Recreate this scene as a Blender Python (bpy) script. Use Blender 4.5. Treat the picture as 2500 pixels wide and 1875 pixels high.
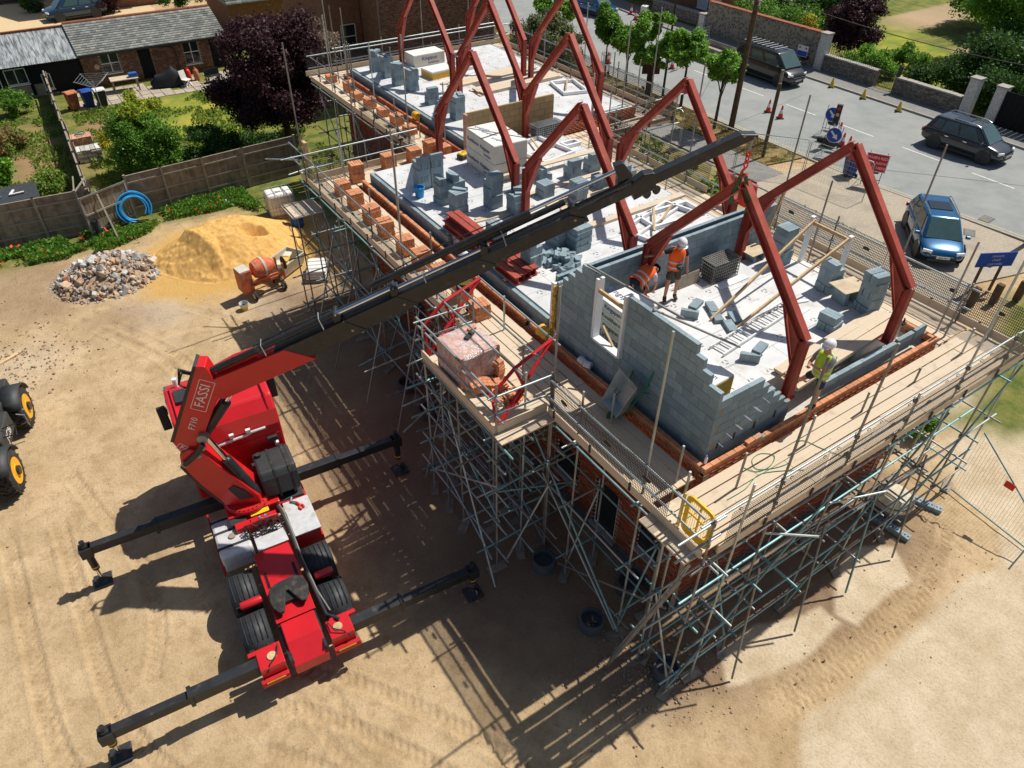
import bpy, bmesh, math, random
import numpy as np
from mathutils import Matrix, Vector
for o in list(bpy.data.objects): bpy.data.objects.remove(o)
sc = bpy.context.scene
col = sc.collection
PI = math.pi
R = math.radians
rnd = random.Random(7)
# ------------------------------------------------------------------ camera, sky, sun, exposure
cd = bpy.data.cameras.new('camera'); cam = bpy.data.objects.new('camera', cd); col.objects.link(cam)
cd.sensor_width = 36.0; cd.lens = 1765.0 / 2500 * 36; cd.clip_end = 1500; cd.clip_start = .1
_p, _y, _r = R(40.045), R(34.39), R(.7776)
_f = Vector((math.sin(_y) * math.cos(_p), math.cos(_y) * math.cos(_p), -math.sin(_p)))
_rt = Vector((math.cos(_y), -math.sin(_y), 0)); _up = _rt.cross(_f)
_r2 = _rt * math.cos(_r) + _up * math.sin(_r); _u2 = -_rt * math.sin(_r) + _up * math.cos(_r)
mw = Matrix((( _r2.x, _u2.x, -_f.x, 0), (_r2.y, _u2.y, -_f.y, 0), (_r2.z, _u2.z, -_f.z, 15.4), (0, 0, 0, 1)))
cam.matrix_world = mw
sc.camera = cam
wd = bpy.data.worlds.new('World'); sc.world = wd; wd.use_nodes = True
nt = wd.node_tree; nt.nodes.clear()
sky = nt.nodes.new('ShaderNodeTexSky'); sky.sky_type = 'NISHITA'; sky.sun_disc = False
sky.sun_elevation = R(57); sky.sun_rotation = R(90); sky.altitude = 50; sky.dust_density = 1.2
bg = nt.nodes.new('ShaderNodeBackground'); bg.inputs[1].default_value = .075
wo = nt.nodes.new('ShaderNodeOutputWorld')
nt.links.new(sky.outputs[0], bg.inputs[0]); nt.links.new(bg.outputs[0], wo.inputs[0])
sl = bpy.data.lights.new('sun', 'SUN'); sl.energy = 5.0; sl.angle = R(.55); sl.color = (1, .945, .86)
sun = bpy.data.objects.new('sun', sl); col.objects.link(sun)
sd = Vector((.65, .03, 1.0)).normalized()
sun.rotation_euler = sd.to_track_quat('Z', 'Y').to_euler(); sun.location = (20, 0, 40)
sc.view_settings.view_transform = 'Standard'; sc.view_settings.look = 'None'
sc.view_settings.exposure = 0.0; sc.view_settings.gamma = 1.0; sc.view_settings.use_curve_mapping = False
# ------------------------------------------------------------------ materials
MT = {}
def lin(c):
    return tuple(((v / 255 + .055) / 1.055) ** 2.4 if v / 255 > .04045 else v / 255 / 12.92 for v in c)
class NG:
    def __init__(s, name):
        s.m = bpy.data.materials.new(name); s.m.use_nodes = True; s.t = s.m.node_tree
        s.b = s.t.nodes['Principled BSDF']; s.o = s.t.nodes['Material Output']
        g = s.t.nodes.new('ShaderNodeNewGeometry'); s.pos = g.outputs['Position']; s.geo = g
    def n(s, k, **kw):
        nd = s.t.nodes.new(k)
        for a, v in kw.items(): setattr(nd, a, v)
        return nd
    def l(s, a, b): s.t.links.new(a, b)
    def noise(s, scale, det=4, vec=None, rough=.6, out='Fac'):
        nd = s.n('ShaderNodeTexNoise'); nd.inputs['Scale'].default_value = scale; nd.inputs['Detail'].default_value = det
        nd.inputs['Roughness'].default_value = rough; s.l(vec or s.pos, nd.inputs['Vector']); return nd.outputs[out]
    def ramp(s, fac, stops):
        nd = s.n('ShaderNodeValToRGB'); e = nd.color_ramp.elements
        while len(e) < len(stops): e.new(.5)
        for q, (p, c) in zip(e, stops):
            q.position = p; q.color = (c, c, c, 1) if not isinstance(c, tuple) else (*c[:3], 1)
        s.l(fac, nd.inputs[0]); return nd.outputs[0]
    def mix(s, fac, a, b, mode='MIX'):
        nd = s.n('ShaderNodeMix', data_type='RGBA', blend_type=mode)
        for i, v in ((0, fac), (6, a), (7, b)):
            if hasattr(v, 'is_linked') or hasattr(v, 'links'): s.l(v, nd.inputs[i])
            else: nd.inputs[i].default_value = v if i == 0 else (*v[:3], 1)
        return nd.outputs[2]
    def math(s, op, a, b=0.0, c=None):
        nd = s.n('ShaderNodeMath', operation=op)
        for i, v in enumerate((a, b) if c is None else (a, b, c)):
            if hasattr(v, 'links'): s.l(v, nd.inputs[i])
            else: nd.inputs[i].default_value = v
        return nd.outputs[0]
    def attr(s, name, out='Fac'):
        nd = s.n('ShaderNodeAttribute', attribute_name=name); return nd.outputs[out]
    def bump(s, h, st=.3, dist=.02):
        nd = s.n('ShaderNodeBump'); nd.inputs['Strength'].default_value = st; nd.inputs['Distance'].default_value = dist
        s.l(h, nd.inputs['Height']); s.l(nd.outputs[0], s.b.inputs['Normal'])
    def base(s, c):
        if hasattr(c, 'links'): s.l(c, s.b.inputs['Base Color'])
        else: s.b.inputs['Base Color'].default_value = (*c[:3], 1)
    def set(s, **kw):
        for k, v in kw.items():
            nm = {'rough': 'Roughness', 'metal': 'Metallic', 'spec': 'Specular IOR Level', 'coat': 'Coat Weight', 'alpha': 'Alpha', 'trans': 'Transmission Weight'}[k]
            if hasattr(v, 'links'): s.l(v, s.b.inputs[nm])
            else: s.b.inputs[nm].default_value = v
def M(name, c, rough=.8, metal=0, var=.18, scale=4., bump=0, bs=60., orand=0, spec=.3, c2=None, s2=1.3, t2=(.5, .7), coat=0):
    g = NG(name); f = g.noise(scale, 5)
    a = tuple(v * (1 - var) for v in c); b = tuple(min(1, v * (1 + var)) for v in c)
    k = g.mix(g.ramp(f, [(.3, 0.), (.7, 1.)]), a, b)
    if c2: k = g.mix(g.ramp(g.noise(s2, 6, rough=.7), [(t2[0], 0.), (t2[1], 1.)]), k, c2)
    if orand:
        oi = g.n('ShaderNodeObjectInfo'); h = g.math('MULTIPLY_ADD', oi.outputs['Random'], 2 * orand, 1 - orand)
        nd = g.n('ShaderNodeVectorMath', operation='SCALE'); g.l(k, nd.inputs[0]); g.l(h, nd.inputs['Scale']); k = nd.outputs[0]
    g.base(k); g.set(rough=rough, metal=metal, spec=spec, coat=coat)
    if bump: g.bump(g.noise(bs, 4), bump, .01)
    MT[name] = g.m; return g.m
M('block', (.245, .325, .36), .95, var=.12, scale=30, bump=.35, bs=120, orand=.14, c2=(.33, .40, .43), s2=4)
M('block_dark', (.17, .19, .20), .95, var=.15, scale=30, bump=.3, bs=120, orand=.15)
M('block_tan', (.42, .31, .16), .95, var=.12, scale=25, bump=.35, bs=120, orand=.14)
M('mortar', (.30, .27, .22), .95, var=.15, scale=30)
M('mortar_red', (.33, .27, .21), .95, var=.15, scale=30)
M('brick', (.40, .155, .075), .9, var=.22, scale=14, bump=.3, bs=90, orand=.22, c2=(.5, .24, .13), s2=9)
M('brick_new', (.58, .245, .12), .9, var=.15, scale=12, bump=.25, bs=90, orand=.16, c2=(.66, .34, .2), s2=8)
M('brick_pink', (.55, .30, .22), .85, var=.2, scale=9, bump=.2, bs=80, orand=.12)
M('blue_brick', (.085, .085, .095), .8, var=.25, scale=12, orand=.25)
M('steel_red', (.35, .060, .040), .62, var=.2, scale=2.2, bump=.12, bs=50, c2=(.44, .11, .075), s2=1.6, spec=.35)
M('galv', (.40, .45, .45), .45, .55, var=.16, scale=3, orand=.2, c2=(.22, .24, .24), s2=2.2)
M('galv_old', (.30, .30, .28), .55, .35, var=.2, scale=3, orand=.25, c2=(.19, .14, .10), s2=1.8)
M('galv_shade', (.22, .40, .42), .5, .45, var=.2, scale=3, orand=.2, c2=(.16, .2, .2), s2=2)  # galvanised grey with the teal cast of shade put into its colour
M('coupler', (.20, .19, .17), .6, .5)
def board_mat():
    g = NG('board'); st = g.n('ShaderNodeVectorMath', operation='MULTIPLY'); tc = g.n('ShaderNodeTexCoord')
    g.l(tc.outputs['Object'], st.inputs[0]); st.inputs[1].default_value = (1.1, 26, 6)
    f = g.noise(1.0, 6, st.outputs[0]); oi = g.n('ShaderNodeObjectInfo')
    c = g.mix(g.ramp(f, [(.3, 0.), (.72, 1.)]), (.52, .40, .27), (.74, .62, .46))
    c = g.mix(g.ramp(oi.outputs['Random'], [(.0, 0.), (1., 1.)]), c, g.mix(.5, c, (.60, .53, .43)))
    c = g.mix(g.ramp(g.noise(2.2, 6, rough=.75), [(.56, 0.), (.72, .7)]), c, (.36, .28, .19))
    c = g.mix(g.ramp(g.noise(9, 2), [(.70, 0.), (.78, .8)]), c, (.30, .2, .11))
    g.base(c); g.set(rough=.85, spec=.2); g.bump(f, .15, .005); MT['board'] = g.m
board_mat()
M('timber', (.56, .40, .22), .85, var=.2, scale=9, orand=.15)
M('timber_grey', (.30, .25, .19), .9, var=.25, scale=7, orand=.2)
M('ply', (.56, .46, .32), .85, var=.15, scale=5, c2=(.42, .33, .22), s2=1.5)
M('white_pvc', (.78, .79, .80), .35, var=.05)
M('white_paint', (.75, .75, .73), .5, var=.06)
M('red_paint', (.56, .012, .018), .34, var=.10, scale=1.5, spec=.5, coat=.35, c2=(.42, .018, .016), s2=2.5, t2=(.55, .8))
M('red_crane', (.60, .012, .014), .36, var=.1, scale=1.5, spec=.45, coat=.2, c2=(.45, .022, .016), s2=3, t2=(.56, .8))
M('red_flat', (.48, .015, .02), .5, var=.12)
M('black_steel', (.022, .024, .026), .42, var=.3, spec=.45, c2=(.10, .09, .08), s2=3.5, t2=(.58, .75))
M('black_plastic', (.032, .035, .038), .55, var=.2, spec=.4, c2=(.09, .085, .075), s2=3, t2=(.6, .8))
M('rubber', (.028, .028, .028), .8, var=.3, c2=(.12, .10, .075), s2=5, t2=(.5, .75))
M('chrome', (.75, .77, .8), .12, 1.0, var=.05)
M('alu', (.66, .67, .67), .42, .25, var=.12, scale=6, c2=(.4, .37, .33), s2=4, t2=(.55, .75), bump=.25, bs=45)
M('yellow', (.78, .50, .02), .5, var=.1)
M('yellow_rim', (.82, .42, .02), .5, var=.1)
M('blue_plastic', (.025, .12, .45), .5, var=.15)
M('blue_bin', (.014, .04, .20), .45, var=.1)
M('blue_lid', (.02, .09, .42), .45, var=.1)
M('hose_blue', (.03, .30, .62), .4, var=.12)
M('hose_green', (.02, .22, .12), .5)
M('sling', (.05, .14, .06), .8)
M('dark_glass', (.02, .025, .03), .08, spec=.6, var=.1)
M('car_glass', (.05, .10, .10), .05, spec=.8, var=.1)
M('skin', (.50, .26, .17), .55, var=.1)
M('hivis_orange', (.95, .13, .015), .6, var=.06); M('hivis_green', (.55, .86, .03), .6, var=.06)
M('reflective', (.55, .57, .58), .4, var=.05)
M('cloth_black', (.018, .018, .022), .85, var=.2); M('cloth_grey', (.28, .29, .31), .85, var=.1); M('cloth_khaki', (.085, .07, .055), .9, var=.25, scale=30)
M('cloth_navy', (.03, .045, .07), .85); M('cloth_lilac', (.55, .55, .66), .85); M('boots', (.06, .05, .04), .8)
M('helmet', (.80, .80, .80), .3, var=.03, spec=.5)
M('plastic_white', (.75, .74, .70), .5, var=.12, scale=3)
M('cone_red', (.75, .045, .03), .5); M('cone_white', (.8, .8, .8), .5); M('cone_yellow', (.62, .45, .05), .6)
M('print_blue', (.02, .035, .20), .7); M('print_dark', (.05, .05, .06), .7); M('sign_blue', (.01, .07, .42), .4); M('sign_red', (.55, .01, .03), .4)
M('foam_yellow', (.72, .42, .06), .9, var=.15, scale=12)
M('carton', (.68, .62, .52), .7, var=.08)
M('concrete_ring', (.10, .105, .11), .9, var=.2)
M('stone_rub', (.50, .49, .46), .95, var=.3, scale=12, orand=.4, bump=.3)
M('stone_tan', (.46, .33, .22), .95, var=.25, scale=12, orand=.4, bump=.3)
M('stone_brick', (.42, .20, .12), .95, var=.25, scale=12, orand=.3)
M('fence_wood', (.25, .20, .15), .95, var=.35, scale=3, orand=.15, c2=(.28, .24, .19), s2=3)
M('fence_post', (.30, .265, .21), .95, var=.2, scale=5)
M('black_wood', (.012, .013, .014), .9, var=.4, scale=6)
M('felt', (.045, .05, .055), .95, var=.3, scale=10)
M('slate', (.27, .28, .25), .85, var=.25, scale=5, orand=.2, c2=(.42, .42, .36), s2=2.2)
M('tile_red', (.30, .11, .06), .9, var=.2)
M('old_brick', (.26, .12, .07), .95, var=.3, scale=9, c2=(.34, .2, .13), s2=5)
M('bark', (.10, .075, .055), .95, var=.35, scale=8, bump=.6, bs=25)
M('bark_light', (.20, .16, .12), .95, var=.35, scale=8, bump=.6, bs=25)
M('pole_wood', (.115, .075, .045), .9, var=.3, scale=3)
M('car_grey', (.035, .04, .045), .22, .3, var=.05, coat=.9, spec=.5)
M('car_black', (.020, .021, .021), .22, .2, var=.05, coat=.8, spec=.5)
M('car_blue', (.003, .10, .25), .2, .35, var=.05, coat=1., spec=.5)
M('car_navy', (.02, .05, .09), .25, .2, var=.05, coat=.9)
M('car_silver', (.5, .51, .52), .3, .5, var=.05, coat=.8)
M('lamp_clear', (.8, .82, .85), .1, spec=.8, var=.05); M('lamp_red', (.5, .01, .015), .2, spec=.6)
M('orange_mixer', (.62, .15, .06), .7, var=.2, scale=6, c2=(.5, .36, .28), s2=3)
M('tub', (.55, .50, .38), .7, var=.15, scale=4, c2=(.42, .36, .25), s2=3)
M('cement', (.55, .52, .46), .95, var=.12, scale=8)
M('jcb_grey', (.045, .045, .042), .6, var=.15)
M('tarp', (.02, .021, .023), .6, var=.2, bump=.3, bs=12)
M('terracotta', (.5, .18, .09), .85); M('plant_red', (.75, .06, .02), .6)
M('asphalt', (.26, .275, .265), .92, var=.10, scale=1.2, bump=.35, bs=140, c2=(.33, .335, .32), s2=.35, t2=(.42, .7))
M('tarmac_old', (.40, .345, .265), .95, var=.18, scale=9, bump=.4, bs=90, c2=(.30, .265, .21), s2=.8, t2=(.48, .7))
M('pavement', (.23, .225, .21), .95, var=.15, scale=4, bump=.3, bs=110)
M('paving_slab', (.42, .36, .28), .95, var=.2, scale=3, orand=.12)
M('kerb', (.36, .34, .30), .9, var=.15, scale=4)
M('line_white', (.62, .62, .58), .8, var=.25, scale=6); M('line_yellow', (.55, .46, .2), .8, var=.2)
M('gravel_drive', (.62, .47, .27), .95, var=.2, scale=30, bump=.4, bs=80)
M('grate', (.10, .10, .10), .7, .4)
# ------------------------------------------------------------------ geometry helpers
WORLDP = set()
def fixp(o, p):
    o.parent = p
    if p is not None and p.name in WORLDP: o.matrix_parent_inverse = Matrix.Translation(-p.location)
    return o
class MB:
    def __init__(s): s.v = []; s.f = []
    def add(s, v, f):
        o = len(s.v); s.v += [tuple(q) for q in v]; s.f += [tuple(i + o for i in q) for q in f]; return s
    def box(s, x0, x1, y0, y1, z0, z1):
        return s.add([(x0, y0, z0), (x1, y0, z0), (x1, y1, z0), (x0, y1, z0), (x0, y0, z1), (x1, y0, z1), (x1, y1, z1), (x0, y1, z1)],
                     [(0, 3, 2, 1), (4, 5, 6, 7), (0, 1, 5, 4), (1, 2, 6, 5), (2, 3, 7, 6), (3, 0, 4, 7)])
    def cbox(s, c, d, m=None):
        b = MB().box(-d[0] / 2, d[0] / 2, -d[1] / 2, d[1] / 2, -d[2] / 2, d[2] / 2)
        mm = Matrix.Translation(Vector(c)) @ (m.to_4x4() if m else Matrix())
        return s.add([mm @ Vector(q) for q in b.v], b.f)
    def bar(s, a, b, w, h, up=(0, 0, 1)):
        a = Vector(a); b = Vector(b); d = b - a; L = d.length; x = d / L; u = Vector(up)
        y = u.cross(x)
        if y.length < 1e-4: y = Vector((0, 1, 0)).cross(x)
        y.normalize(); z = x.cross(y)
        m = Matrix((x, y, z)).transposed()
        return s.cbox((a + b) / 2, (L, w, h), m)
    def tube(s, a, b, r, r2=None, n=10, cap=True):
        r2 = r if r2 is None else r2
        a = Vector(a); b = Vector(b); d = (b - a).normalized(); u = d.orthogonal().normalized(); w = d.cross(u)
        vs = []
        for p, q in ((a, r), (b, r2)):
            for i in range(n):
                t = 2 * PI * i / n; vs.append(p + (u * math.cos(t) + w * math.sin(t)) * q)
        fs = [(i, (i + 1) % n, n + (i + 1) % n, n + i) for i in range(n)]
        if cap: fs += [tuple(range(n))[::-1], tuple(range(n, 2 * n))]
        return s.add(vs, fs)
    def path(s, pts, r, n=8):
        pts = [Vector(p) for p in pts]; rings = []; u = None; vs = []
        for i, p in enumerate(pts):
            d = (pts[min(i + 1, len(pts) - 1)] - pts[max(i - 1, 0)]).normalized()
            u = d.orthogonal().normalized() if u is None else (u - d * u.dot(d)).normalized()
            w = d.cross(u); q = r[i] if isinstance(r, (list, tuple)) else r
            vs += [p + (u * math.cos(2 * PI * k / n) + w * math.sin(2 * PI * k / n)) * q for k in range(n)]
        fs = [(i * n + k, i * n + (k + 1) % n, (i + 1) * n + (k + 1) % n, (i + 1) * n + k) for i in range(len(pts) - 1) for k in range(n)]
        fs += [tuple(range(n))[::-1], tuple(range((len(pts) - 1) * n, len(pts) * n))]
        return s.add(vs, fs)
    def ext(s, poly, vec):
        n = len(poly); vec = Vector(vec); a = [Vector(p) for p in poly]; b = [p + vec for p in a]
        return s.add(a + b, [tuple(range(n))[::-1], tuple(range(n, 2 * n))] + [(i, (i + 1) % n, n + (i + 1) % n, n + i) for i in range(n)])
    def lathe(s, prof, c=(0, 0, 0), n=20, axis='z'):
        vs = []; c = Vector(c)
        for r, z in prof:
            for i in range(n):
                t = 2 * PI * i / n; p = (r * math.cos(t), r * math.sin(t), z)
                if axis == 'x': p = (p[2], p[0], p[1])
                if axis == 'y': p = (p[1], p[2], p[0])
                vs.append(c + Vector(p))
        fs = [(i * n + k, i * n + (k + 1) % n, (i + 1) * n + (k + 1) % n, (i + 1) * n + k) for i in range(len(prof) - 1) for k in range(n)]
        fs += [tuple(range(n))[::-1], tuple(range((len(prof) - 1) * n, len(prof) * n))]
        return s.add(vs, fs)
    def mesh(s, name, mat, smooth=False):
        me = bpy.data.meshes.new(name); me.from_pydata([tuple(q) for q in s.v], [], s.f)
        if mat: me.materials.append(MT[mat] if isinstance(mat, str) else mat)
        bm = bmesh.new(); bm.from_mesh(me); bmesh.ops.recalc_face_normals(bm, faces=bm.faces); bm.to_mesh(me); bm.free()
        if smooth:
            me.polygons.foreach_set('use_smooth', [True] * len(me.polygons))
            try: me.set_sharp_from_angle(angle=R(42))
            except Exception: pass
        return me
    def build(s, name, mat, parent=None, smooth=False, bev=0, **kw):
        o = bpy.data.objects.new(name, s.mesh(name, mat, smooth)); col.objects.link(o); fixp(o, parent)
        if bev:
            m = o.modifiers.new('bevel', 'BEVEL'); m.width = bev; m.segments = 2; m.limit_method = 'ANGLE'; m.angle_limit = R(40)
        if kw: tag(o, **kw)
        return o
def tag(o, label=None, cat=None, group=None, kind=None):
    for k, v in (('label', label), ('category', cat), ('group', group), ('kind', kind)):
        if v: o[k] = v
    return o
def T(name, label, cat, loc=(0, 0, 0), rz=0., group=None):
    o = bpy.data.objects.new(name, None); col.objects.link(o); o.location = loc; o.rotation_euler = (0, 0, rz); o.empty_display_size = .2
    return tag(o, label, cat, group)
def TW(name, label, cat, loc, group=None):
    o = T(name, label, cat, loc, 0, group); WORLDP.add(o.name); return o
def inst(name, me, parent=None, loc=(0, 0, 0), rot=(0, 0, 0), scale=(1, 1, 1)):
    o = bpy.data.objects.new(name, me); col.objects.link(o); fixp(o, parent); o.location = loc; o.rotation_euler = rot; o.scale = scale; return o
def copy_tree(o, parent=None):
    c = o.copy(); col.objects.link(c); c.parent = parent
    for ch in [q for q in bpy.data.objects if q.parent == o]: copy_tree(ch, c)
    return c
UT = {}
def utube(mat):
    if mat not in UT: UT[mat] = MB().tube((0, 0, 0), (0, 0, 1), 1, n=10).mesh('tube', mat, True)
    return UT[mat]
def tube_ob(name, a, b, r, mat, parent=None):
    a = Vector(a); b = Vector(b); d = b - a
    o = inst(name, utube(mat), parent, a, (0, 0, 0), (r, r, d.length))
    o.rotation_euler = d.to_track_quat('Z', 'Y').to_euler(); return o
UB = {}
def box_ob(name, c, d, mat, parent=None, rz=0., rot=None):
    if mat not in UB: UB[mat] = MB().box(-.5, .5, -.5, .5, -.5, .5).mesh('box', mat)
    return inst(name, UB[mat], parent, c, rot or (0, 0, rz), d)
def txt(name, s, size, mat, parent, m, ext=.002, align='CENTER'):
    cu = bpy.data.curves.new(name, 'FONT'); cu.body = s; cu.size = size; cu.extrude = ext; cu.align_x = align; cu.align_y = 'CENTER'; cu.resolution_u = 2
    to = bpy.data.objects.new(name, cu); col.objects.link(to)
    me = bpy.data.meshes.new_from_object(to.evaluated_get(bpy.context.evaluated_depsgraph_get()))
    bpy.data.objects.remove(to); me.name = name; me.materials.clear(); me.materials.append(MT[mat])
    o = bpy.data.objects.new(name, me); col.objects.link(o); fixp(o, parent); o.matrix_local = m; return o
def face_m(p, xdir, ydir):
    x = Vector(xdir).normalized(); y = Vector(ydir); y = (y - x * y.dot(x)).normalized(); z = x.cross(y)
    m = Matrix((x, y, z)).transposed().to_4x4(); m.translation = Vector(p); return m
def vnoise(x, y, seed=0):
    r = np.random.RandomState(seed); t = r.rand(256, 256)
    xi = np.floor(x).astype(int); yi = np.floor(y).astype(int); fx = x - xi; fy = y - yi
    fx = fx * fx * (3 - 2 * fx); fy = fy * fy * (3 - 2 * fy); g = lambda a, b: t[a % 256, b % 256]
    return (g(xi, yi) * (1 - fx) + g(xi + 1, yi) * fx) * (1 - fy) + (g(xi, yi + 1) * (1 - fx) + g(xi + 1, yi + 1) * fx) * fy
def fbm(x, y, o=4, seed=0):
    a = .5; s = 0; n = 0
    for i in range(o): s = s + a * vnoise(x * 2 ** i, y * 2 ** i, seed + i); n += a; a *= .5
    return s / n
def np_mesh(name, v, f, mat, attrs=None, smooth=False):
    me = bpy.data.meshes.new(name); v = np.asarray(v, np.float32); f = np.asarray(f, np.int32); k = f.shape[1]
    me.vertices.add(len(v)); me.vertices.foreach_set('co', v.ravel()); me.loops.add(f.size); me.loops.foreach_set('vertex_index', f.ravel())
    me.polygons.add(len(f)); me.polygons.foreach_set('loop_start', np.arange(0, f.size, k, dtype=np.int32)); me.polygons.foreach_set('loop_total', np.full(len(f), k, np.int32))
    if smooth: me.polygons.foreach_set('use_smooth', np.ones(len(f), bool))
    me.update(calc_edges=True); me.materials.append(MT[mat] if isinstance(mat, str) else mat)
    for an, (dom, d) in (attrs or {}).items():
        a = me.attributes.new(an, 'FLOAT', dom); a.data.foreach_set('value', np.asarray(d, np.float32))
    return me
def ob(name, me, parent=None, **kw):
    o = bpy.data.objects.new(name, me); col.objects.link(o); fixp(o, parent)
    if kw: tag(o, **kw)
    return o
# ------------------------------------------------------------------ ground sheet (soil, worn concrete, tyre tracks)
def poly_sd(px, py, poly):
    d = np.full(px.shape, 1e9); ins = np.zeros(px.shape, bool); n = len(poly)
    for i in range(n):
        x1, y1 = poly[i]; x2, y2 = poly[(i + 1) % n]; ex, ey = x2 - x1, y2 - y1
        t = np.clip(((px - x1) * ex + (py - y1) * ey) / (ex * ex + ey * ey), 0, 1)
        d = np.minimum(d, np.hypot(px - x1 - t * ex, py - y1 - t * ey))
        with np.errstate(divide='ignore', invalid='ignore'):
            ins ^= ((y1 > py) != (y2 > py)) & (px < ex * (py - y1) / (ey if ey else 1e-9) + x1)
    return np.where(ins, -d, d)
def sm(d, w): return np.clip(.5 - d / (2 * w), 0, 1)
def seg_coords(px, py, pts):
    best = np.full(px.shape, 1e9); U = np.zeros(px.shape); V = np.zeros(px.shape); acc = 0
    for (x1, y1), (x2, y2) in zip(pts[:-1], pts[1:]):
        ex, ey = x2 - x1, y2 - y1; L = math.hypot(ex, ey); t = ((px - x1) * ex + (py - y1) * ey) / L
        tc = np.clip(t, 0, L); d = np.hypot(px - x1 - tc * ex / L, py - y1 - tc * ey / L); sgn = (px - x1) * ey / L - (py - y1) * ex / L
        k = d < best; best = np.where(k, d, best); U = np.where(k, sgn, U); V = np.where(k, acc + tc, V); acc += L
    return best, U, V
def spline(pts, n=8):
    out = []; P = [pts[0]] + list(pts) + [pts[-1]]
    for i in range(1, len(P) - 2):
        for k in range(n):
            t = k / n; a, b, c_, d = (np.array(P[i + j], float) for j in (-1, 0, 1, 2))
            out.append(tuple(.5 * (2 * b + (c_ - a) * t + (2 * a - 5 * b + 4 * c_ - d) * t * t + (3 * b - a - 3 * c_ + d) * t ** 3)))
    return out + [tuple(pts[-1])]
def ground():
    xs = np.concatenate([np.linspace(-260, -40, 12), np.linspace(-36, -8, 15), np.arange(-6, 19.01, .06), np.linspace(19.5, 60, 60), np.linspace(66, 300, 14)])
    ys = np.concatenate([np.linspace(-260, -20, 10), np.linspace(-16, -1.5, 12), np.arange(-.8, 31, .06), np.arange(31.2, 62, .35), np.linspace(63, 90, 30), np.linspace(95, 330, 14)])
    X, Y = np.meshgrid(xs, ys, indexing='ij'); near = np.clip((X + 7) / 1.5, 0, 1) * np.clip((18.9 - X) / 1, 0, 1) * np.clip((36 - Y) / 2, 0, 1)
    h = .05 * (fbm(X * .6, Y * .6, 4, 3) - .5) + .035 * (fbm(X * 2.3, Y * 2.3, 4, 9) - .5)
    wob = .25 * (fbm(X * 1.4, Y * 1.4, 4, 21) - .5) * 2
    conc = sm(poly_sd(X + wob * .35, Y + wob * .35, [(8.45, -9), (8.5, 1.85), (9.2, 2.4), (11.6, 2.3), (12.9, 2.4), (15.6, 2.5), (16.9, 2.25), (18.0, 2.9), (18.4, 4.4), (22, 7), (40, 7), (40, -9)]), .10)
    for pl in ([(8.5, 3.85), (9.6, 3.45), (10.8, 3.35), (12.0, 3.5), (11.9, 4.0), (10.3, 4.55), (9.1, 4.6)], [(12.1, 3.75), (12.3, 3.25), (13.4, 3.3), (14.5, 3.25), (15.0, 4.1), (13.9, 4.7), (12.9, 4.3)]):
        conc = np.maximum(conc, sm(poly_sd(X + wob * .5, Y + wob * .5, pl), .07))
    # worn band of soil and a darker, browner strip along the wall
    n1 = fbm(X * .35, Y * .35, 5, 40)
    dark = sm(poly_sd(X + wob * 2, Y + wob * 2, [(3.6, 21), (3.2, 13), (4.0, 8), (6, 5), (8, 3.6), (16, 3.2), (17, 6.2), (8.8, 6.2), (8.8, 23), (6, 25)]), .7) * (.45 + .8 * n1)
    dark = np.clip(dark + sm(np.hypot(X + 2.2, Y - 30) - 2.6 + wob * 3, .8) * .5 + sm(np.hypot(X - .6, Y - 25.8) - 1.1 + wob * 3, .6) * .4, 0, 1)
    sandc = sm(np.hypot((X - 5.3) / 1.25, Y - 28.6) - 3.3 + wob * 2.5, .5)
    white = sm(np.hypot((X - 1.9), (Y - 26.4) * .6) - 1.0 + wob * 3, .7) * .7 + sm(np.hypot(X + 2.9, Y - 25) - 1.2 + wob * 3, .8) * .45 + sm(np.hypot(X - 7.2, Y - 5.0) - .75 + wob * 2, .5) * .6 + sm(np.hypot(X - 5.6, Y - 24) - 1.1 + wob * 3, .6) * .6
    grass = sm(poly_sd(X + wob * 2, Y + wob * 1.2, [(-40, 32.2), (-.6, 32.0), (2, 31.9), (3.2, 32.7), (6.5, 32.4), (7.5, 31.2), (10, 30), (10, 24.5), (12, 24.5), (12, 33.5), (22, 33.8), (26, 40), (29.2, 44), (29.2, 66), (-40, 66)]), .35)
    grass = np.maximum(grass, sm(poly_sd(X + wob, Y + wob, [(20.2, 6.6), (22.5, 6.2), (29.6, 8.9), (36, 8), (36, 3.5), (25, 3.4), (21.6, 4.8)]), .5))
    grass = np.maximum(grass, sm(poly_sd(X + wob, Y + wob, [(18.4, 14), (24, 14), (29.2, 21), (29.2, 44), (23, 44), (22.5, 33), (18.4, 22)]), .5) * np.clip((fbm(X * .5, Y * .5, 4, 77) - .3) * 3, 0, 1))
    grass = np.maximum(grass, sm(poly_sd(X, Y, [(47.4, 2), (120, 2), (120, 90), (47.4, 90)]), .2))
    lawn = sm(poly_sd(X + wob * 2, Y + wob * 2, [(50, 24.5), (51, 31), (56, 36), (62, 40), (66, 38), (60, 33), (59, 29), (54, 24.5)]), .4)
    lawn = np.maximum(lawn, sm(poly_sd(X + wob * 2, Y + wob * 2, [(4.4, 49.2), (12, 50.0), (13, 41), (7, 42), (5, 47)]), .4)) + sm(poly_sd(X, Y, [(13.5, 58), (30, 58), (30, 72), (13.5, 72)]), .4)
    bare = sm(poly_sd(X + wob * 3, Y + wob * 3, [(-.8, 37), (1, 37.5), (1.3, 41), (1.2, 46), (0, 49), (-1.5, 44)]), .8) + sm(poly_sd(X + wob * 2, Y + wob * 2, [(2.1, 40.5), (2.8, 43), (2.6, 48), (3.6, 49), (4.4, 46), (3.6, 43)]), .6)
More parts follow.
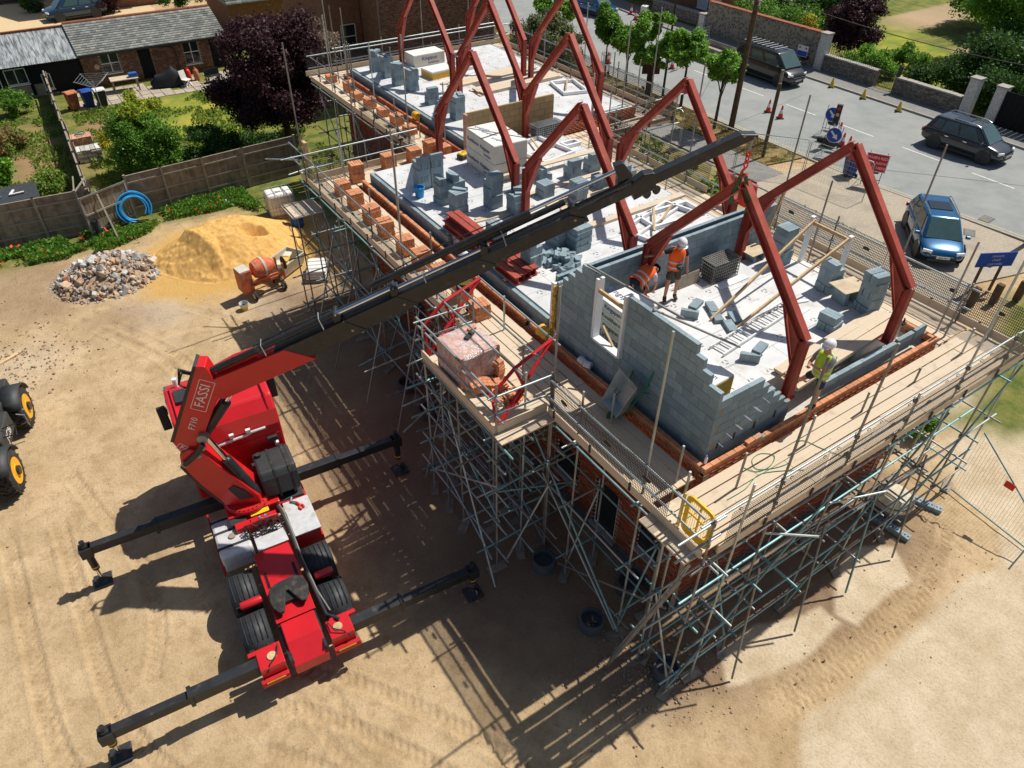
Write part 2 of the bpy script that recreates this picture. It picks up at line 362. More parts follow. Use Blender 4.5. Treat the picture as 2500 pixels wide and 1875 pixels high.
    path = sm(poly_sd(X + wob, Y + wob, [(59.5, 28.5), (62.4, 33.5), (64, 38), (68, 38), (66, 34), (62, 29)]), .3)
    # tyre tracks
    def treads(pts, off, w, depth, ch):
        nonlocal h
        d, U, V = seg_coords(X, Y, spline(pts)); ln = sum(math.dist(a, b) for a, b in zip(spline(pts)[:-1], spline(pts)[1:]))
        for o_ in off:
            u = U - o_; m = np.clip((w - np.abs(u)) / .06, 0, 1) * np.clip(V / .4, 0, 1) * np.clip((ln - V) / .4, 0, 1) * (d < 2.5)
            depth_ = depth * 2.4; rut = -depth_ * .6
            if ch == 'v': pat = np.sin(2 * PI * (V + np.abs(u) * .8) / .19); h = h + m * (rut + depth_ * .75 * pat)
            else: pat = np.sin(2 * PI * u / .075); h = h + m * (rut * .4 + depth_ * .35 * pat)
            e = np.clip(1 - np.abs(np.abs(u) - w) / .07, 0, 1); h = h + e * depth_ * .5 * (np.abs(u) < w + .1) * (m > -1) * np.clip(V / .4, 0, 1) * np.clip((ln - V) / .4, 0, 1) * (d < 2.5)
    treads([(-3.3, 17.2), (-3.2, 13.0), (-3.1, 10.9), (-2.7, 9.3), (-1.9, 7.6)], (-.28, .9), .24, .022, 'v')
    treads([(-2.5, 18.8), (-2.0, 16.5), (-1.55, 15.0), (-1.5, 12.6), (-2.1, 10.8)], (0,), .22, .018, 'v')
    treads([(.0, 9.0), (.8, 8.2), (1.8, 6.8), (2.5, 5.6), (3.2, 4)], (-.9, 0, .95), .2, .020, 'v')
    treads([(1.1, 9.3), (1.2, 8.6), (1.5, 7.0), (2.4, 5.8), (4.2, 4.9)], (0, .6), .16, .016, 'l')
    treads([(-.1, 26.2), (.8, 24.5), (1.6, 22.6), (1.9, 20.6)], (0, .5), .2, .02, 'l')
    treads([(2.4, 25.8), (3.7, 23.8), (4.4, 21.5)], (0,), .2, .018, 'l')
    treads([(4.4, 19.6), (4.6, 17.9), (3.8, 16.4), (3.5, 14.5)], (-.35, .25), .18, .018, 'l')
    treads([(9, 2.9), (11.5, 2.9), (13.6, 2.95), (15.5, 3.4), (17.2, 4.1)], (-.25, .2), .2, .016, 'v')
    treads([(16.4, 2.6), (16.6, 4.0)], (0,), .16, .012, 'l')
    # lumpy clods, small stones
    cl = fbm(X * 5.5, Y * 5.5, 3, 60); h = h + .05 * np.clip(cl - .62, 0, 1) * (.4 + 1.4 * dark) + .07 * np.clip(fbm(X * 8, Y * 8, 2, 61) - .68, 0, 1)
    h = h * (1 - .85 * conc) * near + np.where(conc > .3, .012, 0) * near
    flat = 1 - sm(np.maximum(np.abs(X - 38) - 20, -Y - 2), .3)
    Z = h * flat - .06 * (1 - flat)
    Z = np.where((X > 12.4) & (X < 22) & (Y > 22) & (Y < 33), np.minimum(Z, -.03), Z)
    nx, ny = len(xs), len(ys); idx = np.arange(nx * ny).reshape(nx, ny)
    f = np.stack([idx[:-1, :-1], idx[1:, :-1], idx[1:, 1:], idx[:-1, 1:]], -1).reshape(-1, 4)
    g = NG('soil')
    f1 = g.noise(.55, 6, rough=.65); f2 = g.noise(14, 6, rough=.75); f3 = g.noise(70, 3)
    c = g.mix(g.ramp(f1, [(.36, 0.), (.62, 1.)]), (.47, .335, .185), (.62, .46, .275))
    c = g.mix(g.ramp(g.noise(2.6, 5, rough=.7), [(.48, 0.), (.68, .6)]), c, (.35, .23, .115))
    c = g.mix(g.math('MULTIPLY', g.ramp(g.noise(5, 6, rough=.8), [(.3, 1.), (.75, .2)]), g.attr('white')), c, (.60, .53, .43))
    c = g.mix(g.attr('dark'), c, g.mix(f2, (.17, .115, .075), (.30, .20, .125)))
    c = g.mix(g.attr('sandc'), c, (.60, .37, .12))
    c = g.mix(g.attr('conc'), c, g.mix(g.ramp(g.noise(1.1, 7, rough=.7), [(.35, 0.), (.65, 1.)]), (.54, .42, .27), (.70, .585, .42)))
    gr = g.mix(g.ramp(g.noise(1.1, 6, rough=.7), [(.38, 0.), (.62, 1.)]), (.085, .13, .025), (.24, .23, .06))
    gr = g.mix(g.attr('bare'), gr, (.33, .21, .11))
    c = g.mix(g.attr('grass'), c, gr)
    c = g.mix(g.attr('lawn'), c, g.mix(g.ramp(g.noise(.5, 4), [(.4, 0.), (.65, 1.)]), (.16, .24, .03), (.42, .36, .06)))
    c = g.mix(g.attr('path'), c, (.48, .34, .22))
    c = g.mix(g.ramp(f2, [(.32, .35), (.5, 0.)]), c, (.22, .15, .08))
    st = g.n('ShaderNodeTexVoronoi'); st.inputs['Scale'].default_value = 9; g.l(g.pos, st.inputs['Vector'])
    c = g.mix(g.math('MULTIPLY', g.ramp(st.outputs['Distance'], [(.07, 1.), (.12, 0.)]), g.ramp(g.noise(3, 3), [(.5, 0.), (.62, .9)])), c, (.55, .50, .43))
    g.base(c); g.set(rough=.95, spec=.15)
    g.bump(g.math('ADD', g.math('MULTIPLY', f2, 1.6), g.math('MULTIPLY', f3, .5)), .75, .035); MT['soil'] = g.m
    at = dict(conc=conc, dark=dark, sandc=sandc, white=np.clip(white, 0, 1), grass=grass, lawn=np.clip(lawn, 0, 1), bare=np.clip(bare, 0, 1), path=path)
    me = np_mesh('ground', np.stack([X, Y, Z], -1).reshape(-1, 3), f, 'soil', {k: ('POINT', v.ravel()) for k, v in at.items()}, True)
    return ob('ground', me, kind='structure')
ground()
# ------------------------------------------------------------------ road, pavements, verge, kerbs
def sheet(name, poly, z, mat, thick=.05, **kw):
    return MB().ext([(x, y, z - thick) for x, y in poly], (0, 0, thick)).build(name, mat, None, **(kw or dict(kind='structure')))
def curve_x(base, y): return base + max(0, y - 38) ** 1.55 * .022
YS = [-30, 0, 6, 10, 14, 18, 22, 26, 30, 34, 38, 42, 46, 50, 54, 58, 62, 70, 80]
near = [(34.9 if y < 11 else 34.5 if y < 16 else 34.05, y) for y in YS]
far = [(curve_x(45.0, y), y) for y in YS]
sheet('road', near + far[::-1], -.012, 'asphalt')
sheet('forecourt', [(18.9, 7.4), (24, 8.2), (29.3, 10.2), (31.6, 9.6), (34.6, 9.0), (34.3, 14), (33.9, 21.3), (31.2, 21.4), (29.3, 21.4), (22, 15), (18.9, 13.6)], .004, 'tarmac_old')
sheet('footpath', [(29.3, 21.4), (31.3, 21.4), (31.3, 44), (32.5, 66), (30.5, 66), (29.3, 44)], .012, 'pavement')
g = NG('verge_grass'); f = g.noise(1.6, 6, rough=.7)
c = g.mix(g.ramp(f, [(.40, 0.), (.56, 1.)]), (.075, .105, .02), (.30, .20, .085)); g.base(c); g.set(rough=.95, spec=.1); g.bump(g.noise(40, 4), .7, .03); MT['verge_grass'] = g.m
sheet('grass_verge', [(31.35, 22.6), (33.8, 22.2), (33.8, 60), (32.6, 60), (31.35, 44)], .02, 'verge_grass')
sheet('far_pavement', [(x + .14, y) for x, y in far] + [(x + 2.05, y) for x, y in far[::-1]], .08, 'pavement')
sheet('driveway', [(-30, 58.5), (3.6, 58.2), (8.0, 66), (12.5, 71.5), (12.5, 96), (-30, 96)], .012, 'gravel_drive')
for line, nm, dx in ((near, 'near_kerb', -.13), (far, 'far_kerb', 0)):
    b = MB()
    for (x1, y1), (x2, y2) in zip(line[:-1], line[1:]):
        n_ = max(1, int((y2 - y1) / .92))
        for k in range(n_):
            a = (k + .004) / n_; e = (k + .996) / n_
            b.ext([(x1 + (x2 - x1) * a + dx, y1 + (y2 - y1) * a, -.05), (x1 + (x2 - x1) * a + dx + .125, y1 + (y2 - y1) * a, -.05), (x1 + (x2 - x1) * e + dx + .125, y1 + (y2 - y1) * e, -.05), (x1 + (x2 - x1) * e + dx, y1 + (y2 - y1) * e, -.05)], (0, 0, .15 if nm == 'far_kerb' else .075))
    b.build(nm, 'kerb', None, kind='structure')
for y0 in np.arange(-6, 50, 4.0):
    x0 = curve_x(39.65, y0); x1 = curve_x(39.65, y0 + 2.2)
    MB().ext([(x0 - .05, y0, -.008), (x0 + .05, y0, -.008), (x1 + .05, y0 + 2.2, -.008), (x1 - .05, y0 + 2.2, -.008)], (0, 0, .002)).build('road_marking', 'line_white', None, kind='structure')
b = MB()
for (x1, y1), (x2, y2) in zip(near[:-1], near[1:]): b.ext([(x1 + .22, y1, -.008), (x1 + .29, y1, -.008), (x2 + .29, y2, -.008), (x2 + .22, y2, -.008)], (0, 0, .002))
b.build('edge_line', 'line_yellow', None, kind='structure')
for (x, y, rz, lb) in ((35.25, 12.95, .1, 'slotted iron drain grate in the kerbside gutter'), (33.3, 12.65, .5, 'square iron grate in the tarmac beside the blue car'), (33.2, 26.0, .2, 'large iron cover in the verge near the timber pole')):
    t = T('drain_grate', lb, 'drain', (x, y, .0), rz)
    MB().box(-.35, .35, -.24, .24, -.04, .010).build('frame', 'grate', t)
    for k in range(6): MB().box(-.3 + k * .1, -.25 + k * .1, -.2, .2, .010, .022).build('bar', 'kerb', t)
# patio slabs in the back garden
t = T('patio', 'pale stone patio along the brick outbuilding', 'patio', (0, 0, 0))
for i in range(18):
    for j in range(4):
        if rnd.random() < .1: continue
        box_ob('paving_slab', (3.2 + i * .62 + rnd.uniform(-.01, .01), 50.4 + j * .8 - .02 * i, .0 + rnd.uniform(0, .01)), (.58, .76, .06), 'paving_slab', t, rnd.uniform(-.02, .02))
# ------------------------------------------------------------------ the building under construction
BLD = TW('unfinished_building', 'unfinished red brick terrace with white insulated floors and grey block walls', 'building', (8.73, 5.97, 0))
FL = 5.2
def strips(lo, hi, z0, z1, holes):
    e = sorted({lo, hi, *[h[0] for h in holes], *[h[1] for h in holes]}); out = []
    for a, b in zip(e[:-1], e[1:]):
        hz = sorted((h[2], h[3]) for h in holes if h[0] <= a + 1e-6 and h[1] >= b - 1e-6); z = z0
        for q0, q1 in hz:
            if q0 > z: out.append((a, b, z, q0))
            z = q1
        if z1 > z: out.append((a, b, z, z1))
    return out
YH = [(6.6, 7.4, 1.05, 2.1), (8.1, 8.95, .4, 2.1), (9.6, 10.65, 1.0, 2.1), (12.0, 13.0, 1.0, 2.1), (13.7, 14.6, .1, 2.1), (15.7, 16.7, 1.0, 2.1), (17.8, 18.7, .1, 2.1), (19.5, 20.5, 1., 2.1)]
FH = [(10.2, 11.2, 1.0, 2.2), (13.6, 14.6, 1.0, 2.2)]
def bricks_np(axis, plane, lo, hi, z0, z1, holes, sgn, blue=0., depth=.09, seed=1):
    r = np.random.RandomState(seed); V = []; F = []; A = []; VB = []; FB = []
    k = int(round(z0 / .075))
    while k * .075 < z1 - .02:
        zb = k * .075; u = lo - (k % 2) * .1125
        while u < hi - .01:
            a = max(lo, u) + .005; b = min(hi, u + .2150); u += .225
            if b - a < .04: continue
            m = (a + b) / 2
            if any(h[0] < m < h[1] and h[2] < zb + .03 < h[3] for h in holes): continue
            j = r.uniform(-.003, .004); p0 = plane + sgn * (j + .004); p1 = plane - sgn * depth
            q = [(a, zb), (b, zb), (b, zb + .065), (a, zb + .065)]
            vs = [((p, uu, zz) if axis == 'x' else (uu, p, zz)) for p in (p0, p1) for uu, zz in q]
            tv, tf = (VB, FB) if zb < blue else (V, F); o = len(tv); tv += vs
            tf += [(o, o + 1, o + 2, o + 3), (o, o + 1, o + 5, o + 4), (o + 1, o + 2, o + 6, o + 5), (o + 2, o + 3, o + 7, o + 6), (o + 3, o, o + 4, o + 7)]
            if zb >= blue: A += [r.rand()] * 5
        k += 1
    return V, F, A, VB, FB
def brickwork_mat(name, c1, c2, c3):
    g = NG(name); a = g.attr('rv'); c = g.ramp(a, [(0., c1), (.55, c2), (1., c3)])
    c = g.mix(g.ramp(g.noise(25, 4), [(.35, .35), (.6, 0.)]), c, tuple(v * .55 for v in c1)); g.base(c); g.set(rough=.92, spec=.2); g.bump(g.noise(90, 3), .3, .006); MT[name] = g.m
brickwork_mat('brickwork', (.25, .065, .035), (.36, .10, .05), (.44, .16, .085))
brickwork_mat('brickwork_old', (.15, .075, .05), (.26, .12, .075), (.36, .2, .13))
def brick_wall(axis, plane, lo, hi, z0, z1, holes, sgn, blue=0., seed=1, thick=.2, parent=BLD, mat='brickwork', nm='brick_wall'):
    b = MB()
    for a, e, q0, q1 in strips(lo, hi, z0, z1, holes):
        p0, p1 = sorted((plane - sgn * .004, plane - sgn * thick))
        b.box(p0, p1, a, e, q0, q1) if axis == 'x' else b.box(a, e, p0, p1, q0, q1)
    w = b.build(nm, 'mortar_red', parent)
    V, F, A, VB, FB = bricks_np(axis, plane, lo, hi, z0, z1, holes, sgn, blue, seed=seed)
    ob('brickwork', np_mesh('brickwork', V, F, mat, {'rv': ('FACE', A)}), w, kind='stuff')
    if VB: ob('plinth_brickwork', np_mesh('plinth_brickwork', VB, FB, 'blue_brick'), w, kind='stuff')
    return w
brick_wall('x', 8.73, 5.97, 21.95, 0, 4.72, YH, -1, .45, 1)
brick_wall('y', 5.97, 8.93, 16.77, 0, 4.72, FH, -1, .45, 2)
brick_wall('x', 16.77, 6.17, 21.95, 0, 4.72, [], 1, .45, 3)
brick_wall('x', 12.83, 21.95, 32.7, 0, 4.72, [(24, 25, 1, 2.1)], -1, .45, 4)
brick_wall('y', 32.7, 13.03, 20.97, 0, 4.72, [], 1, .45, 5)
brick_wall('x', 20.97, 22.15, 32.5, 0, 4.72, [], 1, .45, 6)
brick_wall('y', 21.95, 16.77, 20.97, 0, 4.72, [], -1, .45, 7)
# ground-floor window linings, frames and sills in the yard wall
for i, (y0, y1, z0, z1) in enumerate(YH):
    fr = MB(); fr.box(8.78, 8.84, y0, y0 + .06, z0, z1).box(8.78, 8.84, y1 - .06, y1, z0, z1).box(8.78, 8.84, y0 + .06, y1 - .06, z1 - .06, z1).box(8.78, 8.84, y0 + .06, y1 - .06, z0, z0 + .05)
    w = fr.build('window_frame', 'white_pvc', BLD)
    MB().box(8.80, 8.815, y0 + .06, y1 - .06, z0 + .05, z1 - .06).build('pane', 'dark_glass', w)
    MB().box(8.66, 8.80, y0 - .06, y1 + .06, z0 - .07, z0 - .005).build('sill', 'kerb', w)
# top courses of the outer brick leaf: picked apart one by one on the front, the rest joined
BM = MB().box(-.1075, .1075, -.051, .051, -.0325, .0325).mesh('brick', 'brick')
BMN = MB().box(-.1075, .1075, -.051, .051, -.0325, .0325).mesh('brick', 'brick_new')
def ledge(axis, plane, lo, hi, top, n, indiv, sgn, seed, z0=4.72):
    """outer brick leaf 0.1 m thick standing above the deck; plane is its outer face"""
    r = random.Random(seed); p0, p1 = sorted((plane - sgn * .006, plane - sgn * .096))
    b = MB(); b.box(p0, p1, lo + .004, hi - .004, z0 - .2, top - .012) if axis == 'x' else b.box(lo + .004, hi - .004, p0, p1, z0 - .2, top - .012)
    L = b.build('brick_leaf', 'mortar_red', BLD); V = []; F = []; A = []
    for c_ in range(n):
        zc = top - .0375 - c_ * .075; u = lo - (c_ % 2) * .1125
        while u < hi - .02:
            a = max(lo, u) + .004; e = min(hi, u + .217); u += .225
            if e - a < .05 or (c_ == 0 and r.random() < .04): continue
            m = (a + e) / 2; pc = plane - sgn * .051
            if indiv(c_, m):
                o = inst('brick', BMN if c_ == 0 else BM, L, (pc, m, zc) if axis == 'x' else (m, pc, zc), (r.uniform(-.02, .02), 0, (PI / 2 if axis == 'x' else 0) + r.uniform(-.015, .015)), ((e - a) / .215, 1, 1))
            else:
                q = [(a, zc - .0325), (e, zc - .0325), (e, zc + .0325), (a, zc + .0325)]; o = len(V)
                V += [((p, uu, zz) if axis == 'x' else (uu, p, zz)) for p in (plane, plane - sgn * .1) for uu, zz in q]
                F += [(o, o + 1, o + 2, o + 3), (o + 7, o + 6, o + 5, o + 4), (o, o + 1, o + 5, o + 4), (o + 1, o + 2, o + 6, o + 5), (o + 2, o + 3, o + 7, o + 6), (o + 3, o, o + 4, o + 7)]; A += [r.uniform(.35, 1)] * 6
    if V: ob('leaf_brickwork', np_mesh('leaf_brickwork', V, F, 'brickwork', {'rv': ('FACE', A)}), L, kind='stuff')
ledge('y', 5.97, 8.73, 16.77, 4.97, 3, lambda c_, m: c_ < 2, -1, 11)
ledge('x', 8.73, 6.08, 12.0, 4.95, 3, lambda c_, m: c_ < 2, -1, 12)
ledge('x', 8.73, 12.2, 21.85, 4.95, 3, lambda c_, m: c_ < 1, -1, 13)
ledge('x', 16.77, 6.08, 7.2, 4.95, 3, lambda c_, m: c_ < 2, 1, 14)
ledge('x', 12.83, 22.1, 32.7, 4.95, 4, lambda c_, m: False, -1, 15)
ledge('y', 32.7, 12.83, 20.97, 4.95, 4, lambda c_, m: False, 1, 16)
ledge('x', 20.97, 22.1, 32.6, 4.95, 4, lambda c_, m: False, 1, 17)
ledge('y', 21.95, 16.9, 20.97, 5.1, 5, lambda c_, m: False, -1, 18)
# inner leaf of grey blocks
BK = MB().box(-.22, .22, -.05, .05, -.1075, .1075).mesh('block', 'block')
BKT = MB().box(-.22, .22, -.05, .05, -.1075, .1075).mesh('block', 'block_tan')
def block_wall(nm, axis, plane, sgn, lo, hi, k0, k1, topf, holes=(), me=BK, z00=4.589, seed=1, thick=.1, joined=False, ph=0., mort='mortar'):
    r = random.Random(seed); core = MB(); W = []; V = []
    for k in range(k0, k1):
        zb = z00 + .225 * k; zt = zb + .225
        cuts = sorted({lo, hi, *[h[0] for h in holes], *[h[1] for h in holes]} | {round(lo + i * .01, 3) for i in range(int((hi - lo) / .01))})
        ok = [(a, b) for a, b in zip(cuts[:-1], cuts[1:]) if topf((a + b) / 2) >= zt - .02 and not any(h[0] <= (a + b) / 2 <= h[1] and h[2] <= zb + .1 <= h[3] for h in holes)]
        runs = []
        for a, b in ok:
            if runs and abs(runs[-1][1] - a) < 1e-6: runs[-1][1] = b
            else: runs.append([a, b])
        for a0, b0 in runs:
            p0, p1 = sorted((plane - sgn * .006, plane - sgn * (thick - .006)))
            core.box(p0, p1, a0 + .006, b0 - .006, zb, zt - .005) if axis == 'x' else core.box(a0 + .006, b0 - .006, p0, p1, zb, zt - .005)
            u = lo - ((k + 0) % 2) * .225 + ph
            while u < b0 - .01:
                a = max(a0, u + .005); b = min(b0, u + .445); u += .45
                if b - a < .05: continue
                W.append(((a + b) / 2, zb + .1175, b - a))
    w = core.build(nm, mort, BLD); pc = plane - sgn * thick / 2
    if joined:
        mb = MB()
        for m, z, l in W:
            d = .003 * r.random(); p0, p1 = pc - thick / 2 - d, pc + thick / 2 + d
            mb.box(p0, p1, m - l / 2, m + l / 2, z - .1075, z + .1075) if axis == 'x' else mb.box(m - l / 2, m + l / 2, p0, p1, z - .1075, z + .1075)
        mb.build('blockwork', 'block', w, kind='stuff')
    else:
        for m, z, l in W:
            d = r.uniform(-.002, .003)
            inst('block', me, w, (pc + sgn * d, m, z) if axis == 'x' else (m, pc + sgn * d, z), (0, 0, PI / 2 if axis == 'x' else 0), (l / .44, thick / .1, 1))
    return w
def gable_top(y):
    for lim, z in ((6.56, 6.614), (6.78, 6.839), (7.0, 7.064), (10.49, 7.289), (10.71, 7.064), (10.94, 6.839), (11.13, 6.614), (11.36, 6.389), (12, 6.30)):
        if y < lim: return z
def front_top(x):
    for lim, z in ((10.31, 6.389), (10.52, 6.164), (10.77, 5.939), (11.04, 5.714), (11.25, 5.489), (11.5, 5.264), (20, 4)):
        if x < lim: return z
block_wall('gable_wall', 'x', 9.0, -1, 6.24, 11.2, 0, 12, gable_top, [(8.93, 9.96, 5.66, 8)], seed=3)
fw = block_wall('front_wall', 'y', 6.24, -1, 9.1, 11.5, 0, 8, front_top, seed=4, ph=.1)
for x in (9.3, 9.78, 10.39, 11.02): MB().box(x - .03, x + .03, 6.231, 6.26, 5.03, 5.22).build('weep_hole_shade', 'boots', fw)  # dark boxes on the face paint the shade inside small holes
for i in range(11):
    x, z = 9.25 + (i % 5) * .22 + (i // 5) * .5, 5.25 + (i // 5) * .22 + (i % 5) * .13
    tube_ob('wall_tie', (x, 6.24, z), (x + .02, 6.07, z - .03), .005, 'cloth_lilac', fw)
block_wall('front_upstand', 'y', 6.24, -1, 12.68, 15.3, 1, 3, lambda x: 5.264, z00=4.55, seed=5)
block_wall('front_upstand', 'y', 6.24, -1, 15.35, 16.5, 1, 3, lambda x: 5.264 if not 15.98 < x < 16.07 else 4.8, z00=4.6, seed=6)
block_wall('party_wall', 'y', 11.25, -1, 9.0, 16.55, 2, 8, lambda x: 6.39, seed=7)
block_wall('party_wall', 'y', 11.5, -1, 9.15, 16.55, 2, 8, lambda x: 6.39, seed=8, joined=True)
block_wall('yard_upstand', 'x', 9.0, -1, 11.62, 15.6, 1, 3, lambda y: 5.264, z00=4.5, seed=9)
block_wall('yard_upstand', 'x', 9.0, -1, 16.5, 21.75, 1, 3, lambda y: 5.264, z00=4.5, seed=10)
block_wall('street_upstand', 'x', 16.5, 1, 11.6, 21.8, 1, 3, lambda y: 5.264, z00=4.5, seed=10, joined=True)
block_wall('rear_upstand', 'x', 13.1, -1, 22.1, 32.5, 0, 3, lambda y: 5.264, z00=4.5, seed=11, joined=True)
block_wall('rear_upstand', 'y', 32.5, 1, 13.1, 20.7, 0, 3, lambda y: 5.264, z00=4.5, seed=12, joined=True)
block_wall('rear_upstand', 'x', 20.7, 1, 22.1, 32.5, 0, 3, lambda y: 5.264, z00=4.5, seed=13, joined=True)
block_wall('rear_upstand', 'y', 22.05, -1, 16.8, 20.7, 0, 3, lambda y: 5.264, z00=4.5, seed=14, joined=True)
block_wall('tan_block_wall', 'y', 21.95, -1, 12.95, 16.75, 0, 6, lambda x: 9, me=BKT, z00=4.99, seed=15, mort='print_dark')
MB().box(12.99, 16.72, 21.96, 22.03, 6.345, 6.365).build('wall_plate', 'timber', BLD)
MB().box(12.86, 12.95, 21.85, 22.08, 5.0, 6.33).build('wall_end', 'brick_pink', BLD)
# concrete slab, cavity floor and insulation boards
MB().box(8.95, 16.6, 6.2, 21.9, 4.35, 4.62).build('slab', 'cement', BLD)
MB().box(13.05, 20.8, 22.0, 32.6, 4.35, 4.62).build('slab', 'cement', BLD)
def insul_mat():
    g = NG('insulation'); tc = g.n('ShaderNodeTexCoord'); sp = g.n('ShaderNodeSeparateXYZ'); g.l(g.pos, sp.inputs[0])
    def cell(off, px, py, w=.55):
        x = g.math('ADD', sp.outputs[0], off[0]); y = g.math('ADD', sp.outputs[1], off[1])
        fx = g.math('SUBTRACT', g.math('FRACT', g.math('DIVIDE', x, px)), .5); fy = g.math('SUBTRACT', g.math('FRACT', g.math('DIVIDE', y, py)), .5)
        return g.math('MULTIPLY', fx, px), g.math('MULTIPLY', fy, py)
    u, v = cell((.1, .2), .62, .78)
    d = g.math('SQRT', g.math('ADD', g.math('MULTIPLY', u, u), g.math('MULTIPLY', v, v)))
    ring = g.math('MULTIPLY', g.math('GREATER_THAN', d, .045), g.math('LESS_THAN', d, .085))
    gap = g.math('GREATER_THAN', g.math('ADD', g.math('SINE', g.math('MULTIPLY', g.math('ARCTAN2', v, u), 3.0)), g.math('MULTIPLY', g.noise(9, 2), 1.2)), .25)
    mark = g.math('MULTIPLY', ring, gap)
    ln = g.math('MULTIPLY', g.math('LESS_THAN', g.math('ABSOLUTE', g.math('ADD', v, .17)), .022), g.math('LESS_THAN', g.math('ABSOLUTE', u), .21))
    ch = g.n('ShaderNodeVectorMath', operation='MULTIPLY'); g.l(g.pos, ch.inputs[0]); ch.inputs[1].default_value = (34, 20, 1)
    ln = g.math('MULTIPLY', ln, g.math('GREATER_THAN', g.noise(1, 1, ch.outputs[0]), .53))
    mark = g.math('MAXIMUM', mark, g.math('MULTIPLY', ln, .6))
    c = g.mix(g.ramp(g.noise(1.3, 5), [(.35, 0.), (.7, 1.)]), (.56, .57, .575), (.70, .705, .70))
    c = g.mix(g.ramp(g.noise(2.2, 6, rough=.75), [(.54, 0.), (.72, .7)]), c, (.46, .40, .32))
    c = g.mix(g.math('MULTIPLY', mark, .8), c, (.12, .125, .13)); g.base(c); g.set(rough=.55, spec=.3); MT['insulation'] = g.m
insul_mat()
def boards(x0, x1, y0, y1, nx, ny, holes=()):
    dx = (x1 - x0) / nx; dy = (y1 - y0) / ny
    for j in range(ny):
        sh = .5 * dx * (j % 2)
        for i in range(-1, nx + 1):
            a = max(x0, x0 + i * dx + sh); b = min(x1, x0 + (i + 1) * dx + sh)
            if b - a < .1: continue
            for q0, q1, r0, r1 in strips(a, b, y0 + j * dy, y0 + (j + 1) * dy, [h for h in holes if h[0] < b and h[1] > a and h[2] < y0 + (j + 1) * dy and h[3] > y0 + j * dy]) if holes else [(a, b, y0 + j * dy, y0 + (j + 1) * dy)]:
                q0, q1, r0, r1 = max(q0, a), min(q1, b), max(r0, y0 + j * dy), min(r1, y0 + (j + 1) * dy)
                if q1 - q0 > .05 and r1 - r0 > .05: MB().box(q0 + .004, q1 - .004, r0 + .004, r1 - .004, 4.64, FL - rnd.uniform(0, .006)).build('insulation_board', 'insulation', BLD)
boards(9.14, 16.38, 6.75, 11.12, 4, 4, [(11.3, 14.6, 6.0, 7.0)])
boards(9.14, 16.42, 11.64, 21.7, 4, 9, [(12.9, 16.2, 16.4, 16.9)])
boards(13.24, 20.56, 22.1, 32.36, 4, 9, [(16.6, 20.2, 27.2, 27.7)])
# the white window frame standing in the gable opening
fr = MB(); fr.box(8.93, 9.13, 8.955, 9.03, 5.69, 7.30).box(8.93, 9.13, 9.86, 9.935, 5.69, 7.24).box(8.93, 9.13, 9.03, 9.86, 5.66, 5.72)
wf = fr.build('window_frame', 'white_pvc', BLD, bev=.01)
MB().bar((9.0, 8.99, 6.95), (9.0, 9.9, 6.95), .05, .09).build('brace', 'timber', wf)
MB().bar((9.1, 9.35, 5.73), (9.06, 9.7, 6.1), .05, .03).build('offcut', 'timber', wf)
# partial end reveal with torn yellow insulation
mb = MB()
for k in range(16): mb.cbox((8.97 + rnd.uniform(-.03, .02), 11.36 + rnd.uniform(-.03, .03), 4.95 + k * .085), (.09, .08, .1), Matrix.Rotation(rnd.random() * 3, 3, 'Z'))
mb.build('foam_strip', 'foam_yellow', BLD)
MB().box(9.0, 9.1, 11.42, 11.56, 4.7, 6.28).build('wall_end', 'white_pvc', BLD)
# ------------------------------------------------------------------ steel portal frames
def ibeam(mb, a, b, n, depth, w, tf=.018, tw=.012, x=(1, 0, 0)):
    a = Vector(a); b = Vector(b); n = Vector(n).normalized(); X = Vector(x); d = (b - a).normalized(); L = (b - a).length; m = Matrix((d, X, n)).transposed(); c = (a + b) / 2
    for s in (-1, 1): mb.cbox(c + n * s * (depth / 2 - tf / 2), (L, w, tf), m)
    mb.cbox(c, (L, tw, depth - 2 * tf), m); return mb
def frame_meshes():
    out = []; S = 2.33; D = .21; Wd = .17; K = 1.5; A = 4.0; sl = math.atan2(A - K, S)
    n = Vector((0, -math.sin(sl), math.cos(sl)))
    for s in (-1, 1):
        lg = MB(); ibeam(lg, (0, s * S, .02), (0, s * S, K - .02), (0, s, 0), D, Wd)
        out.append(('leg', lg)); out.append(('base_plate', MB().box(-.14, .14, s * S - .16, s * S + .16, .0, .02)))
        rf = MB(); nn = Vector((0, s * math.sin(sl), math.cos(sl)))
        p0 = Vector((0, s * (S + .02), K - .02)) ; p1 = Vector((0, s * .012, A - .02))
        ibeam(rf, p0, p1, nn, D, Wd); out.append(('rafter', rf))
        h = MB().ext([(-.006, s * (S - .1), .85), (-.006, s * (S - .1), K - .05), (-.006, s * (S - .62), K + .52)], (.012, 0, 0))
        h.bar((0, s * (S - .11), .83), (0, s * (S - .66), K + .52), .15, .016, up=(0, s, 1)); out.append(('haunch', h))
    out.append(('apex_plate', MB().box(-.085, .085, -.011, .011, A - .36, A + .03)))
    return [(nm, m.mesh(nm, 'steel_red')) for nm, m in out]
FM = frame_meshes()
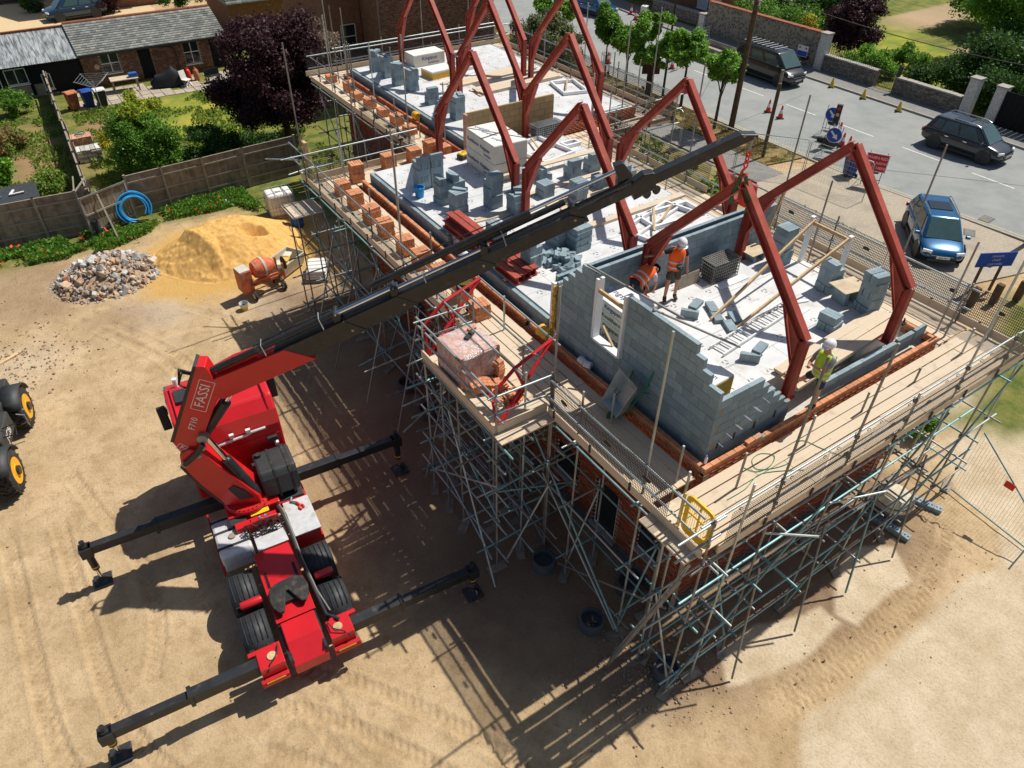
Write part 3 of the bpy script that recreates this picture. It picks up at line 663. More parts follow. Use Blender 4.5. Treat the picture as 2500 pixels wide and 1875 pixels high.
for x, y, lb in ((11.6, 8.78, 'red steel portal frame hanging from the green crane sling'), (15.2, 8.78, 'red steel portal frame beside the tall block stacks on the front street corner'),
                 (11.6, 14.03, 'red steel portal frame standing partly behind the black crane boom'), (15.2, 14.03, 'red steel portal frame behind the boom tip over the white window frames'),
                 (11.6, 19.25, 'red steel portal frame straddling the yard end of the wrapped insulation pallet'), (15.2, 19.25, 'red steel portal frame with one foot against the tan block wall'),
                 (15.5, 24.45, 'red steel portal frame in the middle of the rear floor by the plank stacks'), (19.1, 24.45, 'red steel portal frame on the street side of the rear floor over a white frame'),
                 (15.5, 29.67, 'red steel portal frame at the back of the rear floor by the boxed insulation'), (19.1, 29.67, 'red steel portal frame at the back street corner of the rear floor')):
    t = T('portal_frame', lb, 'steel frame', (x, y, FL), 0, 'red portal frames on the upper floors')
    for nm, me in FM: inst(nm, me, t)
# ------------------------------------------------------------------ scaffolding
TR = .0245
BRD = MB().box(-.5, .5, -.5, .5, -.5, .5).mesh('scaffold_board', 'board')
SOLE = MB().box(-.25, .25, -.11, .11, 0, .038).mesh('sole_board', 'timber_grey')
def guard_mesh():
    b = MB(); n = 28; w = .011
    for i in range(n + 1): x = -.5 + i / n; b.add([(x - w / 2, 0, 0), (x + w / 2, 0, 0), (x + w / 2, 0, 1), (x - w / 2, 0, 1)], [(0, 1, 2, 3)])
    for j in range(15): z = j / 14; b.add([(-.5, .0015, z - .008), (.5, .0015, z - .008), (.5, .0015, z + .008), (-.5, .0015, z + .008)], [(0, 1, 2, 3)])
    return b.mesh('brick_guard', 'black_plastic')
GRD = guard_mesh()
def oval():
    b = MB(); n = 12; b.ext([(.11 * math.cos(2 * PI * i / n), 0, .055 * math.sin(2 * PI * i / n)) for i in range(n)], (0, .006, 0)); return b.mesh('maker_disc', 'black_plastic')
DISC = oval()
CLIP = MB().ext([(-.03, 0, 0), (.03, 0, 0), (.035, 0, .06), (.02, 0, .12), (.03, 0, .19), (.0, 0, .22), (-.03, 0, .19), (-.02, 0, .1)], (0, .03, 0)).mesh('guard_clip', 'black_plastic')
LOOP = MB().path([(.03 * math.cos(t), .02 * math.sin(t * .5), .035 * math.sin(t)) for t in np.linspace(0, 5.2, 9)], .006, 5).mesh('hook', 'black_plastic')
CPL = None
class Scaf:
    def __init__(s, label, loc, seed): s.t = TW('scaffold', label, 'scaffold', loc); s.r = random.Random(seed); s.c = MB()
    def tube(s, nm, a, b, mat=None):
        mat = mat or s.r.choice(['galv', 'galv', 'galv_old', 'galv_shade', 'galv_shade'])
        return tube_ob(nm, a, b, TR, mat, s.t)
    def std(s, x, y, top, z0=.04):
        s.tube('standard', (x, y, z0), (x + s.r.uniform(-.03, .03), y + s.r.uniform(-.03, .03), top), s.r.choice(['galv_old', 'galv', 'galv_old']))
        inst('sole_board', SOLE, s.t, (x, y, .0), (0, 0, s.r.uniform(-.4, 1.2)))
    def joint(s, x, y, z): s.c.cbox((x, y, z), (.085, .085, .1), Matrix.Rotation(.5, 3, 'Z'))
    def board(s, c, L, ax, w=.222, t=.038, nm='scaffold_board', rot=None):
        o = inst(nm, BRD, s.t, c, rot or (0, 0, (0 if ax == 'x' else PI / 2) + s.r.uniform(-.004, .004)), (L, w, t)); return o
    def deck(s, ax, u0, u1, v0, v1, z=4.73, cuts=None):
        n = max(1, int((v1 - v0 + .02) / .232))
        for i in range(n):
            v = v0 + (i + .5) * (v1 - v0) / n; u = u0
            c = [u0] + [q + s.r.uniform(-.12, .12) for q in (cuts or np.arange(u0 + 3.6 - (i % 2) * .9, u1 - .6, 3.7))] + [u1]
            for a, b in zip(c[:-1], c[1:]):
                L = b - a - .012; m = (a + b) / 2; dz = s.r.uniform(-.008, .006)
                s.board((m, v, z - .019 + dz) if ax == 'x' else (v, m, z - .019 + dz), L, ax, w=min(.225, (v1 - v0) / n - .006))
    def toe(s, ax, p, u0, u1, z=4.735):
        n = max(1, round((u1 - u0) / 3.6)); d = (u1 - u0) / n
        for i in range(n):
            m = u0 + (i + .5) * d
            o = inst('toe_board', BRD, s.t, (m, p, z + .115) if ax == 'x' else (p, m, z + .115), (PI / 2, 0, 0 if ax == 'x' else PI / 2), (d - .01, .222, .036))
    def guards(s, ax, p, u0, u1, z=4.86, h=.92, out=1):
        n = max(1, round((u1 - u0) / 1.25)); d = (u1 - u0) / n; rz = 0 if ax == 'x' else PI / 2
        for i in range(n):
            m = u0 + (i + .5) * d
            pos = lambda u, q, zz: (u, p + q, zz) if ax == 'x' else (p + q, u, zz)
            inst('brick_guard', GRD, s.t, pos(m, out * .01, z + s.r.uniform(-.015, .015)), (s.r.uniform(-.02, .02), 0, rz), (d - .03, 1, h))
            inst('maker_disc', DISC, s.t, pos(m + s.r.uniform(-.1, .1), out * .013, z + h * .62), (0, 0, rz))
            inst('guard_clip', CLIP, s.t, pos(m + d * .32, out * .035, z - .08), (0, 0, rz + (0 if out > 0 else PI)))
            for q in (-.35, .35): inst('hook', LOOP, s.t, pos(m + d * q, out * .02, z + h + .01), (0, 0, rz))
    def run(s, ax, us, vo, vi, tops_o=(), tops_i=(), lifts=(.75, 2.65), deckz=4.6, rails=(5.2, 5.75), over=.25, brace=True):
        P = lambda u, v, z: (u, v, z) if ax == 'x' else (v, u, z); sg = 1 if vi > vo else -1
        for i, u in enumerate(us):
            s.std(*P(u, vo, 0)[:2], dict(tops_o).get(u, 5.85 + s.r.uniform(-.05, .25))); s.std(*P(u, vi, 0)[:2], dict(tops_i).get(u, 5.5 + s.r.uniform(-.3, .25)))
            for z in (*lifts, deckz):
                s.tube('transom', P(u + .06, vo - sg * s.r.uniform(.1, .45), z + .05), P(u + .06, vi + sg * s.r.uniform(.12, .45), z + .05))
                for v in (vo, vi): s.joint(*P(u, v, z))
            for z in rails: s.joint(*P(u, vo, z))
        a, b = us[0] - over, us[-1] + over
        for z in (*lifts, deckz):
            for v in (vo, vi):
                n = max(1, round((b - a) / 6)); q = np.linspace(a, b, n + 1)
                for k in range(n): s.tube('ledger', P(q[k] - .1, v - sg * .05, z + .02 * (k % 2)), P(q[k + 1] + .1, v - sg * .05, z + .02 * (k % 2)))
        for z in rails: s.tube('guard_rail', P(a, vo + sg * .05, z), P(b, vo + sg * .05, z), 'galv')
        if brace:
            for i in range(len(us) - 1):
                z0 = .3 + s.r.uniform(0, .2)
                if i % 2 == 0: s.tube('brace', P(us[i] - .1, vo - sg * .09, z0), P(us[min(i + 2, len(us) - 1)], vo - sg * .09, 4.5), 'galv_shade')
                if s.r.random() < .5: s.tube('brace', P(us[i], vo, .4), P(us[i] + .1, vi, 2.5))
    def done(s): s.c.build('couplers', 'coupler', s.t, kind='stuff')
# -- yard side
S1 = Scaf('long scaffold along the yard wall lined with orange brick stacks', (7.3, 14, 0), 1)
S1.run('y', [6.2, 8.2, 10.25, 12.35, 14.2, 16.08, 18.05, 20.1, 22.0, 23.28], 7.3, 8.2, {6.2: 8.74, 16.08: 8.48, 23.28: 9.15, 12.35: 5.9}.items(), {6.2: 5.74, 8.2: 5.57, 10.25: 7.24, 12.35: 5.73, 16.08: 5.76, 18.05: 8.03, 20.1: 5.47}.items(), rails=())
S1.deck('y', 6.05, 23.3, 7.34, 8.62); S1.toe('y', 7.27, 4.6, 9.2); S1.toe('y', 7.27, 12.5, 23.6)
for z in (5.22, 5.75):
    for a, b in ((4.7, 9.2), (12.4, 18.2), (18.0, 24.3)): S1.tube('guard_rail', (7.25, a, z), (7.25 + rnd.uniform(-.03, .03), b, z + rnd.uniform(-.03, .03)), 'galv')
S1.guards('y', 7.27, 5.5, 9.2, out=-1); S1.guards('y', 7.27, 12.5, 23.3, out=-1, h=.62)
for p in ((9.14, 8.01), (5.43, 6.12), (9.2, 5.9)): S1.std(7.33 if p[0] != 5.43 else 7.5, p[0], p[1])
S1.std(8.34, 18.33, 7.11); S1.std(8.55, 22.96, 6.3)
for a, b in (((6.3, 24.1, 5.45), (7.5, 23.2, 5.45)), ((6.5, 23.0, 5.75), (11.5, 23.05, 5.75)), ((6.9, 23.1, 5.2), (11.5, 23.12, 5.2)), ((6.6, 22.8, 5.3), (7.9, 23.05, 5.3))): S1.tube('guard_rail', a, b, 'galv')
MB().box(7.42, 7.52, 23.2, 23.45, 4.7, 6.05).build('end_board', 'timber', S1.t)
for y in (13.2, 15.1, 17.0, 19.1, 21.0):
    S1.tube('raker', (6.0 - rnd.random() * .4, y - .3, .15), (7.35, y + .3, 3.9)); S1.tube('puncheon', (5.9, y, 1.2 + rnd.random()), (8.5, y + .1, 1.25 + rnd.random()))
    S1.tube('puncheon', (5.5 + rnd.random(), y + .4, 2.4), (8.4, y + .4, 2.5))
for k in range(5): S1.board((6.75, 22.0 + k * .228, 4.2), 1.1, 'x')
S1.std(6.4, 22.1, 4.2); S1.std(6.4, 22.95, 4.2); S1.tube('ledger', (6.4, 21.8, 3.2), (7.6, 22.9, 3.2)); S1.tube('ledger', (6.1, 22.95, 2.2), (8.0, 22.95, 2.2))
S1.done()
# -- connecting return in front of the rear block
S2 = Scaf('short scaffold return joining the yard deck to the rear block', (10.2, 22.6, 0), 2)
for x, y, tz in ((9.5, 23.15, 5.75), (11.45, 23.61, 8.77), (9.7, 24.33, 8.54), (8.64, 23.09, 6.68), (12.67, 23.12, 7.14), (10.6, 23.2, 5.8)): S2.std(x, y, tz)
S2.deck('x', 8.65, 12.7, 22.0, 23.15); S2.toe('x', 23.18, 7.6, 11.5); S2.guards('x', 23.2, 7.6, 11.5, out=1)
for z in (2.65, 4.6):
    for y in (22.1, 23.2): S2.tube('ledger', (7.9, y, z), (12.6, y, z))
S2.done()
# -- front
S3 = Scaf('front scaffold along the unfinished wall above the bare concrete', (12.5, 4.55, 0), 3)
S3.run('x', [7.3, 9.06, 11.19, 13.1, 15.03, 17.0, 18.2], 4.55, 5.45, {9.06: 8.57, 11.19: 7.99, 13.1: 5.95, 15.03: 8.9, 17.0: 5.9, 18.2: 8.9}.items(), {9.06: 5.71, 11.19: 5.56, 13.1: 5.3, 15.03: 5.15, 17.0: 5.47, 7.3: 4.6}.items())
S3.std(8.03, 4.5, 6.35)
S3.deck('x', 6.95, 18.15, 4.66, 5.9); S3.toe('x', 4.52, 7.6, 18.3); S3.guards('x', 4.52, 7.7, 18.3, out=-1)
for z, a in ((5.75, 6.46), (5.25, 6.5)): S3.tube('guard_rail', (a, 4.55, z), (7.6, 4.56, z), 'galv')
for a, b in (((7.9, 4.9, 2.85), (7.92, 3.95, 2.85)), ((7.45, 4.6, 4.66), (7.46, 4.1, 4.66)), ((6.4, 4.8, 2.95), (12.6, 4.62, 2.95)), ((11.4, 4.6, 3.6), (12.6, 4.1, 3.7)), ((9.1, 4.6, 4.2), (10.2, 4.05, 3.9))): S3.tube('transom', a, b, 'galv')
for x in (9.3, 11.4, 13.3, 15.2): S3.tube('raker', (x - .6, 3.9, .1), (x, 4.5, 3.0)); S3.tube('brace', (x, 5.45, .4), (x + 1.6, 4.5, 2.6))
for k in range(9): S3.tube('transom', (8.2 + k * 1.12, 4.1 + rnd.random() * .3, 1.65 + .12 * (k % 3)), (8.2 + k * 1.12, 5.8, 1.68 + .12 * (k % 3)))
S3.tube('ledger', (7.4, 4.45, 1.7), (18, 4.47, 1.7), 'galv_shade'); S3.tube('ledger', (7.2, 5.5, 3.55), (18, 5.5, 3.55), 'galv_shade'); S3.tube('ledger', (7.0, 4.6, 3.55), (17, 4.6, 3.55), 'galv_shade')
S3.done()
for x, y in ((11.9, 5.42), (10.3, 4.7)): pass
# yellow self-closing gate at the end of the front deck
gt = TW('safety_gate', 'yellow self closing safety gate at the corner of the scaffold deck', 'gate', (7.45, 4.95, 4.75))
rr = [(7.42, 4.62), (7.42, 5.27)]
def rrect(y0, y1, z0, z1, r, n=4):
    o = []
    for cy, cz, a0 in ((y1 - r, z1 - r, 0), (y0 + r, z1 - r, 90), (y0 + r, z0 + r, 180), (y1 - r, z0 + r, 270)):
        for k in range(n + 1): a = R(a0 + 90 * k / n); o.append((cy + r * math.cos(a), cz + r * math.sin(a)))
    return o
o1 = rrect(4.62, 5.27, 4.82, 5.78, .13); o2 = rrect(4.70, 5.19, 5.02, 5.70, .07); n_ = len(o1); b = MB()
vs = [(x, y, z) for x in (7.40, 7.44) for q in (o1, o2) for y, z in q]
fs = []
for i in range(n_):
    j = (i + 1) % n_
    fs += [(i, j, n_ + j, n_ + i), (2 * n_ + i, 2 * n_ + j, 3 * n_ + j, 3 * n_ + i), (i, j, 2 * n_ + j, 2 * n_ + i), (n_ + i, n_ + j, 3 * n_ + j, 3 * n_ + i)]
b.add(vs, fs); b.build('gate_frame', 'yellow', gt)
MB().box(7.405, 7.435, 4.70, 5.19, 5.34, 5.37).box(7.408, 7.432, 4.93, 4.955, 5.02, 5.7).build('cross_bar', 'yellow', gt)
b = MB()
for k in range(10): b.box(7.415, 7.420, 4.72 + k * .048, 4.724 + k * .048, 5.02, 5.7)
for k in range(14): b.box(7.415, 7.420, 4.70, 5.19, 5.04 + k * .048, 5.044 + k * .048)
b.build('mesh_infill', 'yellow', gt); MB().tube((7.42, 5.33, 4.8), (7.42, 5.33, 5.7), .02).tube((7.42, 5.2, 5.2), (7.42, 5.35, 5.2), .012).build('hinge_post', 'yellow', gt)
# ladder
ld = TW('ladder', 'long steel ladder leaning on the outside corner of the scaffold', 'ladder', (6.85, 5.9, 0))
A0 = Vector((6.7, 5.75, 0.02)); A1 = Vector((7.12, 4.72, 4.3)); sd_ = Vector((.2, .08, 0))
MB().bar(A0 - sd_, A1 - sd_, .03, .06).build('rail', 'galv_old', ld); MB().bar(A0 + sd_, A1 + sd_, .03, .06).build('rail', 'galv_old', ld)
for k in range(17):
    p = A0.lerp(A1, (k + .7) / 17.5); tube_ob('rung', p - sd_, p + sd_, .014, 'galv', ld)
# -- street side
S4 = Scaf('street side scaffold with black brick guards beside the forecourt', (18.2, 12, 0), 4)
S4.run('y', [6.3, 8.22, 10.3, 12.29, 14.2, 16.18, 18.1, 20.4], 18.2, 17.3, {8.22: 8.74, 12.29: 8.78, 16.18: 8.65, 20.4: 8.0}.items(), {6.3: 7.3, 10.3: 7.27, 20.4: 7.42}.items(), brace=False)
S4.std(17.28, 6.05, 6.3)
S4.deck('y', 5.95, 21.8, 16.88, 18.16); S4.toe('y', 18.23, 4.6, 12.6); S4.toe('y', 18.23, 15.2, 20.6); S4.guards('y', 18.23, 4.7, 12.6, out=1); S4.guards('y', 18.23, 15.2, 20.6, out=1)
S4.done()
S5 = Scaf('scaffold along the yard side of the rear block beside the copper beech', (11.5, 28, 0), 5)
S5.run('y', [24.6, 26.6, 28.5, 30.47, 32.2], 11.5, 12.4, {30.47: 8.58, 24.6: 5.9, 32.2: 5.9}.items(), {28.5: 7.3, 32.2: 7.9, 30.47: 6.8}.items(), over=.9)
S5.deck('y', 23.2, 33.1, 11.55, 12.75); S5.toe('y', 11.47, 23.3, 33.2); S5.guards('y', 11.47, 23.4, 28, out=-1, h=.5); S5.std(11.54, 30.9, 7.91); S5.std(13.17, 32.9, 7.6); S5.done()
S6 = Scaf('back scaffold between the rear block and the old brick house', (16.5, 33.1, 0), 6)
S6.run('x', [13.3, 15.4, 17.6, 19.7, 21.8], 33.9, 33.0, {17.6: 7.3, 15.4: 5.9}.items(), {19.7: 7.26, 13.3: 6.2}.items(), over=.4, brace=False)
for z in (5.3, 5.8): S6.tube('guard_rail', (11.4, 33.15, z), (22.2, 33.12, z), 'galv')
S6.deck('x', 11.6, 22.0, 32.75, 33.85); S6.toe('x', 33.9, 11.5, 22.2); S6.guards('x', 33.92, 11.6, 22, out=1); S6.done()
S7 = Scaf('street side scaffold of the rear block beside the leafy street trees', (22, 28, 0), 7)
S7.run('y', [22.3, 24.5, 26.8, 28.86, 31.0], 22.1, 21.3, {26.8: 7.94, 22.3: 8.6}.items(), {24.5: 6.44, 28.86: 7.24, 22.3: 6.8}.items(), brace=False, over=.8)
S7.deck('y', 20.9, 33.0, 21.0, 22.05); S7.toe('y', 22.13, 21, 33); S7.guards('y', 22.13, 21, 33, out=1); S7.done()
S8 = Scaf('scaffold landing linking the two street side decks behind the tan wall', (19.7, 21.2, 0), 8)
for x, y, tz in ((18.3, 21.44, 6.2), (19.75, 21.44, 8.61), (20.2, 20.6, 5.9), (21.9, 20.6, 6.0), (18.6, 20.5, 5.9)): S8.std(x, y, tz)
S8.deck('x', 18.2, 22.0, 20.75, 21.85)
for y in (20.7,):
    for z in (4.6, 5.2, 5.75): S8.tube('guard_rail', (18.1, y, z), (22.3, y, z), 'galv')
S8.toe('x', 20.68, 18.3, 22); S8.guards('x', 20.66, 18.3, 22, out=-1); S8.done()
# red pedestrian barrier strapped inside the street scaffold
pb = TW('pedestrian_barrier', 'red plastic pedestrian barrier on the street side scaffold', 'barrier', (18.3, 14, 4.75))
b = MB().box(18.28, 18.32, 13.3, 14.5, 5.45, 5.72).box(18.28, 18.32, 13.3, 14.5, 4.85, 5.1); b.build('panel', 'cone_red', pb)
b = MB()
for k in range(7): b.box(18.285, 18.315, 13.3 + k * .195, 13.33 + k * .195, 5.1, 5.45)
b.build('bars', 'cone_red', pb)
# -- loading bay tower
S9 = Scaf('loading bay tower carrying the wrapped brick pallet', (6.6, 10.8, 0), 9)
for x, y, tz in ((5.98, 9.3, 6.1), (5.98, 12.5, 5.65), (5.98, 10.9, 4.6), (6.76, 9.4, 6.0), (7.3, 10.7, 4.6), (7.3, 11.7, 4.6), (6.6, 12.5, 4.6), (5.98, 11.7, 4.6), (6.6, 10.4, 4.4)): S9.std(x, y, tz)
for z in (.9, 1.9, 2.9, 3.9, 4.58):
    for x in (5.95, 6.62, 7.35):
        S9.tube('ledger', (x, 8.9 - rnd.random() * .3, z + rnd.uniform(-.06, .06)), (x, 12.8 + rnd.random() * .3, z + rnd.uniform(-.06, .06)))
    for y in (9.35, 10.4, 11.5, 12.5):
        if rnd.random() < .8: S9.tube('transom', (5.4 + rnd.random() * .4, y, z + .06), (8.3 + rnd.random() * .3, y + rnd.uniform(-.2, .2), z + .06))
for a, b in (((6.1, 12.6, 3.9), (6.0, 9.2, 1.9)), ((5.9, 9.2, 3.2), (5.95, 12.3, 1.0)), ((5.9, 12.4, 2.0), (5.9, 9.4, .3)), ((5.95, 9.3, 2.9), (8.2, 9.0, 2.2)), ((6.2, 9.2, .3), (7.4, 9.1, 2.6)), ((5.6, 8.8, .1), (6.0, 11.5, 3.9)), ((5.1, 12.2, 2.9), (6.9, 12.5, 3.6)), ((5.5, 9.0, 3.3), (8.5, 9.15, 3.4)), ((7.3, 9.2, .4), (7.3, 12.4, 2.6)), ((7.2, 6.2, .3), (7.2, 9.2, 2.9)), ((7.22, 5.0, 2.7), (7.22, 8.4, .3))): S9.tube('brace', a, b)
for k in range(15):
    y = 9.06 + k * .231; S9.board((6.65, y, 4.715), 1.5 if k else 1.52, 'x')
S9.toe('y', 5.93, 9.3, 12.5, 4.74); S9.toe('x', 9.3, 5.95, 7.3, 4.74)
for z in (5.25, 5.75):
    S9.tube('guard_rail', (5.96, 9.0, z), (5.96, 12.7, z), 'galv'); S9.tube('guard_rail', (5.8, 9.32, z), (7.4, 9.25, z), 'galv'); S9.tube('guard_rail', (5.8, 12.52, z), (7.35, 12.45, z), 'galv')
for x in (5.98, 7.3):
    for y in (9.3, 10.9, 12.5):
        for z in (.9, 1.9, 2.9, 3.9, 4.6): S9.joint(x, y, z)
S9.done()
lg = TW('loading_gate', 'red up and over loading gate around the wrapped brick pallet', 'gate', (6.6, 11, 4.75))
for y in (9.62, 12.62):
    b = MB(); P = [(6.08, y - .2, 4.8), (6.75, y + .15, 5.85), (7.95, y + .45, 5.95)]
    b.path([P[0], P[2]], .042, 6).path([(6.05, y + .1, 5.35), P[1], P[2]], .042, 6).path([P[0], (6.05, y - .1, 5.45)], .042, 6).path([P[1], (7.0, y + .1, 5.2), P[0]], .038, 6)
    b.build('side_frame', 'red_flat', lg)
for x, y, z in ((7.95, .45, 5.95), (6.75, .15, 5.85), (7.35, .3, 5.9), (6.05, .0, 5.4)): tube_ob('cross_tube', (x, 9.62 + y - .3, z), (x, 12.62 + y + .2, z), .024, 'galv', lg)
# ------------------------------------------------------------------ crane truck (local x = right, y = forward)
TK = T('crane_truck', 'red tractor unit with a folding knuckle boom crane and black outriggers', 'truck', (1.1, 9.45, 0), R(-5))
CA = R(-20.7); CO = Vector((-.15, 4.25, 0)); CD = Vector((math.cos(CA), math.sin(CA), 0)); CN = Vector((-CD.y, CD.x, 0))
def cp(s, z, off=0.): return CO + CD * s + CN * off + Vector((0, 0, z))
def cprism(poly, w, w2=None): 
    return MB().ext([cp(s, z, -w) for s, z in poly], CN * (w + (w2 if w2 is not None else w)))
b = MB(); b.box(-.42, -.34, -.35, 7.2, .72, .98).box(.34, .42, -.35, 7.2, .72, .98); b.build('chassis', 'black_steel', TK)
b = MB().ext([(-.44, v, z) for v, z in ((2.72, .99), (2.72, 1.05), (.62, 1.05), (.62, .99))], (.88, 0, 0)); b.build('deck_plate', 'red_paint', TK, bev=.008)
b = MB().ext([(-.37, v, z) for v, z in ((.58, .6), (.58, 1.07), (.02, 1.10), (-.42, .80), (-.42, .50), (.1, .5))], (.75, 0, 0)); b.build('rear_cover', 'red_paint', TK, bev=.02)
b = MB().ext([(x, y, 1.16) for x, y in ((-.42, 1.12), (-.38, 1.4), (-.22, 1.52), (.26, 1.56), (.42, 1.44), (.47, 1.2), (.42, .95), (.30, .78), (.20, .82), (.07, 1.12), (.03, 1.24), (-.03, 1.24), (-.06, 1.12), (-.20, .72), (-.30, .72), (-.40, .9))], (0, 0, .09))
b.build('fifth_wheel', 'rubber', TK, bev=.025); MB().box(-.4, .4, 1.0, 1.4, 1.05, 1.16).build('coupling_base', 'black_steel', TK)
b = MB()
for k in range(12):
    for x in (-.36, .30): b.box(x, x + .06, 1.6 + k * .04, 1.62 + k * .04, 1.05, 1.075)
b.build('slide_rack', 'black_steel', TK, kind='stuff')
# wheels and mudguards
def wheel(nm, c, r, w, parent, rim='red_flat', hub='black_steel', n=28, lugs=0):
    prof = [(r * .60, -w / 2), (r * .9, -w / 2), (r * .985, -w / 2 + .04), (r, 0), (r * .985, w / 2 - .04), (r * .9, w / 2), (r * .60, w / 2)]
    ty = MB().lathe(prof, c, n, 'x'); 
    if lugs:
        for k in range(lugs):
            a = 2 * PI * k / lugs
            for s in (-1, 1): ty.cbox(Vector(c) + Vector((s * w * .25, math.cos(a + s * .1) * r * 1.0, math.sin(a + s * .1) * r * 1.0)), (w * .5, .06 * r * 1.6, .09 * r), Matrix.Rotation(a + s * .1 - PI / 2, 3, 'X') @ Matrix.Rotation(s * .55, 3, 'Z'))
    t = ty.build(nm, 'rubber', parent, True)
    MB().lathe([(r * .02, -w * .53), (r * .28, -w * .54), (r * .30, -w * .51), (r * .62, -w * .515), (r * .62, w * .515), (r * .30, w * .51), (r * .28, w * .54), (r * .02, w * .53)], c, n, 'x').build('rim', rim, t, True)
    return t
for v in (.85, 2.05):
    for s in (-1, 1): wheel('wheel', (s * .93, v, .5), .5, .52, TK)
for s in (-1, 1): wheel('wheel', (s * 1.02, 6.45, .5), .5, .34, TK, 'car_silver')
def mudguard(u0, u1, v, flip):
    b = MB(); n = 11; r = .57; P = []
    for i in range(n): a = R(12 + 156 * i / (n - 1)); P.append((v + r * math.cos(a), .5 + r * math.sin(a) * 1.06))
    b.add([(u, y0, z0) for y0, z0 in P for u in (u0, u1)], [(2 * i, 2 * i + 1, 2 * i + 3, 2 * i + 2) for i in range(n - 1)])
    m = b.build('mudguard', 'black_plastic', TK, True); md = m.modifiers.new('solid', 'SOLIDIFY'); md.thickness = .03
    for k in range(5):
        x = u0 + .09 + k * (u1 - u0 - .18) / 4; q = [(x, v + (r + .012) * math.cos(R(a)), .5 + (r + .012) * math.sin(R(a)) * 1.06) for a in (60, 78, 96, 114, 132)]
        MB().path(q, .014, 5).build('ridge', 'black_plastic', m, True)
    MB().cbox((u0 + .12, v - .5 * (1 if not flip else 1), .80), (.1, .05, .16)).cbox((u1 - .12, v - .5, .80), (.1, .05, .16)).build('bracket', 'black_steel', m)
    for u in (u0, u1 - .012): MB().ext([(u, y, z) for y, z in P], (.012, 0, 0)).build('side_panel', 'black_plastic', m)
for v in (.85, 2.05): mudguard(-1.2, -.58, v, 0); mudguard(.60, 1.22, v, 0)
for u0, u1, v, z in ((-1.05, -.55, 1.46, 1.0), (.66, 1.12, 1.46, 1.0)):
    MB().lathe([(.02, u0), (.09, u0 + .02), (.10, u0 + .06), (.10, u1 - .06), (.09, u1 - .02), (.02, u1)], (0, v, z), 14, 'x').build('air_tank', 'red_paint', TK, True)
for u0, u1 in ((-1.18, -.5), (.62, 1.2)):
    MB().tube((u0, .22, .92), (u1, .22, .92), .06, n=12).box(u0, u1, .13, .17, .75, 1.0).build('cross_bar', 'red_paint', TK, True)
# rear outriggers
for s in (-1, 1):
    x0, x1 = sorted((s * .50, s * 1.02))
    MB().box(x0, x1, -.38, .10, .62, 1.14).build('outrigger_box', 'red_paint', TK, bev=.015)
    MB().lathe([(.005, 1.14), (.10, 1.14), (.10, 1.165), (.005, 1.17)], (s * .72, -.14, 0), 18).build('cap_disc', 'timber', TK)
    MB().box(x0 - .06 * (s < 0), x1 + .06 * (s > 0), -.50, -.40, .66, .84).build('light_bar', 'red_flat', TK, bev=.01); MB().box(x0, x1, -.51, -.497, .70, .76).build('tail_lamp', 'lamp_red', TK)
    MB().box(s * .78 - .2, s * .78 + .2, -.508, -.499, .78, .82).build('marker_tape', 'yellow', TK)
    MB().path([(s * .55, .05, 1.18), (s * .6, -.2, 1.25), (s * .8, -.34, 1.2), (s * .9, -.40, 1.0)], .014, 6).build('hose', 'rubber', TK, True)
def outrigger(s, v, zt, uin, reach, ustep):
    b = MB().bar((s * uin, v, zt - .16), (s * ustep, v, zt - .16), .24, .30).build('outrigger_beam', 'black_steel', TK, bev=.012)
    MB().bar((s * (ustep - .3), v, zt - .17), (s * reach, v, zt - .17), .19, .24).build('beam_extension', 'black_steel', b, bev=.01)
    MB().bar((s * (ustep - .04), v, zt - .16), (s * (ustep + .04), v, zt - .16), .29, .35).build('beam_collar', 'black_steel', b)
    u = s * (reach + .03); j = MB(); j.tube((u, v, .55), (u, v, zt + .02), .085, n=14).tube((u, v, zt + .02), (u, v, zt + .14), .06, n=12).box(u - .13, u + .13, v - .13, v + .13, zt - .34, zt - .05)
    jk = j.build('jack', 'black_steel', TK, True); MB().tube((u, v, .06), (u, v, .56), .045, n=12).build('jack_ram', 'chrome', jk, True)
    MB().lathe([(.088, .62), (.09, .62), (.09, .66), (.088, .66)], (u, v, 0), 14).build('band', 'yellow_rim', jk)
    MB().tube((u, v, .085), (u, v, .16), .16, .07, n=14).build('foot', 'black_steel', jk, True)
    for k in range(3): MB().path([(u + .09 * math.cos(k + 1.), v + .11, zt - .1), (u + .15 * math.cos(k * 2.), v + .16, zt - .25), (u + .1, v + .1, zt - .42)], .012, 5).build('hose', 'rubber', jk, True)
    MB().box(u - .21, u + .21, v - .21, v + .21, .035, .085).build('pad', 'black_plastic', TK, bev=.02)
outrigger(-1, -.12, 1.12, .95, 3.97, 2.4); outrigger(1, -.12, 1.12, .95, 3.97, 2.2)
outrigger(-1, 4.57, 1.42, .6, 3.85, 2.3); outrigger(1, 4.57, 1.42, .6, 3.95, 2.3)
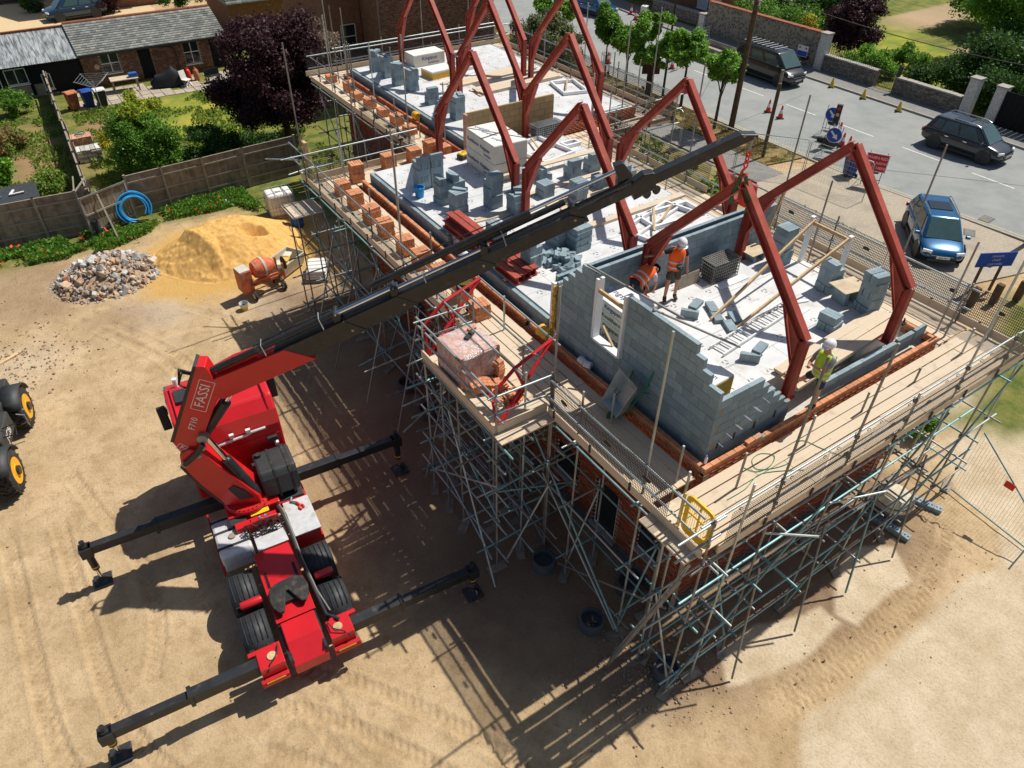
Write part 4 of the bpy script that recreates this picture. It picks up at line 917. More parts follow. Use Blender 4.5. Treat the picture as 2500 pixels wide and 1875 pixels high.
# side equipment
b = MB().ext([(-1.14, v, z) for v, z in ((2.9, .55), (2.9, 1.08), (2.98, 1.16), (4.12, 1.16), (4.2, 1.08), (4.2, .55))], (.76, 0, 0)); ft = b.build('fuel_tank', 'alu', TK, bev=.06)
for v in (3.12, 3.62, 4.02): MB().box(-1.155, -.37, v, v + .07, .55, 1.172).build('strap', 'black_plastic', ft)
MB().lathe([(.01, 1.17), (.085, 1.17), (.085, 1.2), (.01, 1.205)], (-.75, 3.42, 0), 16).build('filler_cap', 'timber_grey', ft)
MB().box(.62, 1.23, 2.72, 3.86, .5, 1.12).build('locker', 'red_paint', TK, bev=.02); MB().box(.60, 1.245, 2.70, 3.88, 1.12, 1.15).build('checker_plate', 'alu', TK)
MB().box(-.30, .44, 2.73, 3.34, 1.07, 1.10).build('checker_plate', 'alu', TK)
MB().box(-1.19, -1.15, 2.9, 5.2, .45, .80).build('side_skirt', 'red_paint', TK); MB().box(1.22, 1.26, 2.7, 5.0, .45, .85).build('side_skirt', 'red_paint', TK)
MB().box(.45, 1.18, 3.92, 4.38, .95, 1.22).build('battery_box', 'black_plastic', TK, bev=.03)
b = MB().ext([(.26, v, z) for v, z in ((4.0, 1.35), (4.0, 2.0), (4.1, 2.16), (4.85, 2.2), (4.95, 2.1), (4.95, 1.35))], (.92, 0, 0)); ot = b.build('oil_tank', 'black_plastic', TK, bev=.07)
for u in (.62, .98): MB().ext([(u, v, z) for v, z in ((3.985, 1.3), (3.985, 2.0), (4.09, 2.175), (4.86, 2.215), (4.965, 2.1), (4.965, 1.3))], (.06, 0, 0)).build('strap', 'rubber', ot)
MB().tube((.42, 4.72, 2.2), (.42, 4.72, 2.27), .07).tube((.3, 4.55, 2.1), (.2, 4.55, 2.12), .06).build('filler', 'rubber', ot)
# crane pedestal, slew ring and control block
MB().box(-.72, .56, 3.82, 4.75, .9, 1.36).build('crane_base', 'red_crane', TK, bev=.03)
MB().bar((-.6, 3.95, 1.2), (1.15, 3.95, 1.05), .12, .16).bar((.3, 4.3, 1.3), (1.15, 4.5, 1.0), .2, .2).build('subframe', 'red_crane', TK)
sr = MB().lathe([(.05, 1.34), (.50, 1.34), (.54, 1.38), (.54, 1.46), (.50, 1.50), (.05, 1.52)], CO, 32).build('slew_ring', 'red_crane', TK, True)
for k in range(30): a = 2 * PI * k / 30; tube_ob('bolt', CO + Vector((.505 * math.cos(a), .505 * math.sin(a), 1.46)), CO + Vector((.505 * math.cos(a), .505 * math.sin(a), 1.515)), .014, 'rubber', sr)
cb = MB().box(-.62, .38, 3.42, 3.62, 1.12, 1.32).path([(-.35, 3.4, 1.15), (-.35, 3.28, 1.5), (.0, 3.28, 1.55), (.36, 3.30, 1.5), (.38, 3.45, 1.2)], .025, 8).build('control_block', 'red_crane', TK, bev=.01)
for k in range(6): tube_ob('lever', (-.25 + k * .1, 3.45, 1.32), (-.25 + k * .1, 3.42, 1.5), .012, 'chrome' if k % 2 else 'black_steel', cb)
for k in range(2): MB().tube((-.02 + k * .14, 3.4, 1.36), (-.02 + k * .14, 3.4, 1.5), .03).build('valve', 'hose_blue', cb)
rr_ = random.Random(5)
for k in range(16):
    x = rr_.uniform(-.35, .35); MB().path([(x, 3.48, 1.3), (x + rr_.uniform(-.15, .15), 3.36, 1.42), (x + rr_.uniform(-.25, .25), 3.2, 1.25), (x + rr_.uniform(-.2, .2), 3.15, 1.12)], .014, 6).build('hose', 'rubber', cb, True)
MB().box(-.72, -.32, 3.62, 3.9, .95, 1.3).build('valve_cabinet', 'black_plastic', TK, bev=.02); MB().box(-.6, -.45, 3.59, 3.618, 1.05, 1.25).build('decal', 'yellow', TK)
MB().path([(.45, 3.9, 1.2), (.5, 3.5, 1.25), (.53, 3.0, 1.2), (.52, 2.0, 1.12), (.56, 1.0, 1.12), (.6, .3, 1.1), (.8, .0, 1.2)], .035, 8).build('hose_loom', 'black_plastic', TK, True)
MB().path([(.5, 3.9, 1.22), (.55, 3.5, 1.26), (.57, 3.0, 1.2), (.56, 2.0, 1.12), (.60, 1.0, 1.12), (.7, .35, 1.1)], .022, 8).build('hose_loom', 'galv_old', TK, True)
for k in range(5): MB().path([(.5 + .13 * math.cos(a + k) + .02 * k, 4.15 + .13 * math.sin(a + k), 1.24 + .01 * k) for a in np.linspace(0, 5.5, 12)], .012, 5).build('cable_coil', 'rubber', TK, True)
hk = MB().path([(1.0 + .055 * math.cos(a), 3.52 + .07 * math.sin(a), 1.19) for a in np.linspace(-.6, 4.6, 12)], .022, 8).tube((.98, 3.6, 1.19), (.92, 3.72, 1.2), .03).build('spare_hook', 'cone_red', TK, True)
MB().path([(.92, 3.72, 1.2), (.8, 3.82, 1.19), (.86, 3.92, 1.2)], .025, 6).build('chain', 'galv', hk, True)
MB().box(-.2, .25, 3.66, 3.80, 1.30, 1.33).build('plate', 'yellow', TK)
# column
colm = cprism([(.42, 1.5), (.40, 1.75), (.12, 2.25), (-.30, 2.95), (-.52, 3.38), (-.80, 3.52), (-1.04, 3.36), (-1.10, 2.98), (-.86, 2.3), (-.50, 1.6), (-.46, 1.5)], .29).build('column', 'red_crane', TK, bev=.03)
cprism([(-1.125, 2.98), (-.875, 2.28), (-.51, 1.58), (-.455, 1.6), (-.82, 2.32), (-1.07, 3.0)], .30, .30).build('rear_cover', 'black_steel', colm)
MB().ext([cp(s, z, -.295) for s, z in ((-.05, 1.68), (.28, 1.72), (.12, 2.02), (-.10, 2.22), (-.25, 2.1))], CN * -.02).build('side_opening', 'black_plastic', colm, bev=.01)
for s, z in ((-.98, 3.1), (-.62, 3.35), (-.46, 3.58)): MB().tube(cp(s, z, -.36), cp(s, z, -.29), .075, n=14).build('pin', 'galv_old', colm, True)
MB().path([cp(-.98, 3.1, -.34), cp(-.62, 3.42, -.36), cp(-.42, 3.7, -.34)], .06, 8).build('link_arm', 'black_steel', colm, True)
# lift cylinder
MB().tube(cp(.32, 1.72, -.12), cp(-.12, 2.95, -.12), .125, n=18).build('lift_cylinder', 'black_steel', TK, True)
MB().tube(cp(-.12, 2.95, -.12), cp(-.40, 3.75, -.12), .07, n=14).build('lift_ram', 'chrome', TK, True)
MB().tube(cp(-.42, 3.8, -.3), cp(-.42, 3.8, .1), .12, n=14).build('ram_head', 'galv_old', TK, True)
# inner boom
ib = cprism([(-1.12, 3.72), (-1.02, 3.32), (-.72, 3.22), (-.50, 3.5), (-.30, 4.0), (.10, 4.75), (.28, 5.0), (.22, 5.4), (.12, 5.78), (-.08, 5.80)], .20).build('inner_boom', 'red_crane', TK, bev=.02)
cprism([(-1.15, 3.74), (-.11, 5.84), (-.05, 5.80), (-1.08, 3.70)], .21).build('hose_cover', 'black_steel', ib)
bx = (cp(.5, 0) - cp(0, 0)).normalized()
ang = Vector((1.04, 2.08)).normalized(); xd = CD * ang.x + Vector((0, 0, ang.y)); yd = CD * -ang.y + Vector((0, 0, ang.x))
txt('lettering', 'FASSI', .30, 'white_paint', ib, face_m(cp(-.12, 5.0, -.206), xd, yd)); txt('lettering', 'F710', .20, 'white_paint', ib, face_m(cp(-.52, 4.22, -.206), xd, yd))
xd2 = CD * .72 + Vector((0, 0, -.69)); yd2 = CD * .69 + Vector((0, 0, .72)); txt('lettering', 'FASSI', .17, 'white_paint', ib, face_m(cp(-.84, 3.42, -.206), xd2, yd2))
def outline(c_, xd_, yd_, w, h, t=.012):
    b = MB(); x = Vector(xd_).normalized(); y = Vector(yd_).normalized()
    for a, e in (((-w, -h), (w, -h)), ((w, -h), (w, h)), ((w, h), (-w, h)), ((-w, h), (-w, -h))): b.bar(c_ + x * a[0] + y * a[1], c_ + x * e[0] + y * e[1], t, t * .3, up=x.cross(y))
    return b
outline(cp(-.12, 5.0, -.206), xd, yd, .44, .16).build('logo_border', 'white_paint', ib); outline(cp(-.84, 3.42, -.206), xd2, yd2, .26, .095).build('logo_border', 'white_paint', ib)
# outer boom: coordinates along its axis (t) and across (h)
AX = (.9144, .4048)
def op(t, h, off=0.): return cp(t * AX[0] - h * AX[1], 5.2 + t * AX[1] + h * AX[0], off)
def oprism(poly, w): return MB().ext([op(t, h, -w) for t, h in poly], CN * 2 * w)
obm = oprism([(-.12, -.22), (.15, -.44), (2.45, -.47), (2.38, -.38), (2.0, .06), (.2, .12), (-.1, .08)], .205).build('outer_boom', 'red_crane', TK, bev=.015)
oprism([(.35, .12), (1.35, .10), (1.35, .30), (.9, .34), (.4, .30)], .05).build('lug_plate', 'red_crane', obm)
for a, e, lo, hi, w in ((1.75, 3.75, -.37, .08, .185), (3.3, 5.0, -.33, .08, .165), (4.5, 6.85, -.28, .085, .15), (6.4, 8.9, -.21, .09, .135), (8.6, 12.45, -.09, .12, .11)):
    sct = oprism([(a, lo), (e, lo), (e, lo + .06), (e - .3, hi), (a, hi)], w).build('boom_section', 'black_steel', TK, bev=.012)
    MB().tube(op(e - .08, lo + .03, -w - .02), op(e - .08, lo + .03, w + .02), .025).build('pin', 'galv_old', sct, True)
    MB().tube(op(e - .25, lo + .16, -w - .012), op(e - .25, lo + .16, -w), .03).build('pin', 'galv_old', sct, True)
for a, e, h, off, r, m in ((.15, 3.35, .26, -.06, .075, 'black_steel'), (3.35, 4.7, .24, -.05, .045, 'chrome'), (1.3, 4.6, .19, .08, .07, 'black_steel'), (4.7, 6.75, .20, -.06, .045, 'chrome'), (4.35, 7.9, .46, -.02, .075, 'black_steel'), (6.2, 8.6, .30, .08, .065, 'black_steel'), (7.9, 9.8, .50, -.02, .04, 'chrome'), (6.9, 9.9, .22, -.12, .05, 'black_steel')):
    MB().tube(op(a, h, off), op(e, h, off), r, n=14).build('extension_cylinder' if m != 'chrome' else 'extension_ram', m, TK, True)
for t_ in (3.35, 4.7, 6.75, 8.7): MB().cbox(op(t_, .16), (.16, .26, .22), Matrix.Rotation(CA, 3, 'Z')).tube(op(t_, .26, -.2), op(t_, .26, .2), .045).build('bracket', 'black_steel', TK, bev=.02)
hb = oprism([(9.6, .1), (9.85, .1), (10.0, .3), (9.9, .62), (9.72, .64), (9.7, .35)], .10).build('link_bracket', 'black_steel', TK, bev=.02)
oprism([(9.85, -.22), (10.35, -.18), (10.40, .16), (10.2, .22), (9.95, .16)], .12).build('boom_head', 'black_steel', TK, bev=.03)
for k in (0, 1): MB().lathe([(.04, -.02), (.09, -.02), (.09, .02), (.04, .02)], op(10.15 + .2 * k, -.27), 14, 'y').build('eye', 'black_steel', hb, True)
for t_ in (1.6, 3.0, 5.4, 7.2): MB().path([op(t_, .1, -.2), op(t_ + .03, .36, -.16), op(t_, .36, .1)], .012, 5).build('clamp', 'galv', TK, True)
for k in range(3): MB().path([op(.1, .2 + .03 * k, -.1), op(-.25, .5 + .06 * k, -.05), op(-.55, .25, 0), op(-.45, -.05, .03)], .022, 7).build('hose', 'rubber', TK, True)
for k in range(3): MB().path([op(1.4, .33, .02 * k), op(2.4, .37, .03 * k), op(3.3, .33, .02 * k)], .013, 5).build('hose', 'rubber', TK, True)
MB().path([op(4.5, .57, -.05), op(6, .66, -.06), op(7.6, .6, -.05)], .013, 5).build('hose', 'rubber', TK, True)
# second folding cylinder
MB().tube(cp(-.42, 3.75, .0), cp(.24, 4.62, .0), .13, n=16).build('fold_cylinder', 'black_steel', TK, True); MB().tube(cp(.24, 4.62, .0), cp(.52, 4.98, .0), .06, n=12).build('fold_ram', 'chrome', TK, True)
# cab
cabp = [(5.12, 1.0), (5.10, 2.75), (5.22, 3.12), (5.5, 3.42), (6.6, 3.55), (7.05, 3.40), (7.28, 2.75), (7.42, 2.0), (7.42, .75), (5.9, .75)]
cab = MB().ext([(-1.19, v, z) for v, z in cabp], (2.38, 0, 0)).build('cab', 'red_paint', TK, bev=.06)
MB().ext([(-1.0, v, z) for v, z in ((7.13, 3.28), (7.33, 2.72), (7.43, 2.05), (7.46, 2.05), (7.36, 2.75), (7.16, 3.3))], (2.0, 0, 0)).build('windscreen', 'dark_glass', cab)
for s in (-1, 1):
    x = s * 1.195; MB().ext([(x - .008, v, z) for v, z in ((6.2, 2.1), (6.2, 2.75), (7.0, 2.75), (7.2, 2.1))], (.016, 0, 0)).build('side_window', 'dark_glass', cab)
    mr = MB().box(min(s * 1.3, s * 1.52), max(s * 1.3, s * 1.52), 7.02, 7.16, 2.0, 2.75).build('mirror', 'black_plastic', cab, bev=.03); MB().tube((s * 1.19, 7.1, 2.6), (s * 1.4, 7.08, 2.62), .02).build('mirror_arm', 'black_steel', mr)
    MB().box(min(s * 1.28, s * 1.5), max(s * 1.28, s * 1.5), 7.20, 7.3, 2.35, 2.6).build('mirror_cap', 'red_paint', mr, bev=.03)
    MB().ext([(s * 1.02 - .02, v, z) for v, z in ((5.12, 2.8), (5.25, 3.2), (5.5, 3.5), (6.6, 3.62), (6.7, 3.5), (5.2, 2.7))], (.04, 0, 0)).build('roof_fin', 'red_paint', cab)
b = MB()
for v, z in ((5.09, 1.5), (5.085, 1.95), (5.08, 2.4)): b.box(-1.1, 1.1, v, v + .03, z, z + .05)
b.build('panel_rib', 'red_paint', cab)
pp = MB().path([(-.55, 5.03, 2.5), (-.35, 5.03, 2.66), (.1, 5.02, 2.72), (.3, 5.02, 2.72), (.45, 5.02, 2.78), (.8, 5.03, 2.78)], .035, 8).build('work_light_rail', 'alu', cab, True)
for u in (-.02, .38): MB().box(u - .055, u + .055, 4.98, 5.06, 2.80, 2.9).build('work_light', 'plastic_white', pp)
MB().box(.78, 1.02, 4.98, 5.08, 2.3, 2.42).build('latch', 'black_plastic', cab); MB().box(.92, 1.02, 4.98, 5.08, 2.1, 2.2).build('side_lamp', 'plastic_white', cab)
txt('lettering', 'SCANIA', .24, 'red_crane', cab, face_m((-.18, 5.085, 2.55), (1, 0, 0), (0, 0, 1)), .012)
MB().tube((-.85, 6.75, 3.5), (-.85, 6.75, 3.75), .07, .06, 12).build('beacon', 'lamp_clear', cab, True)
MB().path([(-1.15, 5.9, 3.2), (-1.17, 6.3, 3.45), (-1.12, 6.9, 3.45)], .045, 8).build('air_horn', 'chrome', cab, True); MB().box(-.98, -.68, 6.0, 6.5, 3.49, 3.58).build('roof_hatch', 'black_plastic', cab)
# hook, chain and slings holding the first portal frame
hw = T('lifting_sling', 'green lifting slings on a red hook under the boom tip', 'sling', (11.5, 8.77, 9.2))
MB().path([(.05, .02, .95), (.05, .02, .62)], .03, 8).build('swivel', 'galv_old', hw, True)
for k in range(3): MB().path([(.05 + (.045 * math.cos(a) if k % 2 else 0), .02 + (0 if k % 2 else .045 * math.cos(a)), .6 - k * .11 + .075 * math.sin(a)) for a in np.linspace(0, 2 * PI, 11)], .017, 6).build('chain_link', 'cone_red', hw, True)
MB().path([(.05, .02, .3), (.05, .08, .2), (.05, .02, .12), (.05, -.06, .2)], .03, 8).build('hook', 'cone_red', hw, True)
for s in (-1, 1): MB().bar((.05, .02 + s * .03, .2), (.1, s * .22, -.32), .09, .02, up=(1, 0, 0)).bar((.1, s * .22, -.32), (.1, s * .22, -.56), .10, .02, up=(0, 1, 0)).build('web_sling', 'sling', hw)
# ------------------------------------------------------------------ things on the upper floors and decks
LB = MB().box(-.22, .22, -.05, .05, 0, .215).mesh('block', 'block')
def block_stack(x, y, layers, label, seed, rz=0., group='stacks of grey blocks on the floors', part=0, z=FL, extra=0, wide=1):
    r = random.Random(seed); t = T('block_stack', label, 'block stack', (x, y, z), rz + r.uniform(-.06, .06), group)
    for L in range(layers):
        n = 4 if (L < layers - 1 or not part) else part; jx, jy = r.uniform(-.02, .02), r.uniform(-.02, .02)
        for w in range(wide):
            for k in range(n):
                v = (k - 1.5) * .108; rot = (L % 2) * PI / 2
                px, py = (jx, v + jy) if not L % 2 else (v + jx, jy)
                inst('block', LB, t, (px + w * .46, py + r.uniform(-.008, .008), L * .2165), (0, 0, rot + r.uniform(-.03, .03)))
    for k in range(extra): inst('block', LB, t, (r.uniform(-.1, .1), r.uniform(-.1, .1), layers * .2165 - (.0 if k == 0 else .0) + .1 * k * 1.04), (PI / 2, 0, r.uniform(0, 3)))
    return t
C1 = 'tall grey block stack beside the turquoise bucket'
SL = [(9.98, 19.85, 5, C1, 0, 1, 0, 2), (9.98, 18.5, 4, 'double grey block stack between the turquoise bucket stack and the red beams', 0, 2, 0, 2), (10.08, 17.75, 3, 'low grey block stack next to the end of the stacked red beams', .1, 0, 1, 1),
      (11.15, 17.45, 5, 'slim tall grey block stack on the sunlit floor near the insulation pallet', 0, 3, 0, 1), (11.5, 16.7, 3, 'grey block stack topped with broken pieces close under the boom', 0, 0, 2, 1),
      (10.05, 13.85, 4, 'grey block stack against the lower end of the red beams', .05, 2, 0, 1), (9.75, 15.1, 4, 'grey block stack hidden partly behind the black boom', .0, 3, 0, 1),
      (13.6, 18.2, 2, 'stepped pair high block stack beside the long plank', 0, 2, 0, 1), (14.5, 17.8, 3, 'square grey block stack near the long plank over the stairwell', 0, 2, 0, 1), (15.4, 17.9, 3, 'grey block stack behind the middle portal frame foot', 0, 2, 0, 1),
      (12.95, 17.2, 2, 'two layer block stack on the planks by the stairwell', 0, 0, 0, 1), (13.65, 16.4, 3, 'three layer block stack on the planks behind the boom', 0, 0, 0, 1), (14.75, 16.7, 2, 'low block stack behind the red rafter and blue ram', 0, 3, 0, 1),
      (16.15, 16.95, 2, 'block stack at the street edge below the boom', 0, 2, 0, 1), (12.55, 17.95, 3, 'block stack tucked behind the portal frame legs', 0, 0, 0, 1),
      (15.95, 10.35, 5, 'tall grey block stack in the corner beside the timber prop', -.1, 0, 0, 1), (15.9, 8.72, 4, 'grey block stack beside the plywood trestle by the white posts', -.15, 2, 0, 1),
      (15.92, 7.55, 5, 'tallest grey block stack at the street corner of the front floor', -.15, 0, 0, 1), (14.5, 7.58, 2, 'low grey block stack beside the pile of boards', .1, 3, 0, 1),
      (13.98, 31.55, 4, 'block stack in the far yard corner of the rear floor', 0, 2, 1, 1), (14.03, 30.5, 4, 'second block stack from the far corner of the rear floor', 0, 0, 1, 1), (13.95, 29.35, 4, 'third block stack from the far corner of the rear floor', 0, 0, 0, 1), (14.1, 28.35, 4, 'fourth block stack from the far corner of the rear floor', 0, 0, 1, 1),
      (14.05, 26.55, 3, 'block stack standing alone by the timber strip on the rear floor', 0, 2, 0, 1), (13.95, 25.35, 3, 'shorter block stack beside the tan wall end', 0, 2, 0, 1), (14.05, 24.5, 4, 'taller block stack beside the tan wall end', 0, 0, 1, 1)]
for i, (x, y, n, lb, rz, pt, ex, wd_) in enumerate(SL): block_stack(x, y, n, lb, 100 + i, rz, part=pt, extra=ex, wide=wd_)
# tight cubes of dense blocks near the boom and the tumbled heap
HB = MB().box(-.15, .15, -.07, .07, 0, .1).mesh('block', 'block')
for (x, y, lb) in ((11.75, 14.0, 'neat cube of small dense blocks near the tumbled pile'), (11.42, 14.42, 'neat cube of small dense blocks behind another cube under the boom')):
    t = T('block_stack', lb, 'block stack', (x, y, FL), .05, 'cubes of small dense blocks'); r = random.Random(int(x * 10))
    for L in range(7):
        for k in range(4): inst('block', HB, t, ((0, (k - 1.5) * .145) if L % 2 else ((k - 1.5) * .145, 0)) + (L * .102,), (0, 0, (0 if L % 2 else PI / 2) + r.uniform(-.05, .05)), (1.8, 1, 1))
t = T('block_heap', 'tumbled heap of small grey blocks on the floor', 'block heap', (10.85, 13.6, FL)); r = random.Random(4)
for k in range(46):
    a, q = r.uniform(0, 6.28), r.random() ** .6 * .55; h = max(0, .32 * (1 - q / .55)) * r.random()
    inst('block', HB, t, (q * math.cos(a), q * math.sin(a) * 1.2, h), (r.uniform(-.4, .4), r.uniform(-.4, .4), r.uniform(0, 3)))
def single(nm, me, loc, rot, lb, cat, group=None): o = inst(nm, me, None, loc, rot); tag(o, lb, cat, group); return o
for loc, rot, lb in (((11.95, 9.75, FL), (0, 0, -.9), 'grey block on edge under the end of the scaffold tube'), ((12.2, 9.95, FL + .215), (PI / 2, 0, .35), 'grey block laid across the edge block by the orange vest workers'),
                     ((12.75, 9.62, FL + .08), (PI / 2 + .05, 0, -2.0), 'dark block weighing down the longer prop, upper one'), ((12.58, 9.3, FL + .06), (PI / 2 + .05, 0, -2.0), 'dark block weighing down the longer prop, lower one'),
                     ((12.9, 9.0, FL + .08), (PI / 2 + .05, 0, -2.0), 'dark block weighing down the shorter prop, upper one'), ((12.55, 8.82, FL + .06), (PI / 2 + .05, 0, -2.0), 'dark block weighing down the shorter prop, lower one'),
                     ((11.85, 7.72, FL), (0, 0, -.8), 'grey block on edge near the end of the aluminium ladder'), ((12.15, 7.85, FL + .215), (PI / 2, 0, .3), 'grey block laid over the edge block near the ladder end'),
                     ((12.45, 29.4, 9), (0, 0, 0), '')):
    if lb: single('loose_block', LB, loc, rot, lb, 'block')
# insulation packs
def pack(nm, lb, c, d, rz=0., courses=2, text=True, mat='carton', tex=((0, -1),)):
    t = T(nm, lb, 'insulation pack', c, rz); h = d[2] / courses
    for k in range(courses):
        MB().box(-d[0] / 2, d[0] / 2, -d[1] / 2, d[1] / 2, k * h + .006, (k + 1) * h - .006).build('board_bundle', mat, t, bev=.015)
        MB().box(d[0] / 2 + .001, d[0] / 2 + .004, -d[1] / 2 + .12, d[1] / 2 - .12, k * h + .04, (k + 1) * h - .03).build('foam_edge', 'foam_yellow', t)
    MB().box(-d[0] / 2 + .01, d[0] / 2 - .01, -d[1] / 2 + .01, d[1] / 2 - .01, d[2] - .004, d[2] + .006).build('top_sheet', 'plastic_white', t)
    return t
p = pack('insulation_pack', 'large wrapped insulation pallet with blue lettering beside the portal frame legs', (12.75, 19.75, FL), (1.25, 1.9, 1.2), -.05)
for k in range(2):
    for y, s in ((-.35, 'Kingspan'), (.45, 'Kooltherm')): txt('lettering', s, .17, 'print_blue', p, face_m((-.64, y, .32 + k * .6), (0, -1, 0), (0, 0, 1)))
    txt('lettering', 'insulation', .12, 'print_blue', p, face_m((-.64, -.5, .14 + k * .6), (0, -1, 0), (0, 0, 1)))
for y in (-.55, .1, .6): txt('lettering', 'Kingspan', .17, 'print_blue', p, face_m((-.2, y, 1.209), (.5, -1, 0), (1, .5, 0)))
MB().bar((-.62, .9, 1.22), (.62, -.8, 1.22), .02, .01).bar((-.7, -.2, 1.23), (.75, .1, 1.23), .02, .02).build('strap', 'print_dark', p)
MB().box(-.60, -.2, -.9, .9, .0, .0 + .001).build('skid', 'timber', p)
p = pack('insulation_pack', 'printed insulation pack standing behind the white window opening', (10.05, 10.0, FL), (.9, 1.0, 1.02), .0, 4)
for k in range(4): txt('lettering', ('Kingspan', 'Kingspan', 'Kooltherm', 'Kingspan')[k], .16 if k else .24, 'print_blue' if k == 3 else 'print_dark', p, face_m((-.465, .0, .14 + k * .255), (0, -1, 0), (0, 0, 1)))
for y in (-.3, .25): txt('lettering', 'Kingspan', .24, 'print_blue', p, face_m((0., y, 1.03), (0, -1, 0), (1, 0, 0)))
p = pack('insulation_pack', 'low insulation pack with torn orange foam inside the stepped front corner', (10.1, 7.55, FL), (.8, .95, .62), .05, 3)
txt('lettering', 'Kingspan', .2, 'print_blue', p, face_m((0, 0, .63), (0, -1, 0), (1, 0, 0)))
MB().box(-.40, .40, -.479, -.476, .05, .58).build('foam_edge', 'foam_yellow', p)
p = pack('insulation_pack', 'small boxed insulation pack at the back of the rear floor', (16.4, 31.45, FL), (1.6, .9, .5), .02, 1)
txt('lettering', 'Kingspan', .22, 'print_blue', p, face_m((.0, -.455, .32), (1, 0, 0), (0, 0, 1))); txt('lettering', 'insulation', .15, 'print_dark', p, face_m((.2, -.455, .12), (1, 0, 0), (0, 0, 1)))
t = T('foam_boards', 'stack of unwrapped yellow foam boards on the rear floor', 'foam boards', (16.0, 29.5, FL), .1)
for k in range(4): MB().box(-.6, .6 if k % 2 else .8, -.45, .45, k * .085, k * .085 + .075).build('foam_board', 'foam_yellow' if k < 3 else 'plastic_white', t)
# white window frames lying about
def lying_frame(lb, x, y, rz, w, h, bars=1, extra=True):
    t = T('window_frame', lb, 'window frame', (x, y, FL + .004), rz, 'white window frames lying on the floors'); d = .09
    for a in ((-w / 2, w / 2, -h / 2, -h / 2 + d), (-w / 2, w / 2, h / 2 - d, h / 2), (-w / 2, -w / 2 + d, -h / 2 + d, h / 2 - d), (w / 2 - d, w / 2, -h / 2 + d, h / 2 - d)): MB().box(*a, 0, .13).build('frame_member', 'white_pvc', t, bev=.012)
    for k in range(bars): MB().box(-w / 2 + d, w / 2 - d, -h / 2 + (k + 1) * h / (bars + 1) - .03, -h / 2 + (k + 1) * h / (bars + 1) + .03, .02, .10).build('mullion', 'white_pvc', t)
    if extra: MB().bar((-w * .3, -h * .3, .15), (w * .2, h * .45, .15), .06, .04).build('brace', 'timber', t)
lying_frame('large white window frame lying behind the party wall', 14.7, 13.85, .28, 2.5, 1.05, 1); lying_frame('white window frame resting askew over another one behind the party wall', 15.3, 13.95, -.05, 2.0, .9, 0)
lying_frame('square white window frame lying on the street side of the rear floor', 19.85, 25.0, -.25, 1.15, 1.6, 0); lying_frame('white window frame lying between pack and portal frame on the rear floor', 16.9, 29.9, .1, 2.3, 1.1, 0, False)
lying_frame('white window frame lying beside the large insulation pallet', 14.9, 20.1, .15, 1.5, 1.9, 1); lying_frame('small white frame lying near the empty crate by the tan wall', 16.1, 20.0, .0, .7, .4, 0, False)
# plank stacks
def planks(lb, a, b, n, layers, w=.22, z=FL, mat='board', seed=1, cat='planks'):
    a = Vector((*a, z)); b = Vector((*b, z)); d = b - a; ang = math.atan2(d.y, d.x); t = T('plank_stack', lb, cat, a, ang); r = random.Random(seed); L = d.length
    for k in range(layers):
        for i in range(n):
            if k == layers - 1 and i > n * .7: continue
            inst('plank', BRD if mat == 'board' else MB().box(-.5, .5, -.5, .5, -.5, .5).mesh('plank', mat), t, (L / 2 + r.uniform(-.15, .15), (i - (n - 1) / 2) * (w + .008), .022 + k * .042), (0, 0, r.uniform(-.006, .006)), (L * r.uniform(.95, 1.02), w, .038))
planks('wide stack of boards over the front floor opening beside the green vest worker', (12.0, 6.78), (16.15, 7.05), 3, 3, .24); planks('lower stack of boards on the rear floor by the wrapped offcut', (16.2, 26.6), (20.5, 26.75), 4, 3)
planks('upper stack of boards on the rear floor beside the stairwell', (15.6, 28.0), (20.2, 28.35), 4, 2); planks('long plank spanning the floor behind the block stacks', (12.4, 18.75), (16.6, 18.7), 1, 1, .24, FL + .22)
planks('long double plank lying behind the white window frames', (12.8, 14.75), (16.75, 14.8), 1, 2, .24); planks('boards laid across the middle stairwell', (12.7, 16.25), (16.3, 16.55), 3, 1, .22, FL + .01, seed=5)
planks('narrow boards lying beside the middle block stacks', (12.6, 17.5), (16.2, 17.55), 1, 1, .2); planks('thin boards lying near the red beams', (10.1, 16.9), (12.2, 16.75), 2, 1, .12, seed=8)
# stacked red steel beams
t = T('steel_beam_stack', 'stack of red steel beams lying by the yard edge under the boom', 'steel beams', (9.45, 15.0, FL + .03))
for i, (x, y0, y1, z) in enumerate(((-.22, -1.75, 2.1, .11), (0, -1.7, 2.2, .11), (.22, -1.65, 2.1, .11), (.44, -1.6, .2, .11), (-.1, -.3, 2.05, .33), (.12, -.2, 2.0, .33))):
    b = MB(); ibeam(b, (x, y0, z), (x, y1, z), (0, 0, 1), .21, .19); b.build('beam', 'steel_red', t)
for y in (-1.4, 1.6): MB().box(-.4, .6, y, y + .1, -.03, .0).build('bearer', 'timber', t)
